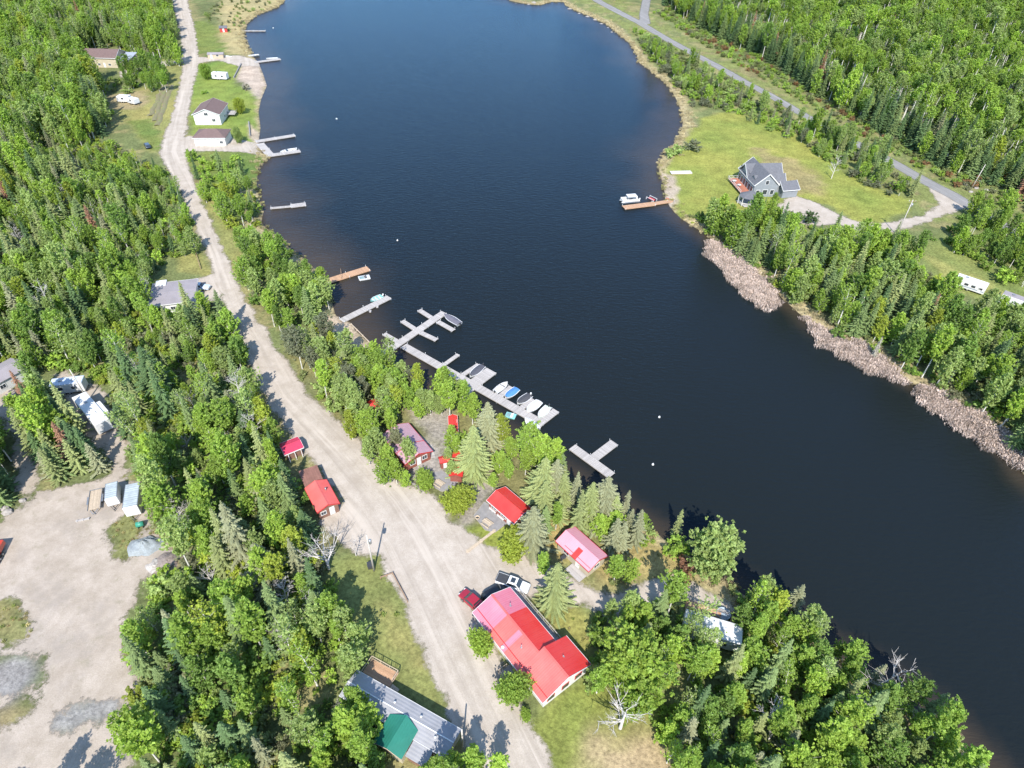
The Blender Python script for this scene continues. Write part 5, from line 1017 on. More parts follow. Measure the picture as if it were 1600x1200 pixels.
# the ones that can be told apart
for i, (u_, v_, h_, t_) in enumerate([(590,694,9,'pale green'),(602,722,8,'lime green'),(572,668,9,'lime green'),(618,738,7.5,'lime green'),(556,640,9,'pale green'),(540,618,9,'fresh green'),(528,596,9,'pale green'),(598,742,7,'fresh green'),(548,668,8,'yellow-green'),(575,706,8,'pale green'),
  (632,752,5,'lime green'),(652,616,7,'lime green'),(672,632,7,'pale green'),(688,606,9,'lime green'),(722,622,9,'fresh green'),(738,640,9,'lime green'),(700,604,10,'fresh green'),(608,570,9,'lime green'),(628,590,9,'pale green'),(640,622,8,'fresh green'),(590,600,10,'lime green'),(612,612,9,'pale green'),(560,590,10,'fresh green'),
  (712,702,6,'lime green'),(700,716,5,'pale green'),(800,700,7,'lime green'),(795,735,6,'fresh green'),(770,755,5,'lime green'),(610,640,8,'fresh green'),(838,708,8,'fresh green'),(822,722,8,'lime green'),(870,728,7,'fresh green'),(640,708,8,'pale green'),(612,664,8,'lime green'),(706,690,7,'lime green'),(706,738,5,'pale green'),(690,636,6,'pale green'),(655,642,6,'lime green'),(620,690,7,'pale olive')]):
    one('aspen', u_, v_, h_, t_, [0, 2, 4][i % 3])
for i, (u_, v_, h_, t_) in enumerate([(556,1098,9,'fresh green'),(572,1120,8,'lime green'),(552,1132,10,'lime green'),(566,1152,9,'fresh green'),(706,1202,6,'lime green'),(742,1196,7,'fresh green'),(778,1200,7,'lime green'),(668,1212,6,'fresh green'),(588,1192,6,'deep green')]): one('aspen', u_, v_, h_, t_, [0, 5, 7][i % 3])
for u_, v_, h_, t_, w__ in [(868,752,12,'pale olive',1.0),(922,788,12,'olive',.95),(900,768,11,'pale olive',.55),(960,800,9,'olive',.9),(852,812,7,'dull green',.8),(985,815,7,'pale olive',.8)]: one('fir', u_, v_, h_, t_, 0, None, w__)
one('garden_tree', 717, 786, 5.6, 'yellow-green', 0, 2.6, .88); one('garden_tree', 664, 754, 3.8, 'lime green', 0, 1.8, .95); one('garden_tree', 802, 857, 5.4, 'yellow-green', 0, 2.5, .98)
one('garden_tree', 751, 1006, 5.4, 'lime green', 0, 3.0, .62); one('garden_tree', 803, 1078, 6.2, 'fresh green', 0, 3.4, .68); one('garden_tree', 821, 1120, 1.6, 'lime green', 0, .8)
one('fir', 832, 826, 12, 'pale olive', 0, None, 1.1); one('fir', 868, 915, 12.5, 'olive', 1, None, .9); one('fir', 850, 752, 13, 'olive', 1, None, 1.05); one('fir', 945, 782, 13, 'pale olive', 0, None, 1.15); one('spruce', 906, 800, 12, 'olive', 1)
for u_, v_ in ((1088,958),(1074,984),(1108,1012),(1092,1000)): one('sparse_aspen', u_, v_, 9, 'pale green', u_ % 3)
one('fir', 740, 705, 14, 'olive', 1, None, 1.0); one('fir', 762, 662, 12, 'pale olive', 0, None, 1.05); one('aspen', 786, 672, 8, 'yellow-green', 2); one('aspen', 780, 725, 7, 'lime green', 4); one('aspen', 702, 628, 11, 'lime green', 3)
one('broadleaf', 1116, 862, 11, 'pale green', 1); one('broadleaf', 985, 1040, 11.5, 'lime green', 1, None, 1.05); one('broadleaf', 1000, 1075, 8, 'fresh green', 0); one('bare', 975, 1120, 8.5, 'silver-grey', 2)
one('bare', 508, 868, 8.5, 'silver-grey', 2); one('spruce', 1062, 812, 8, 'olive', 3); one('shrub', 1068, 890, 2.4, 'rust brown', 1); one('aspen', 850, 884, 6, 'fresh green', 4, None, 1.0)
one('bare', 232, 468, 7, 'silver-grey', 2, 2.5, .8); one('spruce', 342, 252, 8, 'dull green', 4); one('broadleaf', 322, 118, 7, 'fresh green', 0, 2.5, .8); one('shrub', 384, 138, 2.6, 'silver-grey', 0)
one('broadleaf', 374, 170, 6.5, 'yellow-green', 0, 2.8, .75); one('shrub', 320, 146, 1.6, 'fresh green', 1); one('broadleaf', 372, 215, 6, 'pale green', 0, 2.8, .7); one('shrub', 1083, 232, 4.2, 'grey-green', 2, 1.6, 1.3); one('shrub', 1052, 240, 3.6, 'pale green', 1, 1.2, 1.3)
one('aspen', 1385, 268, 8, 'fresh green', 2); one('bare', 1305, 262, 9, 'silver-grey', 1); one('bare', 1344, 372, 10, 'silver-grey', 0); one('spruce', 1452, 490, 12, 'rust brown', 3); one('spruce', 1345, 385, 10, 'pale olive', 3)
one('bare', 372, 612, 11, 'silver-grey', 1); one('bare', 394, 672, 9, 'silver-grey', 0); one('bare', 490, 955, 8, 'silver-grey', 0); one('bare', 452, 1015, 6, 'silver-grey', 0); one('sparse_aspen', 340, 985, 13, 'yellow-green', 0)
one('bare', 1388, 1062, 8, 'silver-grey', 2); one('bare', 1202, 1120, 8, 'silver-grey', 0); one('bare', 1332, 1110, 8, 'silver-grey', 1); one('sparse_aspen', 1275, 990, 9, 'pale green', 1); one('sparse_aspen', 1290, 1055, 9, 'pale green', 0)
one('bare', 555, 862, 5, 'silver-grey', 1, 2.0); one('fir', 1246, 932, 9, 'pale olive', 0, None, .8); one('aspen', 1205, 945, 9, 'yellow-green', 2); one('spruce', 1370, 545, 7, 'silver-grey', 3, 3); one('spruce', 1430, 525, 9, 'silver-grey', 1)
one('broadleaf', 1204, 370, 9, 'lime green', 0, None, .8); one('spruce', 1175, 390, 9, 'dull green', 0); one('shrub', 1240, 345, 4, 'dull green', 2, 2, 1.4); one('shrub', 1266, 343, 4, 'dark green', 2, 2, 1.1)
one('shrub', 1240, 470, 2, 'pale green', 1); one('fir', 505, 545, 8, 'pale olive', 0); one('shrub', 1310, 520, 3, 'deep green', 0)

for i, (k_, u_, v_, h_, t_) in enumerate([('aspen',246,502,9,'lime green'),('spruce',262,505,10,'olive'),('aspen',284,505,9,'pale green'),('spruce',303,492,11,'dull green'),('aspen',318,480,8,'lime green'),('spruce',290,470,11,'olive'),('aspen',230,490,9,'fresh green')]): one(k_, u_, v_, h_, t_, i % 5)
STUFFPTS = {'dec': [], 'spr': [], 'shr': []}
GN_V = {'dec': [('aspen', i) for i in range(8)] + [('stem_aspen', 0), ('stem_aspen', 1)] + [('sparse_aspen', 0), ('sparse_aspen', 1)], 'spr': [('spruce', i) for i in range(6)], 'shr': [('shrub', i) for i in range(3)]}
FAM = {'aspen': 'dec', 'stem_aspen': 'dec', 'sparse_aspen': 'dec', 'broadleaf': 'dec', 'garden_tree': 'dec', 'spruce': 'spr', 'fir': 'spr', 'bare': 'bare', 'shrub': 'shr'}
LIMIT = {'dec': 285, 'spr': 285, 'shr': 200, 'bare': 60}
for T in TREES:
    u, v, d = proj(T['x'], T['y'], .8 + PROTO[T['kind']][T['var']][2] * T['s'] * .5); T['u'], T['v'] = u, v
    T['size'] = PROTO[T['kind']][T['var']][2] * T['s'] / d * (20 if T.get('fixed') else 1)
    m_ = 4; T['in'] = m_ < u < 1600 - m_ and m_ < v < 1200 - m_
chosen = []
for fam in LIMIT:
    c_ = sorted([T for T in TREES if FAM[T['kind']] == fam and T['in']], key=lambda T: -T['size'])
    chosen += c_[:LIMIT[fam]]
ch_ids = {id(T) for T in chosen}
rest = [T for T in TREES if id(T) not in ch_ids and T['kind'] in ('aspen', 'stem_aspen', 'sparse_aspen', 'spruce', 'shrub', 'fir')]

# the words that single each tree out: a landmark, a side of it, and its turn counted from there
MARKS = [("the big red-roofed lodge", 845, 1000), ("the pink-roofed cabin", 908, 862), ("the red cabin with the paved patio", 790, 786), ("the cabin with the faded pink roof", 633, 695), ("the roadside cabin with a red roof", 505, 775),
 ("the small red shed", 455, 695), ("the long grey mobile home", 640, 1110), ("the gravel pile", 225, 850), ("the pair of white cargo trailers", 192, 780), ("the long white camper", 140, 640), ("the flat-roofed grey house", 270, 452),
 ("the brown-roofed cottage", 330, 190), ("the brown house in the woods", 160, 90), ("the round gravel yard", 110, 1000), ("the big marina dock", 740, 590), ("the orange timber dock", 545, 430), ("the T-shaped dock", 930, 712),
 ("the grey gabled house", 1190, 280), ("the white travel trailer", 1518, 442), ("the pinkish reed bed", 1160, 425), ("the lower reed belt", 1400, 600), ("the bend in the highway", 1480, 300), ("the top of the highway", 1080, 84),
 ("the camper among the trees", 1115, 980), ("the big poplar on the bank", 1116, 870), ("the end of the wooded bank", 1480, 1140), ("the utility pole", 584, 870), ("the lakeside lawn", 1200, 220), ("the middle of the highway", 1280, 190),
 ("the crossroads", 292, 98), ("the road's narrow stretch", 335, 390), ("the track into the yard", 30, 690), ("the sandy beach", 560, 530), ("the far wood's edge", 1330, 130), ("the northeast wood's corner", 1540, 60), ("the deep western wood", 60, 400), ("the wood below the house", 200, 560),
 ("the wooded slope by the lake", 1300, 1130), ("the wood west of the lawn", 440, 1000), ("the wood beside the yard", 270, 1060), ("the wood above the mobile home", 520, 1060), ("the wood west of the pole", 400, 800), ("the wood above the trailers", 300, 700)]
ORD = ['', 'second ', 'third ', 'fourth ', 'fifth ', 'sixth ', 'seventh ', 'eighth ', 'ninth ', 'tenth ', 'eleventh ', 'twelfth ', 'thirteenth ', 'fourteenth ', 'fifteenth ', 'sixteenth ', 'seventeenth ', 'eighteenth ', 'nineteenth ', 'twentieth ']
WORD = {'aspen': 'leafy tree', 'stem_aspen': 'long-stemmed birch', 'sparse_aspen': 'thin-leaved birch', 'broadleaf': 'broad-crowned tree', 'garden_tree': 'round garden tree', 'spruce': 'spruce', 'fir': 'wide spruce', 'bare': 'bare tree', 'shrub': 'bush'}
NAME = {'aspen': 'aspen_tree', 'stem_aspen': 'birch_tree', 'sparse_aspen': 'birch_tree', 'broadleaf': 'poplar_tree', 'garden_tree': 'garden_tree', 'spruce': 'spruce_tree', 'fir': 'spruce_tree', 'bare': 'bare_tree', 'shrub': 'bush'}
groups = {}
for T in chosen:
    k = min(range(len(MARKS)), key=lambda i: (MARKS[i][1] - T['u']) ** 2 + (MARKS[i][2] - T['v']) ** 2)
    du, dv = T['u'] - MARKS[k][1], T['v'] - MARKS[k][2]; T['dm'] = math.hypot(du, dv)
    T['side'] = 'in front of' if dv > abs(du) else 'behind' if -dv > abs(du) else 'right of' if du > 0 else 'left of'
    h_ = PROTO[T['kind']][T['var']][2] * T['s']
    T['sz'] = '' if T['kind'] in ('garden_tree', 'shrub') else 'tall ' if h_ > 11.5 else 'small ' if h_ < 7.5 else ''
    groups.setdefault((T['kind'], T['tint'], T['sz'], k, T['side']), []).append(T)
for (kd, tn, sz, k, side), G_ in groups.items():
    for i, T in enumerate(sorted(G_, key=lambda T: T['dm'])):
        T['label'] = f"{ORD[min(i, 19)]}{sz}{tn + ' '}{WORD[kd]} {side} {MARKS[k][0]}"
_zz = ground_z(np.array([[T['x'], T['y']] for T in TREES]))
for T, z_ in zip(TREES, _zz): T['z'] = float(z_) - .06
protos = {}
def plant(T):
    cr, tr, h = PROTO[T['kind']][T['var']]
    e = bpy.data.objects.new(NAME[T['kind']], None); COL.objects.link(e); e.empty_display_size = .3
    e.location = (T['x'], T['y'], T['z']); w_ = T.get('wide', 1.0) * T['s']; e.scale = (w_, w_, T['s']); e.rotation_euler = (0, 0, T['rz'])
    tag(e, T['label'], {'bare': 'tree', 'shrub': 'bush'}.get(T['kind'], 'tree'), {'dec': 'leafy trees round the lake', 'spr': 'spruces round the lake', 'shr': 'bushes round the lake', 'bare': 'bare trees'}[FAM[T['kind']]])
    key = (T['kind'], T['var'])
    for nm, me_ in (('foliage' if T['kind'] == 'shrub' else 'crown', cr), ('stem' if T['kind'] == 'shrub' else 'trunk', tr)):
        if me_ is None: continue
        o = link_mesh(nm, me_, e); o['tint'] = tuple(TINTS[T['tint']])
        if me_ is cr: o.color = (*TINTS[T['tint']], 1)
        protos.setdefault(key, []).append(o) if len(protos.get(key, [])) < 2 else None
for T in chosen: plant(T)

# the rest of the wood, beyond what one could count
def scatter(name, label, pts, vars_, getobjs):
    """pts: list of (x, y, z, rz, sx, sz, tint, var)"""
    me = bpy.data.meshes.new(name); n = len(pts)
    me.vertices.add(n); me.vertices.foreach_set("co", np.array([p_[:3] for p_ in pts], np.float32).ravel())
    def A(nm, typ, key, data): a_ = me.attributes.new(nm, typ, 'POINT'); a_.data.foreach_set(key, np.asarray(data, np.float32 if typ != 'INT' else np.int32).ravel())
    A('rot', 'FLOAT_VECTOR', 'vector', [(0, 0, p_[3]) for p_ in pts]); A('scl', 'FLOAT_VECTOR', 'vector', [(p_[4], p_[4], p_[5]) for p_ in pts])
    A('tint', 'FLOAT_COLOR', 'color', [(*p_[6], 1) for p_ in pts]); A('var', 'INT', 'value', [p_[7] for p_ in pts])
    o = link_mesh(name, me); ng = bpy.data.node_groups.new(name, 'GeometryNodeTree')
    ng.interface.new_socket("Geometry", in_out='INPUT', socket_type='NodeSocketGeometry'); ng.interface.new_socket("Geometry", in_out='OUTPUT', socket_type='NodeSocketGeometry')
    N = ng.nodes.new; L = ng.links.new; gi, go = N("NodeGroupInput"), N("NodeGroupOutput"); cur = None; jn = N("GeometryNodeJoinGeometry")
    def named(nm, typ): a_ = N("GeometryNodeInputNamedAttribute"); a_.data_type = typ; a_.inputs["Name"].default_value = nm; return a_.outputs["Attribute"]
    var = named('var', 'INT')
    for k, src in enumerate(vars_):
        j2 = N("GeometryNodeJoinGeometry")
        for ob in getobjs(src):
            oi = N("GeometryNodeObjectInfo"); oi.transform_space = 'ORIGINAL'; oi.inputs["Object"].default_value = ob; L(oi.outputs["Geometry"], j2.inputs[0])
        iop = N("GeometryNodeInstanceOnPoints"); cmp_ = N("FunctionNodeCompare"); cmp_.data_type = 'INT'; cmp_.operation = 'EQUAL'
        L(var, cmp_.inputs[2]); cmp_.inputs[3].default_value = k
        L(gi.outputs[0], iop.inputs["Points"]); L(j2.outputs[0], iop.inputs["Instance"]); L(cmp_.outputs[0], iop.inputs["Selection"])
        e2r = N("FunctionNodeEulerToRotation"); L(named('rot', 'FLOAT_VECTOR'), e2r.inputs[0]); L(e2r.outputs[0], iop.inputs["Rotation"]); L(named('scl', 'FLOAT_VECTOR'), iop.inputs["Scale"])
        L(iop.outputs[0], jn.inputs[0])
    L(jn.outputs[0], go.inputs[0])
    md = o.modifiers.new("scatter", 'NODES'); md.node_group = ng
    return tag(o, label, None, None, 'stuff')
def jit(c, a=.12): k = 1 + a * random.uniform(-1, 1); return tuple(x * k for x in c)
for fam, nm, lb in (('dec', 'leafy_woods', "the uncounted leafy trees of the far woods"), ('spr', 'spruce_woods', "the uncounted spruces of the far woods"), ('shr', 'shrubbery', "low scrub in the clearings and along the roads")):
    vs = GN_V[fam]; P_ = []
    for T in rest:
        if FAM[T['kind']] != fam: continue
        kv = (T['kind'], T['var']) if (T['kind'], T['var']) in vs else vs[T['var'] % len(vs)]
        P_.append((T['x'], T['y'], T['z'], T['rz'], T['s'], T['s'], jit(TINTS[T['tint']]), vs.index(kv)))
    print(fam, len(P_))
    if P_: scatter(nm, lb, P_, vs, lambda kv: protos[kv])
print('individual', len(chosen))

# undergrowth: saplings and bushes that fill the gaps between the trees
UG = []
def under(pts, z, spacing, seed, smin, smax, tints, dens=1.0, margin=.2):
    Q, rg = sample(pts, z, spacing, seed); Q = Q[~occupied(Q, margin)]
    for V, zz in OPEN: Q = Q[~inside(Q, V)]
    zz = ground_z(Q) if len(Q) else []
    for i, (x, y) in enumerate(Q):
        if rg.random() > dens: continue
        s = rg.uniform(smin, smax); UG.append((x, y, zz[i] - .1, rg.random() * 6.28, s * rg.uniform(.8, 1.3), s, jit(TINTS[tints[rg.integers(len(tints))]], .2), int(rg.integers(3))))
FLOOR = ['fresh green', 'lime green', 'olive', 'pale green', 'pale olive', 'deep green', 'lime green', 'yellow-green']
under([(-70,220),(180,228),(262,272),(300,345),(300,385),(232,430),(236,490),(330,482),(402,545),(388,605),(430,690),(462,760),(508,880),(566,1000),(552,1045),(598,1130),(600,1280),(190,1280),(212,1110),(200,985),(250,910),(285,892),(238,790),(200,738),(180,640),(80,570),(-70,570)], 1, 2.3, 61, .4, 1.1, FLOOR, .85)
under([(-160,-80),(250,-80),(280,88),(200,150),(155,222),(-160,225)], 1, 5, 62, .5, 1.1, FLOOR, .7)
under([(922,890),(1045,905),(1205,908),(1300,970),(1420,1046),(1580,1270),(1080,1290),(1010,1080),(925,1055)], 1, 2.6, 63, .4, 1.0, FLOOR, .8)
under([(1070,338),(1212,336),(1340,380),(1428,410),(1520,486),(1640,520),(1750,640),(1640,725),(1480,620),(1330,524),(1242,476),(1150,395)], 1, 2.8, 64, .4, 1.0, FLOOR, .8)
under([(1020,20),(1120,84),(1260,165),(1400,245),(1530,312),(1700,400),(1700,345),(1540,255),(1400,195),(1240,90),(1085,0)], 0.8, 3.2, 65, .4, .9, ['fresh green', 'pale green', 'olive', 'lime green', 'pale olive', 'reddish', 'lime green', 'pale green'], .85, .4)
under([(1000,45),(1120,112),(1260,188),(1430,286),(1430,306),(1340,285),(1180,186),(1075,160),(1010,90)], 0.8, 3.4, 66, .35, .9, ['pale green', 'fresh green', 'olive', 'pale olive', 'lime green'], .75, .4)
under([(1440,380),(1500,350),(1640,360),(1700,470),(1560,420)], 0.8, 4.5, 67, .4, .9, ['fresh green', 'deep green'], .4)
under([(436,535),(520,524),(628,582),(606,652),(632,760),(552,700),(458,575)], .8, 3.2, 68, .3, .8, ['lime green', 'pale green', 'olive'], .6)
under([(372,372),(436,385),(515,445),(516,485),(448,520),(398,462)], .8, 3.0, 69, .35, .9, ['fresh green', 'pale green', 'grey-green'], .8)
under([(345,-10),(440,-10),(405,20),(384,50),(360,55),(320,30)], .8, 4.5, 70, .3, .8, ['pale olive', 'pale green', 'olive'], .5)
under([(812,715),(940,745),(1082,850),(1080,880),(960,842),(840,800)], .8, 3.0, 71, .3, .8, ['lime green', 'olive', 'dull green'], .7)
scatter('undergrowth', "low bushes and saplings that cover the forest floor", UG, GN_V['shr'], lambda kv: protos[kv]); print('undergrowth', len(UG))

# reeds and rushes
def reed_mesh(seed, n=46, h=.85, r=.9):
    rg = np.random.default_rng(seed); c, a, b = [], [], []
    for i in range(n):
        th, q = rg.random() * 6.28, r * math.sqrt(rg.random()); ln = h * (.6 + .5 * rg.random()); tl = rg.normal(size=2) * .22
        d = np.array([tl[0], tl[1], 1.0]); w_ = rg.random() * 6.28; x, y = q * math.cos(th), q * math.sin(th)
        c.append([x + d[0] * ln / 2, y + d[1] * ln / 2, ln / 2]); a.append(d * ln / 2); b.append([.022 * math.cos(w_), .022 * math.sin(w_), 0])
        c.append([x + d[0] * ln, y + d[1] * ln, ln]); a.append(d * .16 + np.array([.05, 0, 0])); b.append([.07 * math.cos(w_), .07 * math.sin(w_), 0.02])
    return quads_mesh("reed", np.array(c), np.array(a), np.array(b), rg.random(2 * n), REED)
REED = leaf_mat("dry_reed", .8, .15, .35)
rd = []
for k in range(3):
    o = link_mesh('reed_tuft', reed_mesh(80 + k)); rd.append(o)
REEDS = []
def reeds(pts, spacing, seed, tint, hs=(.8, 1.3), z=0.0, edge=.35):
    c_ = np.mean(pts, 0); Q, rg = sample([tuple(c_ + (np.array(p_) - c_) * 1.06) for p_ in pts], z, spacing * .8, seed); V = poly(pts, z); s = sdf(Q, V); n_ = fbm(Q, 3.0, seed)
    n2_ = fbm(Q, 1.3, seed + 9); k = (s > 6.5 * (n_ - .40) + 3.5 * (n2_ - .45)) & (n2_ > .30) & (rg.random(len(Q)) < np.clip(.35 + s * .35, .2, 1)); Q = Q[k]; zz = ground_z(Q)
    for i, (x, y) in enumerate(Q):
        if zz[i] < -1.4 and rg.random() < .2: continue
        h_ = rg.uniform(*hs); REEDS.append((x, y, max(zz[i], -.1), rg.random() * 6.28, h_ * 1.1, h_, jit(tint, .3), int(rg.integers(3))))
PK = (0.48, 0.385, 0.335); TN = (0.42, 0.355, 0.21)
reeds([(1100,384),(1112,376),(1132,386),(1170,410),(1202,438),(1220,468),(1208,486),(1180,480),(1150,452),(1120,420),(1100,398)], .8, 91, PK)
reeds([(1250,490),(1265,502),(1300,515),(1345,538),(1385,565),(1422,592),(1428,612),(1400,606),(1355,586),(1310,562),(1280,545),(1262,518)], .8, 92, PK)
reeds([(1428,600),(1450,606),(1482,622),(1522,642),(1560,668),(1640,740),(1640,775),(1590,735),(1550,712),(1500,678),(1462,655),(1436,632)], .8, 93, PK)
def fringe(seed, every, width, tint, hs, cond):
    rg = np.random.default_rng(seed)
    for i in range(len(LAKE) - 1):
        A_, B_ = LAKE[i], LAKE[i + 1]; L_ = np.linalg.norm(B_ - A_)
        um, vm, _ = proj(*((A_ + B_) / 2), 0)
        if not (-30 < um < 1640 and -40 < vm < 1240) or not cond(um, vm): continue
        for k in range(int(L_ / every)):
            p_ = A_ + (B_ - A_) * rg.random() ; q = p_ + rg.normal(size=2) * width
            if lake_sd(q[None])[0] > .9: continue
            h_ = rg.uniform(*hs); REEDS.append((q[0], q[1], max(gz(*q), -.05), rg.random() * 6.28, h_, h_, jit(tint, .25), int(rg.integers(3))))
fringe(5, .35, 2.2, TN, (.4, .9), lambda u, v: (v < 260 or u > 1060) and not (385 < u < 430 and 90 < v < 240))
fringe(6, .7, 1.4, (0.30, .28, .12), (.35, .8), lambda u, v: u < 1060 and v > 260 and not (520 < u < 760))
REEDS[0] = REEDS[0]
sc_ = scatter('reeds', "dry pinkish reeds and tan rushes standing along the shore", REEDS, [0, 1, 2], lambda k: [rd[k]]); print('reeds', len(REEDS))
for o in rd:
    o.location = (*at(1160 + 12 * rd.index(o), 430), -.3); tag(o, None, None, None, 'stuff'); o['tint'] = PK

# rough grass along lawns, verges and in the yard
def tuft_mesh(seed):
    rg = np.random.default_rng(seed); n = 40; th = rg.random(n) * 6.28; q = .45 * np.sqrt(rg.random(n)); ln = .18 + .25 * rg.random(n)
    c = np.stack([q * np.cos(th), q * np.sin(th), ln / 2], 1); d = np.stack([rg.normal(size=n) * .4, rg.normal(size=n) * .4, np.ones(n)], 1)
    a = d * ln[:, None] / 2; w_ = rg.random(n) * 6.28; b = np.stack([.045 * np.cos(w_), .045 * np.sin(w_), 0 * w_], 1); return quads_mesh("grass_tuft", c, a, b, rg.random(n), LEAF)
tf = [link_mesh('grass', tuft_mesh(95 + k)) for k in range(2)]
GR = []
def grass(pts, spacing, seed, tints, dens=.6):
    Q, rg = sample(pts, .8, spacing, seed); Q = Q[~occupied(Q, -1.0)]; n_ = fbm(Q, 4, seed); zz = ground_z(Q)
    for i, (x, y) in enumerate(Q):
        if rg.random() > .45 * dens * (.3 + 1.4 * n_[i]): continue
        s = rg.uniform(.4, .8); GR.append((x, y, zz[i], rg.random() * 6.28, s, s * rg.uniform(.6, 1.3), jit(tints[rg.integers(len(tints))], .25), int(rg.integers(2))))
GT = [(0.26, .33, .09), (.32, .36, .12), (.40, .38, .16), (.23, .30, .08)]; DT = [(.48, .41, .22), (.40, .38, .18), (.44, .35, .2)]
grass([(850,815),(900,830),(1000,835),(1085,885),(1100,925),(1010,905),(930,880),(855,850)], 1.0, 103, DT + GT[1:2])
grass([(835,930),(900,945),(930,1030),(920,1060),(850,950)], 1.0, 105, GT + DT)
grass([(170,815),(215,800),(290,830),(262,895),(190,890)], .8, 106, DT + GT[1:2], .8)
grass([(-40,930),(45,945),(55,1000),(-30,1010)], .8, 107, DT + GT[1:2], .7)
scatter('grass_tufts', "rough tufts of grass on the lawns and verges", GR, [0, 1], lambda k: [tf[k]]); print('grass', len(GR))
for k, o in enumerate(tf): o.location = (*at(600 + 20 * k, 960), .8); tag(o, None, None, None, 'stuff'); o['tint'] = GT[0]
# ================================================================ vehicles
def wheel(root, x_, y_, r=.38, w_=.25):
    s = 1 if y_ > 0 else -1; q = MB(); q.T = Matrix.Translation((x_, y_, r)) @ Matrix.Rotation(R(90), 4, 'X'); q.lathe([(r * .6, -w_/2), (r, -w_/2 + .03), (r, w_/2 - .03), (r * .6, w_/2)], n=16); o = q.build('wheel', BLACK, root)
    q = MB(); q.T = Matrix.Translation((x_, y_ + s * w_ * .35, r)) @ Matrix.Rotation(R(90), 4, 'X'); q.lathe([(.05, -.04), (r * .58, -.04), (r * .58, .04), (.1, .05)], n=12); q.build('rim', STEEL, o)
def paint(name, c): return mat(name, c, .28, 0, .02, 1, coat=.8)
def car_profile(mb, xs_, half, m=0):
    """xs_: list of (x, half width, z bottom, z top): lofted rounded body"""
    rings = []
    for (x_, w_, zb, zt) in xs_:
        rings.append([(x_, -w_ * .9, zb), (x_, -w_, zb + .12), (x_, -w_, zb + (zt - zb) * .7), (x_, -w_ * .9, zt - .02), (x_, -w_ * .5, zt + .015), (x_, w_ * .5, zt + .015), (x_, w_ * .9, zt - .02), (x_, w_, zb + (zt - zb) * .7), (x_, w_, zb + .12), (x_, w_ * .9, zb)])
    mb.loft(rings, m)
def pickup(label, A, B, body, bed, cap=False, sunroof=True, L_=5.8):
    """A: tail, B: nose, picture points"""
    a_, b_ = np.array(at(*A, 1.8)), np.array(at(*B, 1.8)); d = b_ - a_; c_ = (a_ + b_) / 2; root = thing('pickup_truck', label, 'pickup truck', (c_[0], c_[1], .8), math.atan2(d[1], d[0])); H = L_ / 2; w_ = .98
    q = MB(); car_profile(q, [(H, .82, .42, .78), (H - .12, .93, .38, .98), (H - 1.3, w_, .36, 1.08), (H - 1.45, w_, .36, 1.1), (.1 - 1.0, w_, .36, 1.1)], 0); q.build('body', body, root, .02)
    q = MB(); xb0, xb1 = -H, -.92
    for (y0, y1) in ((-w_, -w_ + .12), (w_ - .12, w_)): q.box(xb0 + .1, xb1, y0, y1, .5, 1.12)
    q.box(xb0, xb0 + .1, -w_ + .03, w_ - .03, .5, 1.12); q.build('bed_side', body, root, .03); q = MB(); q.box(xb0 + .1, xb1, -w_ + .12, w_ - .12, .62, .70); q.build('bed', bed, root)
    q = MB(); q.frus((-1.0, 1.45, -.92, .92, 1.1), (-.75, .75, -.76, .76, 1.72)); cb = q.build('cabin', body, root, .08)
    g = MB(); g.add([(1.47, -.82, 1.14), (1.47, .82, 1.14), (.80, .70, 1.70), (.80, -.70, 1.70)], [(0, 1, 2, 3)]); g.build('windshield', GLASS, cb)
    g = MB(); g.add([(-1.01, .8, 1.2), (-1.01, -.8, 1.2), (-.80, -.7, 1.66), (-.80, .7, 1.66)], [(0, 1, 2, 3)]); g.build('rear_window', GLASS, cb)
    for s in (-1, 1): g = MB(); v = [(-.9, s * .935, 1.14), (1.25, s * .935, 1.14), (.72, s * .80, 1.66), (-.72, s * .80, 1.66)]; g.add(v, [(0, 1, 2, 3) if s < 0 else (3, 2, 1, 0)]); g.build('side_window', GLASS, cb)
    if sunroof: MB().box(-.35, .45, -.48, .48, 1.722, 1.735).build('sunroof', GLASS, cb)
    if cap: q = MB(); q.frus((xb0 + .02, -1.04, -.94, .94, 1.13), (xb0 + .3, -1.06, -.8, .8, 1.68)); q.build('canopy', body, root, .06)
    else: q = MB(); q.box(xb0 + .05, xb1 - .1, -w_ + .1, w_ - .1, 1.125, 1.15); q.build('bed_cover', bed, root)
    for x_ in (-H + 1.15, H - 1.05):
        for y_ in (-.88, .88): wheel(root, x_, y_)
    for s in (-1, 1): MB().box(H - .1, H + .02, s * .62 - .16, s * .62 + .16, .75, .93).build('headlight', mat("lamp_lens", (.8, .8, .78), .1), root); MB().box(1.15, 1.3, s * 1.0 - .02 + s * .1, s * 1.0 + .02 + s * .18, 1.12, 1.3).build('mirror', CHAR, root); MB().box(-H - .02, -H, s * .8 - .1, s * .8 + .1, .8, 1.05).build('tail_light', mat("red_lens", (.4, .02, .02), .2), root)
    q = MB(); q.box(H, H + .1, -.9, .9, .42, .6); q.build('bumper', STEEL, root)
    return root
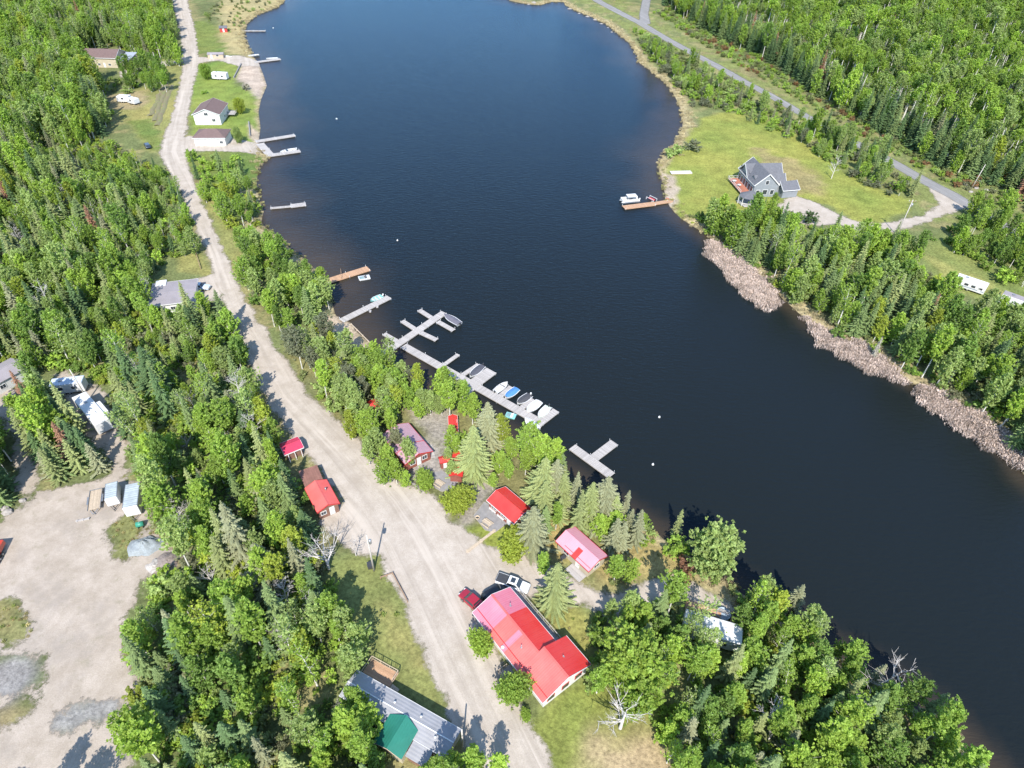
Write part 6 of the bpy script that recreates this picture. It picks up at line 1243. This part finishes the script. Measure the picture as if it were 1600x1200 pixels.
def suv(label, A, B, body, L_=4.8, name='parked_car'):
    a_, b_ = np.array(at(*A, 1.8)), np.array(at(*B, 1.8)); d = b_ - a_; c_ = (a_ + b_) / 2; root = thing(name, label, 'car', (c_[0], c_[1], .8), math.atan2(d[1], d[0])); H = L_ / 2
    q = MB(); car_profile(q, [(H, .75, .4, .7), (H - .15, .88, .35, .85), (H - 1.0, .93, .33, 1.0), (0, .94, .33, 1.02), (-H + .3, .92, .33, 1.0), (-H, .82, .4, .85)], 0); q.build('body', body, root)
    q = MB(); q.frus((-H + .15, 1.15, -.88, .88, 1.0), (-H + .5, .5, -.7, .7, 1.58)); cb = q.build('cabin', body, root, .07)
    g = MB(); g.add([(1.17, -.78, 1.03), (1.17, .78, 1.03), (.55, .64, 1.56), (.55, -.64, 1.56)], [(0, 1, 2, 3)]); g.build('windshield', GLASS, cb)
    for s in (-1, 1): g = MB(); g.add([(-H + .35, s * .885, 1.04), (.95, s * .885, 1.04), (.45, s * .735, 1.52), (-H + .6, s * .735, 1.52)], [(0, 1, 2, 3) if s < 0 else (3, 2, 1, 0)]); g.build('side_window', GLASS, cb)
    g = MB(); g.add([(-H + .13, .7, 1.05), (-H + .13, -.7, 1.05), (-H + .46, -.6, 1.52), (-H + .46, .6, 1.52)], [(0, 1, 2, 3)]); g.build('rear_window', GLASS, cb)
    for x_ in (-H + .85, H - .9):
        for y_ in (-.84, .84): wheel(root, x_, y_, .34, .22)
    for s in (-1, 1): MB().box(H - .14, H - .02, s * .6 - .15, s * .6 + .15, .62, .76).build('headlight', mat("lamp_lens", (.8, .8, .78), .1), root)
pickup("white pickup with a black covered bed behind the lodge", (779, 902), (824, 918), paint("white_car_paint", (.78, .78, .78)), CHAR)
pickup("dark red pickup with a matching canopy at the lodge's pink end", (753, 951), (726, 927), paint("dark_red_paint", (.30, .015, .03)), CHAR, True, False, 5.4)
suv("black car squeezed between the red and the white pickups", (757, 934), (792, 914), paint("black_car_paint", (.012, .012, .014)), 4.9)
suv("dark blue car parked on the grass near the bend of the gravel road", (233, 231), (226, 221), paint("dark_blue_paint", (.03, .045, .07)), 5.0)
pickup("pale blue and white pickup backed against the low grey-roofed house", (298, 446), (321, 447), paint("pale_blue_paint", (.50, .60, .70)), WPAINT, False, False, 6.0)

def trailer(name, label, cat, c_, ang_, L_, W, H_, body, roofm, stripe=None, wins=3, z0=.55, hitch=1, ribs=0, vents=2, slide=False, door_=True):
    root = thing(name, label, cat, (c_[0], c_[1], .8), ang_); q = MB(); q.box(-L_/2, L_/2, -W/2, W/2, z0, H_); bd = q.build('body', body, root, .12)
    q = MB(); q.frus((-L_/2 + .02, L_/2 - .02, -W/2 + .02, W/2 - .02, H_ - .005), (-L_/2 + .12, L_/2 - .12, -W/2 + .15, W/2 - .15, H_ + .06)); rf = q.build('roof', roofm, root)
    if ribs:
        q = MB()
        for i in range(ribs): x_ = -L_/2 + (i + .5) * L_ / ribs; q.box(x_ - .02, x_ + .02, -W/2 + .1, W/2 - .1, H_ + .05, H_ + .075)
        q.box(-L_/2, L_/2, -W/2, -W/2 + .08, H_ - .02, H_ + .05); q.box(-L_/2, L_/2, W/2 - .08, W/2, H_ - .02, H_ + .05); q.build('roof_rib', STEEL, rf)
    for i in range(vents): x_ = -L_/2 + (i + .8) * L_ / (vents + .6); MB().box(x_ - .35, x_ + .35, -.3, .3, H_ + .05, H_ + .28).build('roof_unit', WPAINT if i % 2 else STEEL, rf, .05)
    for s in (-1, 1):
        for i in range(wins):
            x_ = -L_/2 + (i + .7) * L_ / (wins + .4); q = MB(); q.box(x_ - .5, x_ + .5, s * W/2 - .02, s * W/2 + .02, z0 + 1.0, z0 + 1.65); f_ = q.build('window', DTRIM, root); MB().box(x_ - .42, x_ + .42, s * W/2 - .03, s * W/2 + .03, z0 + 1.07, z0 + 1.58).build('pane', GLASS, f_)
        if stripe: MB().box(-L_/2 + .1, L_/2 - .1, s * W/2 - .01, s * W/2 + .012, z0 + .5, z0 + .75).build('stripe', stripe, root)
    if door_: MB().box(L_ * .28, L_ * .28 + .7, -W/2 - .03, -W/2 + .01, z0 + .1, z0 + 1.9).build('door', WPAINT if body is not WPAINT else DTRIM, root)
    for x_ in (-.5, .5):
        for y_ in (-W/2 + .15, W/2 - .15): wheel(root, x_ - L_ * .08, y_, .34, .2)
    if hitch: q = MB(); q.bar((hitch * L_/2, -W*.3, .5), (hitch * (L_/2 + 1.1), 0, .5), .1); q.bar((hitch * L_/2, W*.3, .5), (hitch * (L_/2 + 1.1), 0, .5), .1); q.bar((hitch * (L_/2 + 1.0), 0, 0), (hitch * (L_/2 + 1.0), 0, .6), .1); q.build('hitch', CHAR, root)
    if slide: MB().box(-L_*.1, L_*.26, W/2 - .01, W/2 + .9, z0 + .3, H_ - .25).build('slide_out', body, root, .06)
    return root
RVW = mat("white_fibreglass", (0.656, 0.656, 0.648), .4, 0, .06, 1.2); TRANS = mat("greenish_panel_roof", (.42, .47, .48), .35, 0, .15, .8, wave=('X', .5, .03))
r4 = rect((150, 668), (113, 623), (133, 612), 3.6); trailer('camper_trailer', "long white camper in the clearing above the gravel yard", 'camper', r4[0], r4[3], 11.8, 2.9, 3.3, RVW, WPAINT, None, 4, slide=True, hitch=-1)
r4 = rect((163, 784), (165, 757), (185, 756), 3.0); trailer('cargo_trailer', "smaller white cargo trailer between the flatbed and its bigger twin", 'trailer', r4[0], r4[3], 4.1, 2.1, 2.5, RVW, TRANS, None, 0, hitch=-1 if math.cos(r4[3] - R(-70)) < 0 else 1, ribs=7, vents=0)
r4 = rect((191, 798), (196, 761), (221, 759), 3.2); trailer('cargo_trailer', "larger white cargo trailer with a ribbed translucent roof", 'trailer', r4[0], r4[3], 5.9, 2.5, 2.9, RVW, TRANS, None, 0, hitch=-1 if math.cos(r4[3] - R(-70)) < 0 else 1, ribs=9, vents=0)
fb = thing('flatbed_trailer', "low wooden flatbed trailer beside the cargo trailers", 'trailer', (*at(149, 781, 1.3), .8), R(112)); q = MB(); deck(q, -2.4, 2.4, -1.0, 1.0, .62, 'x', .2); q.build('bed', PWOOD, fb)
q = MB(); q.box(-2.5, 2.5, -1.08, -1.01, .5, .8); q.box(-2.5, 2.5, 1.01, 1.08, .5, .8); q.box(2.41, 2.5, -1.0, 1.0, .5, .8); q.bar((-2.4, -.7, .5), (-3.6, 0, .5), .1); q.bar((-2.4, .7, .5), (-3.6, 0, .5), .1); q.build('frame', STEEL, fb)
for s in (-1, 1): wheel(fb, -.45, s * 1.22, .32, .2); wheel(fb, .45, s * 1.22, .32, .2); MB().box(-.95, .95, s * 1.22 - .14, s * 1.22 + .14, .66, .70).build('fender', STEEL, fb)
BLU = mat("blue_grey_stripe", (.25, .30, .38), .5)
c_ = at(1519, 440, 3.4); trailer('travel_trailer', "white travel trailer parked on the upper right grass", 'camper', c_, R(-39), 7.9, 2.6, 3.2, RVW, WPAINT, BLU, 4, hitch=-1)
c_ = at(1592, 468, 3.4); trailer('travel_trailer', "white travel trailer cut by the frame's right edge", 'camper', c_, R(-42), 7.9, 2.6, 3.2, RVW, LSH, BLU, 3, hitch=-1)
c_ = at(343, 115, 3.4); trailer('camper_trailer', "white camper beside the round tree near the upper beach", 'camper', c_, R(-4), 7.2, 2.8, 3.1, RVW, WPAINT, None, 2)
c_ = at(193, 151, 3.0); trailer('tent_trailer', "small white trailer left of the other in the clearing", 'trailer', c_, R(0), 5.0, 3.2, 2.6, RVW, WPAINT, None, 1, vents=0)
c_ = at(207, 154, 3.0); trailer('tent_trailer', "small white trailer right of the other in the clearing", 'trailer', c_, R(-25), 4.4, 2.8, 2.4, RVW, WPAINT, BLU, 1, vents=0)
c_ = at(1114, 981, 3.6); trailer('camper_trailer', "weathered white camper half buried in trees near the big poplar", 'camper', c_, R(-17), 9.0, 3.4, 3.2, mat("weathered_white", (.66, .67, .66), .5, 0, .15, 1.5), mat("stained_roof", (.66, .66, .65), .6, 0, .25, 1.2, col2=(.45, .46, .44)), None, 2, hitch=1)
c_ = at(105, 597, 3.4); trailer('camper_trailer', "blue-grey camper hidden in trees above the long white camper", 'camper', c_, R(14), 6.5, 2.6, 3.0, RVW, mat("blue_tarp_roof", (.42, .50, .60), .6, 0, .25, 1, col2=(.6, .62, .64)), None, 2)

# deck, boxes and timber beside the camper in the trees
q0 = thing('lumber_stack', "stack of orange boards between the camper and the rail", 'lumber', (*at(1100, 954, 1.2), .8), R(-18)); q = MB()
for i in range(5): deck(q, -3.0 + .1 * i, 3.0 - .2 * i, -.8 + .05 * i, .8, .15 + .14 * i, 'x', .3, t=.12)
q.build('boards', OWOOD, q0)
q0 = thing('utility_tub', "blue-grey plastic tub beside the stacked boards", 'tub', (*at(1130, 960, 1.2), .8), R(-20)); q = MB(); q.lathe([(.9, 0), (1.15, .7), (1.2, .75), (1.1, .75), (.9, .2), (0, .15)], n=16); q.build('shell', mat("blue_plastic", (.28, .36, .44), .5), q0); MB().box(-1.15, 1.15, -.06, .06, .76, .82).build('lid_bar', STEEL, q0)
q0 = thing('raised_planter', "low timber frame filled with dark soil past the camper", 'planter', (*at(1161, 972, 1.1), .8), R(-20)); q = MB(); [q.box(*b_) for b_ in ((-2, 2, -1.2, -1.05, 0, .5), (-2, 2, 1.05, 1.2, 0, .5), (-2, -1.85, -1.05, 1.05, 0, .5), (1.85, 2, -1.05, 1.05, 0, .5))]; q.build('frame', mat("cedar_frame", (.45, .26, .17), .8), q0); MB().box(-1.84, 1.84, -1.04, 1.04, 0, .38).build('soil', mat("dark_soil", (.05, .045, .04), .95, bump=.05), q0)
q0 = thing('timber_rail', "weathered grey rail running beside the gravel spur", 'fence', (*at(1105, 948, .9), .8), R(-22)); q = MB(); q.bar((-4, 0, .8), (4, 0, .8), .12); [q.bar((x_, 0, 0), (x_, 0, .85), .12) for x_ in (-4, -2, 0, 2, 4)]; q.build('rail', GWOOD, q0); MB().bar((-4, 0, .4), (4, 0, .4), .1).build('lower_rail', GWOOD, q0)

# ---- yard things
gp = thing('gravel_pile', "cone of blue-grey crushed stone at the yard's edge", 'gravel pile', (*at(226, 853, 1.0), .8)); q = MB(); rg = np.random.default_rng(3); v = [(0, 0, 1.7)]; f = []; nr, na = 12, 32
for i in range(1, nr + 1):
    for k in range(na): a_ = 6.283 * k / na; r_ = 2.45 * i / nr * (1 + .14 * math.sin(2 * a_ + 1) + .07 * math.sin(5 * a_) + .04 * rg.normal()); v.append((r_ * math.cos(a_) * 1.1, r_ * math.sin(a_), max(-.1, 1.7 * (1 - (i / nr) ** 1.1) + .09 * rg.normal() + .12 * math.sin(3 * a_ + i))))
for k in range(na): f.append((0, 1 + k, 1 + (k + 1) % na))
for i in range(nr - 1):
    for k in range(na): f.append((1 + i * na + k, 1 + (i + 1) * na + k, 1 + (i + 1) * na + (k + 1) % na, 1 + i * na + (k + 1) % na))
q.add(v, f, 0, True); q.build('stone_heap', mat("blue_grey_stone", (0.264, 0.292, 0.300), .95, 0, .12, 4, bump=.12, bscale=7), gp)
def heap(label, u, v_, s, c, h_=.8):
    o = thing('soil_heap', label, 'heap', (*at(u, v_, .9), .8)); q = MB(); rg = np.random.default_rng(u); v = [(0, 0, h_)]; f = []
    for i in range(1, 6):
        for k in range(14): a_ = 6.283 * k / 14; r_ = s * i / 5 * (1 + .15 * rg.normal()); v.append((r_ * math.cos(a_), r_ * math.sin(a_), max(-.1, h_ * (1 - (i / 5) ** 1.4) + .1 * rg.normal())))
    for k in range(14): f.append((0, 1 + k, 1 + (k + 1) % 14))
    for i in range(4):
        for k in range(14): f.append((1 + i * 14 + k, 1 + (i + 1) * 14 + k, 1 + (i + 1) * 14 + (k + 1) % 14, 1 + i * 14 + (k + 1) % 14))
    q.add(v, f, 0, True); q.build('mound', mat("heap_%d" % u, c, .95, 0, .2, 3, bump=.15, bscale=5), o)
heap("grey-brown heap of earth below the gravel pile", 262, 876, 1.9, (.26, .215, .19)); heap("pale heap of rubble beside the earth heap", 240, 884, 1.3, (.46, .42, .38), .5)
b_ = thing('oil_tank', "small green tank beside the gravel pile", 'tank', (*at(219, 820, 1.4), .8), R(20)); q = MB(); q.tube([(-.6, 0, .8), (.6, 0, .8)], .5, 14); q.build('drum', mat("green_paint", (.04, .25, .17), .5), b_)
for x_ in (-.4, .4): MB().box(x_ - .06, x_ + .06, -.4, .4, 0, .45).build('leg', CHAR, b_)
MB().tube([(0, 0, 1.28), (0, 0, 1.5)], .06, 8).build('cap', STEEL, b_)
def beam(name, label, cat, A, B, h_, w_, m_, z0=0.0, posts=False):
    a_, c2 = np.array(at(*A)), np.array(at(*B)); o = thing(name, label, cat, (a_[0], a_[1], .8)); d = c2 - a_; q = MB(); q.bar((0, 0, z0 + h_/2), (d[0], d[1], z0 + h_/2), w_, h_); q.build('beam', m_, o)
    L_ = np.hypot(*d); n = max(2, int(L_ / 2.4)); q = MB()
    for i in range(n + 1): t = i / n; q.bar((d[0] * t, d[1] * t, -.2), (d[0] * t, d[1] * t, z0 + h_ + .06), w_ + .06 if not posts else .14)
    q.build('stake', m_, o); return o
beam('timber_beam', "single weathered beam lying on the gravel yard", 'beam', (121, 815), (139, 811), .25, .3, GWOOD)
beam('timber_rail', "low dark rail turning along the lawn's roadside edge", 'fence', (614, 898), (637, 941), .16, .16, BWOOD, .35, True)
beam('timber_rail', "short dark rail from the lawn to its corner post", 'fence', (595, 904), (614, 897), .16, .16, BWOOD, .35, True)
beam('stone_edging', "pale timber edging along the path to the paved patio", 'path edging', (731, 861), (772, 830), .14, .5, PWOOD)
beam('retaining_wall', "low curved retaining wall above the upper beach", 'wall', (366, 122), (377, 101), .7, .35, CONCM); beam('beach_wall', "grey seawall beside the forked dock", 'wall', (391, 212), (389, 192), .6, .35, CONCM)
beam('beach_log', "pale log edging the sandy beach waterline", 'log', (549, 507), (585, 543), .2, .22, PWOOD); beam('fence_rail', "dark rail fence by the road above the low grey house", 'fence', (306, 396), (314, 421), .14, .14, BWOOD, .6, True)
beam('stone_edging', "rough stone edging in front of the log cabin's trees", 'path edging', (640, 752), (662, 768), .2, .4, STONE)

# dump trailer at the yard's west edge
d_ = thing('dump_trailer', "red dump trailer at the yard's west edge", 'trailer', (*at(-14, 868, 1.8), .8), R(100)); RP = paint("red_trailer_paint", (.50, .05, .03)); q = MB()
for b__ in ((-2.6, 2.6, -1.2, -1.12, .7, 1.7), (-2.6, 2.6, 1.12, 1.2, .7, 1.7), (-2.6, -2.52, -1.12, 1.12, .7, 1.7), (2.52, 2.6, -1.12, 1.12, .7, 1.7)): q.box(*b__)
q.build('box_side', RP, d_); MB().box(-2.5, 2.5, -1.1, 1.1, .62, .70).build('bed', CHAR, d_)
for x_ in (-.5, .5):
    for y_ in (-1.35, 1.35): wheel(d_, x_, y_, .38, .24)

# ---- utility poles
def upole(label, u, v_, h_, arm=True, can=False, tilt=0, c=None):
    o = thing('utility_pole', label, 'utility pole', (*at(u, v_), .7)); q = MB(); q.tube([(0, 0, 0), (tilt * .5, 0, h_ * .5), (tilt, 0, h_)], [.17, .14, .11], 10); q.build('pole', c or mat("bleached_pole", (.50, .46, .41), .85, 0, .15, 2), o)
    if arm: q = MB(); q.bar((tilt - 1.1, 0, h_ - .5), (tilt + 1.1, 0, h_ - .5), .1); ar = q.build('crossarm', BWOOD, o); [MB().lathe([(.05, 0), (.07, .08), (.04, .2)], (tilt + x_, 0, h_ - .45), 8).build('insulator', WPAINT, ar) for x_ in (-1, 0, 1)]
    if can: MB().lathe([(.26, 0), (.28, .05), (.28, .85), (.2, .95), (.05, 1.0)], (tilt + .38, 0, h_ - 2.2), 12).build('transformer', STEEL, o)
upole("bleached utility pole with a transformer beside the gravel road", 584.5, 892, 10.4, False, True, -.1)
upole("pale utility pole where the house driveway passes the lawn", 1401, 368, 12.4, True, True)
upole("utility pole at the upper left lane", 256, 107, 9, True); upole("leaning bare pole near the highway bend", 1517, 296, 9.5, False, False, .6)
upole("thin pale pole behind the long white camper", 138, 626, 9, False, False, -.4); upole("short pole at the green-roofed home's end", 723, 1166, 6, False)
e_ = thing('electric_box', "black box on a post beside the bleached utility pole", 'box', (*at(579, 884, 1.2), .8), R(20)); MB().box(-.5, .5, -.5, .5, .1, .9).build('cabinet', CHAR, e_, .04); MB().box(-.55, .55, -.55, .55, .9, .97).build('lid', CHAR, e_)

# ---- patios, tables, seats, steps
def slabthing(name, label, cat, pts, z, m_, h_=.08):
    V = poly(pts, .85); c_ = V.mean(0); o = thing(name, label, cat, (c_[0], c_[1], .8)); q = MB(); n = len(V); vs = [(x_ - c_[0], y_ - c_[1], zz) for zz in (-.1, z) for x_, y_ in V]; ar = sum(V[i][0] * V[(i + 1) % n][1] - V[(i + 1) % n][0] * V[i][1] for i in range(n))
    top_ = tuple(n + i for i in range(n)); sides = [(i, (i + 1) % n, n + (i + 1) % n, n + i) for i in range(n)]
    if ar < 0: top_ = top_[::-1]; sides = [s[::-1] for s in sides]
    q.add(vs, [top_] + sides); q.build('paving', m_, o); q = MB()
    for i in range(n): a_, b__ = V[i] - c_, V[(i + 1) % n] - c_; q.bar((a_[0], a_[1], z), (b__[0], b__[1], z), .12, .1)
    q.build('edging', STONE, o)
slabthing('patio', "dark paved patio in front of the red-roofed cabin", 'patio', [(740, 806), (757, 784), (800, 812), (773, 832), (758, 828)], .07, CONCM)
slabthing('patio', "paved patio between two round garden trees", 'patio', [(677, 738), (690, 735), (716, 752), (706, 764), (690, 768), (676, 760)], .07, CONCM)
def picnic(label, u, v_, a_, m_=None):
    o = thing('picnic_table', label, 'picnic table', (*at(u, v_, 1.2), .85), R(a_)); m_ = m_ or PWOOD; q = MB(); deck(q, -.95, .95, -.4, .4, .75, 'x', .14); q.build('tabletop', m_, o)
    for s in (-1, 1): q = MB(); q.box(-.95, .95, s * .72 - .14, s * .72 + .14, .41, .45); q.build('bench', m_, o)
    for x_ in (-.65, .65): q = MB(); q.bar((x_, -.7, 0), (x_, -.2, .72), .07); q.bar((x_, .7, 0), (x_, .2, .72), .07); q.bar((x_, -.8, .4), (x_, .8, .4), .07); q.build('leg', m_, o)
picnic("picnic table on the dark paved patio", 761, 818, -38); picnic("picnic table on the patio between round trees", 686, 756, -35)
def chair(label, u, v_, a_, wide=.7):
    o = thing('lawn_chair', label, 'garden seat', (*at(u, v_, 1.2), .87), R(a_)); MB().box(-.28, .3, -wide/2, wide/2, .36, .42).build('seat', WPAINT, o); q = MB(); q.frus((-.36, -.28, -wide/2, wide/2, .36), (-.52, -.46, -wide/2, wide/2, 1.0)); q.build('backrest', WPAINT, o)
    for x_ in (-.25, .25):
        for y_ in (-wide/2 + .05, wide/2 - .05): MB().box(x_ - .03, x_ + .03, y_ - .03, y_ + .03, 0, .36).build('leg', WPAINT, o)
    for y_ in (-wide/2, wide/2): MB().box(-.3, .32, y_ - .04, y_ + .04, .58, .62).build('armrest', WPAINT, o)
chair("white garden chair by the patio cabin's near wall corner", 768, 795, 225, .8); chair("white garden chair second along the patio cabin's wall", 773, 799, 225, .8); chair("long white bench at the patio cabin's wall", 783, 808, 225, 1.6); chair("white garden chair past the long bench", 793, 808, 225, .7)
q0 = thing('barbecue', "black barbecue at the end of the white bench", 'barbecue', (*at(794, 812, 1.4), .87), R(40)); MB().lathe([(.05, .5), (.3, .6), (.34, .8), (.3, .95), (.08, 1.05)], n=12).build('bowl', CHAR, q0); [MB().bar((.28 * math.cos(t), .28 * math.sin(t), 0), (.12 * math.cos(t), .12 * math.sin(t), .6), .04).build('leg', STEEL, q0) for t in (0, 2.1, 4.2)]
q0 = thing('barbecue', "dark barbecue beside the pink-roofed cabin", 'barbecue', (*at(880, 873, 1.2), .82), R(40)); MB().box(-.5, .5, -.3, .3, .7, 1.1).build('hood', CHAR, q0, .05); [MB().box(x_ - .04, x_ + .04, -.25, .25, 0, .7).build('leg', STEEL, q0) for x_ in (-.4, .4)]
q0 = thing('fire_pit', "round fire ring at the patio's corner", 'fire pit', (*at(746, 809, .9), .85)); MB().lathe([(.3, 0), (.45, 0), (.45, .3), (.36, .3), (.3, .02)], n=14).build('ring', PWOOD, q0); MB().lathe([(.29, .0), (.25, .06), (.02, .08)], n=12).build('ash', CHAR, q0)
q0 = thing('boardwalk', "pale timber boardwalk and steps beside the log cabin", 'boardwalk', (*at(667, 700, 1), .8)); o0 = np.array(at(667, 700, 1))
for (A, B, ww) in (((650, 680), (666, 694), 1.4), ((669, 696), (674, 716), 1.7)):
    a_, b__ = np.array(at(*A, .9)) - o0, np.array(at(*B, .9)) - o0; d = b__ - a_; T = Matrix.Translation((a_[0], a_[1], 0)) @ Matrix.Rotation(math.atan2(d[1], d[0]), 4, 'Z'); q = MB(); q.T = T; deck(q, 0, float(np.hypot(*d)), -ww/2, ww/2, .14, 'y', .38); q.build('step_board', GWOOD, q0)
slabthing('boat_ramp_mat', "bleached boards beside the camper in the trees", 'boards', [(1064, 960), (1082, 958), (1084, 966), (1066, 970)], .1, GWOOD)
q0 = thing('deck_platform', "white sun deck on the lawn near the east beach", 'platform', (*at(1064, 270, .9), .8), R(8)); q = MB(); deck(q, -4, 4, -1.2, 1.2, .35, 'x', .3); q.build('deck', WPAINT, q0); MB().box(-3.9, 3.9, -1.1, 1.1, 0, .3).build('base', PWOOD, q0)
def canoe(label, A, B, c, nm='canoe'):
    a_, b__ = np.array(at(*A)), np.array(at(*B)); d = b__ - a_; L_ = float(np.hypot(*d)); o = thing(nm, label, 'canoe', (*((a_ + b__) / 2), .82), math.atan2(d[1], d[0])); q = MB(); rr = []
    for i in range(11): t = i / 10; w_ = .45 * math.sin(math.pi * max(.04, min(.96, t))) ** .6; x_ = -L_/2 + L_ * t; rr.append([(x_, w_ * math.cos(k * math.pi / 6), .42 * math.sin(k * math.pi / 6) * (w_ / .45) + .05) for k in range(7)])
    q.loft(rr, 0, True, False, False); q.build('hull', mat("canoe_" + nm + str(int(c[0] * 100)), c, .4), o); MB().bar((-L_/2 + .2, 0, .47), (L_/2 - .2, 0, .47), .04).build('keel', STEEL, o)
canoe("yellow-orange canoe upturned by the upper beach lane", (333, 90), (345, 90), (.62, .36, .05)); canoe("white canoe upturned by the upper beach lane", (348, 88), (362, 89), (.78, .78, .76))
# garden rows and rubble by the upper road
gd = thing('vegetable_garden', "overgrown garden rows with brush piles beside the upper road", 'garden', (*at(252, 170), .8)); o0 = np.array(at(252, 170)); rg = np.random.default_rng(8)
for i, (A, B) in enumerate((((262, 132), (240, 190)), ((268, 134), (246, 196)), ((256, 134), (235, 182)))):
    a_, b__ = np.array(at(*A)) - o0, np.array(at(*B)) - o0; q = MB(); rr = []
    for k in range(25):
        p_ = a_ + (b__ - a_) * k / 24 + rg.normal(size=2) * .25; n_ = np.array([-(b__ - a_)[1], (b__ - a_)[0]]); n_ /= np.hypot(*n_); h_ = .3 + .2 * rg.random(); rr.append([(*(p_ - n_ * 1.1), -.05), (*(p_ - n_ * .5), h_), (*(p_ + n_ * .5), h_), (*(p_ + n_ * 1.1), -.05)])
    q.loft(rr, 0, True, False, False); q.build('row', mat("garden_row", (.20, .15, .10), .95, 0, .3, 1.2, bump=.15, col2=(.16, .20, .06)), gd)
# brush pile and shore stones
def stones(label, spots, smin, smax, group):
    for i, (u, v_) in enumerate(spots):
        rg = np.random.default_rng(int(u * 7 + v_)); s = rg.uniform(smin, smax); x_, y_ = at(u, v_, .4); q = MB(); rr = []
        for a_ in np.linspace(-1.3, 1.3, 5): rr.append([((math.cos(a_) * math.cos(t)) * s * (1 + .2 * rg.normal() * .5), math.cos(a_) * math.sin(t) * s * .8 * (1 + .1 * rg.normal()), math.sin(a_) * s * .55 + .1) for t in np.linspace(0, 5.4, 7)])
        q.loft(rr, 0, False); o = q.build('boulder', STONE); o.location = (x_, y_, gz(x_, y_)); tag(o, f"{['first', 'second', 'third', 'fourth', 'fifth', 'sixth', 'seventh', 'eighth', 'ninth', 'tenth', 'eleventh'][i]} {label}", 'boulder', group)
stones("boulder from the west on the rocky bank at the head of the lake", [(806, 4), (815, 6), (826, 6), (834, 5), (890, 13), (905, 20), (918, 25), (930, 30), (940, 36), (950, 42), (956, 49)], 1.0, 1.8, 'boulders at the head of the lake')
stones("boulder counted along the rocks by the highway bend", [(1508, 290), (1524, 296), (1530, 286), (1540, 300), (1516, 302)], .8, 1.5, 'boulders by the highway bend')
stones("pale boulder along the gravel yard's north edge", [(10, 797), (37, 785), (14, 803)], .7, 1.2, 'boulders at the yard edge')
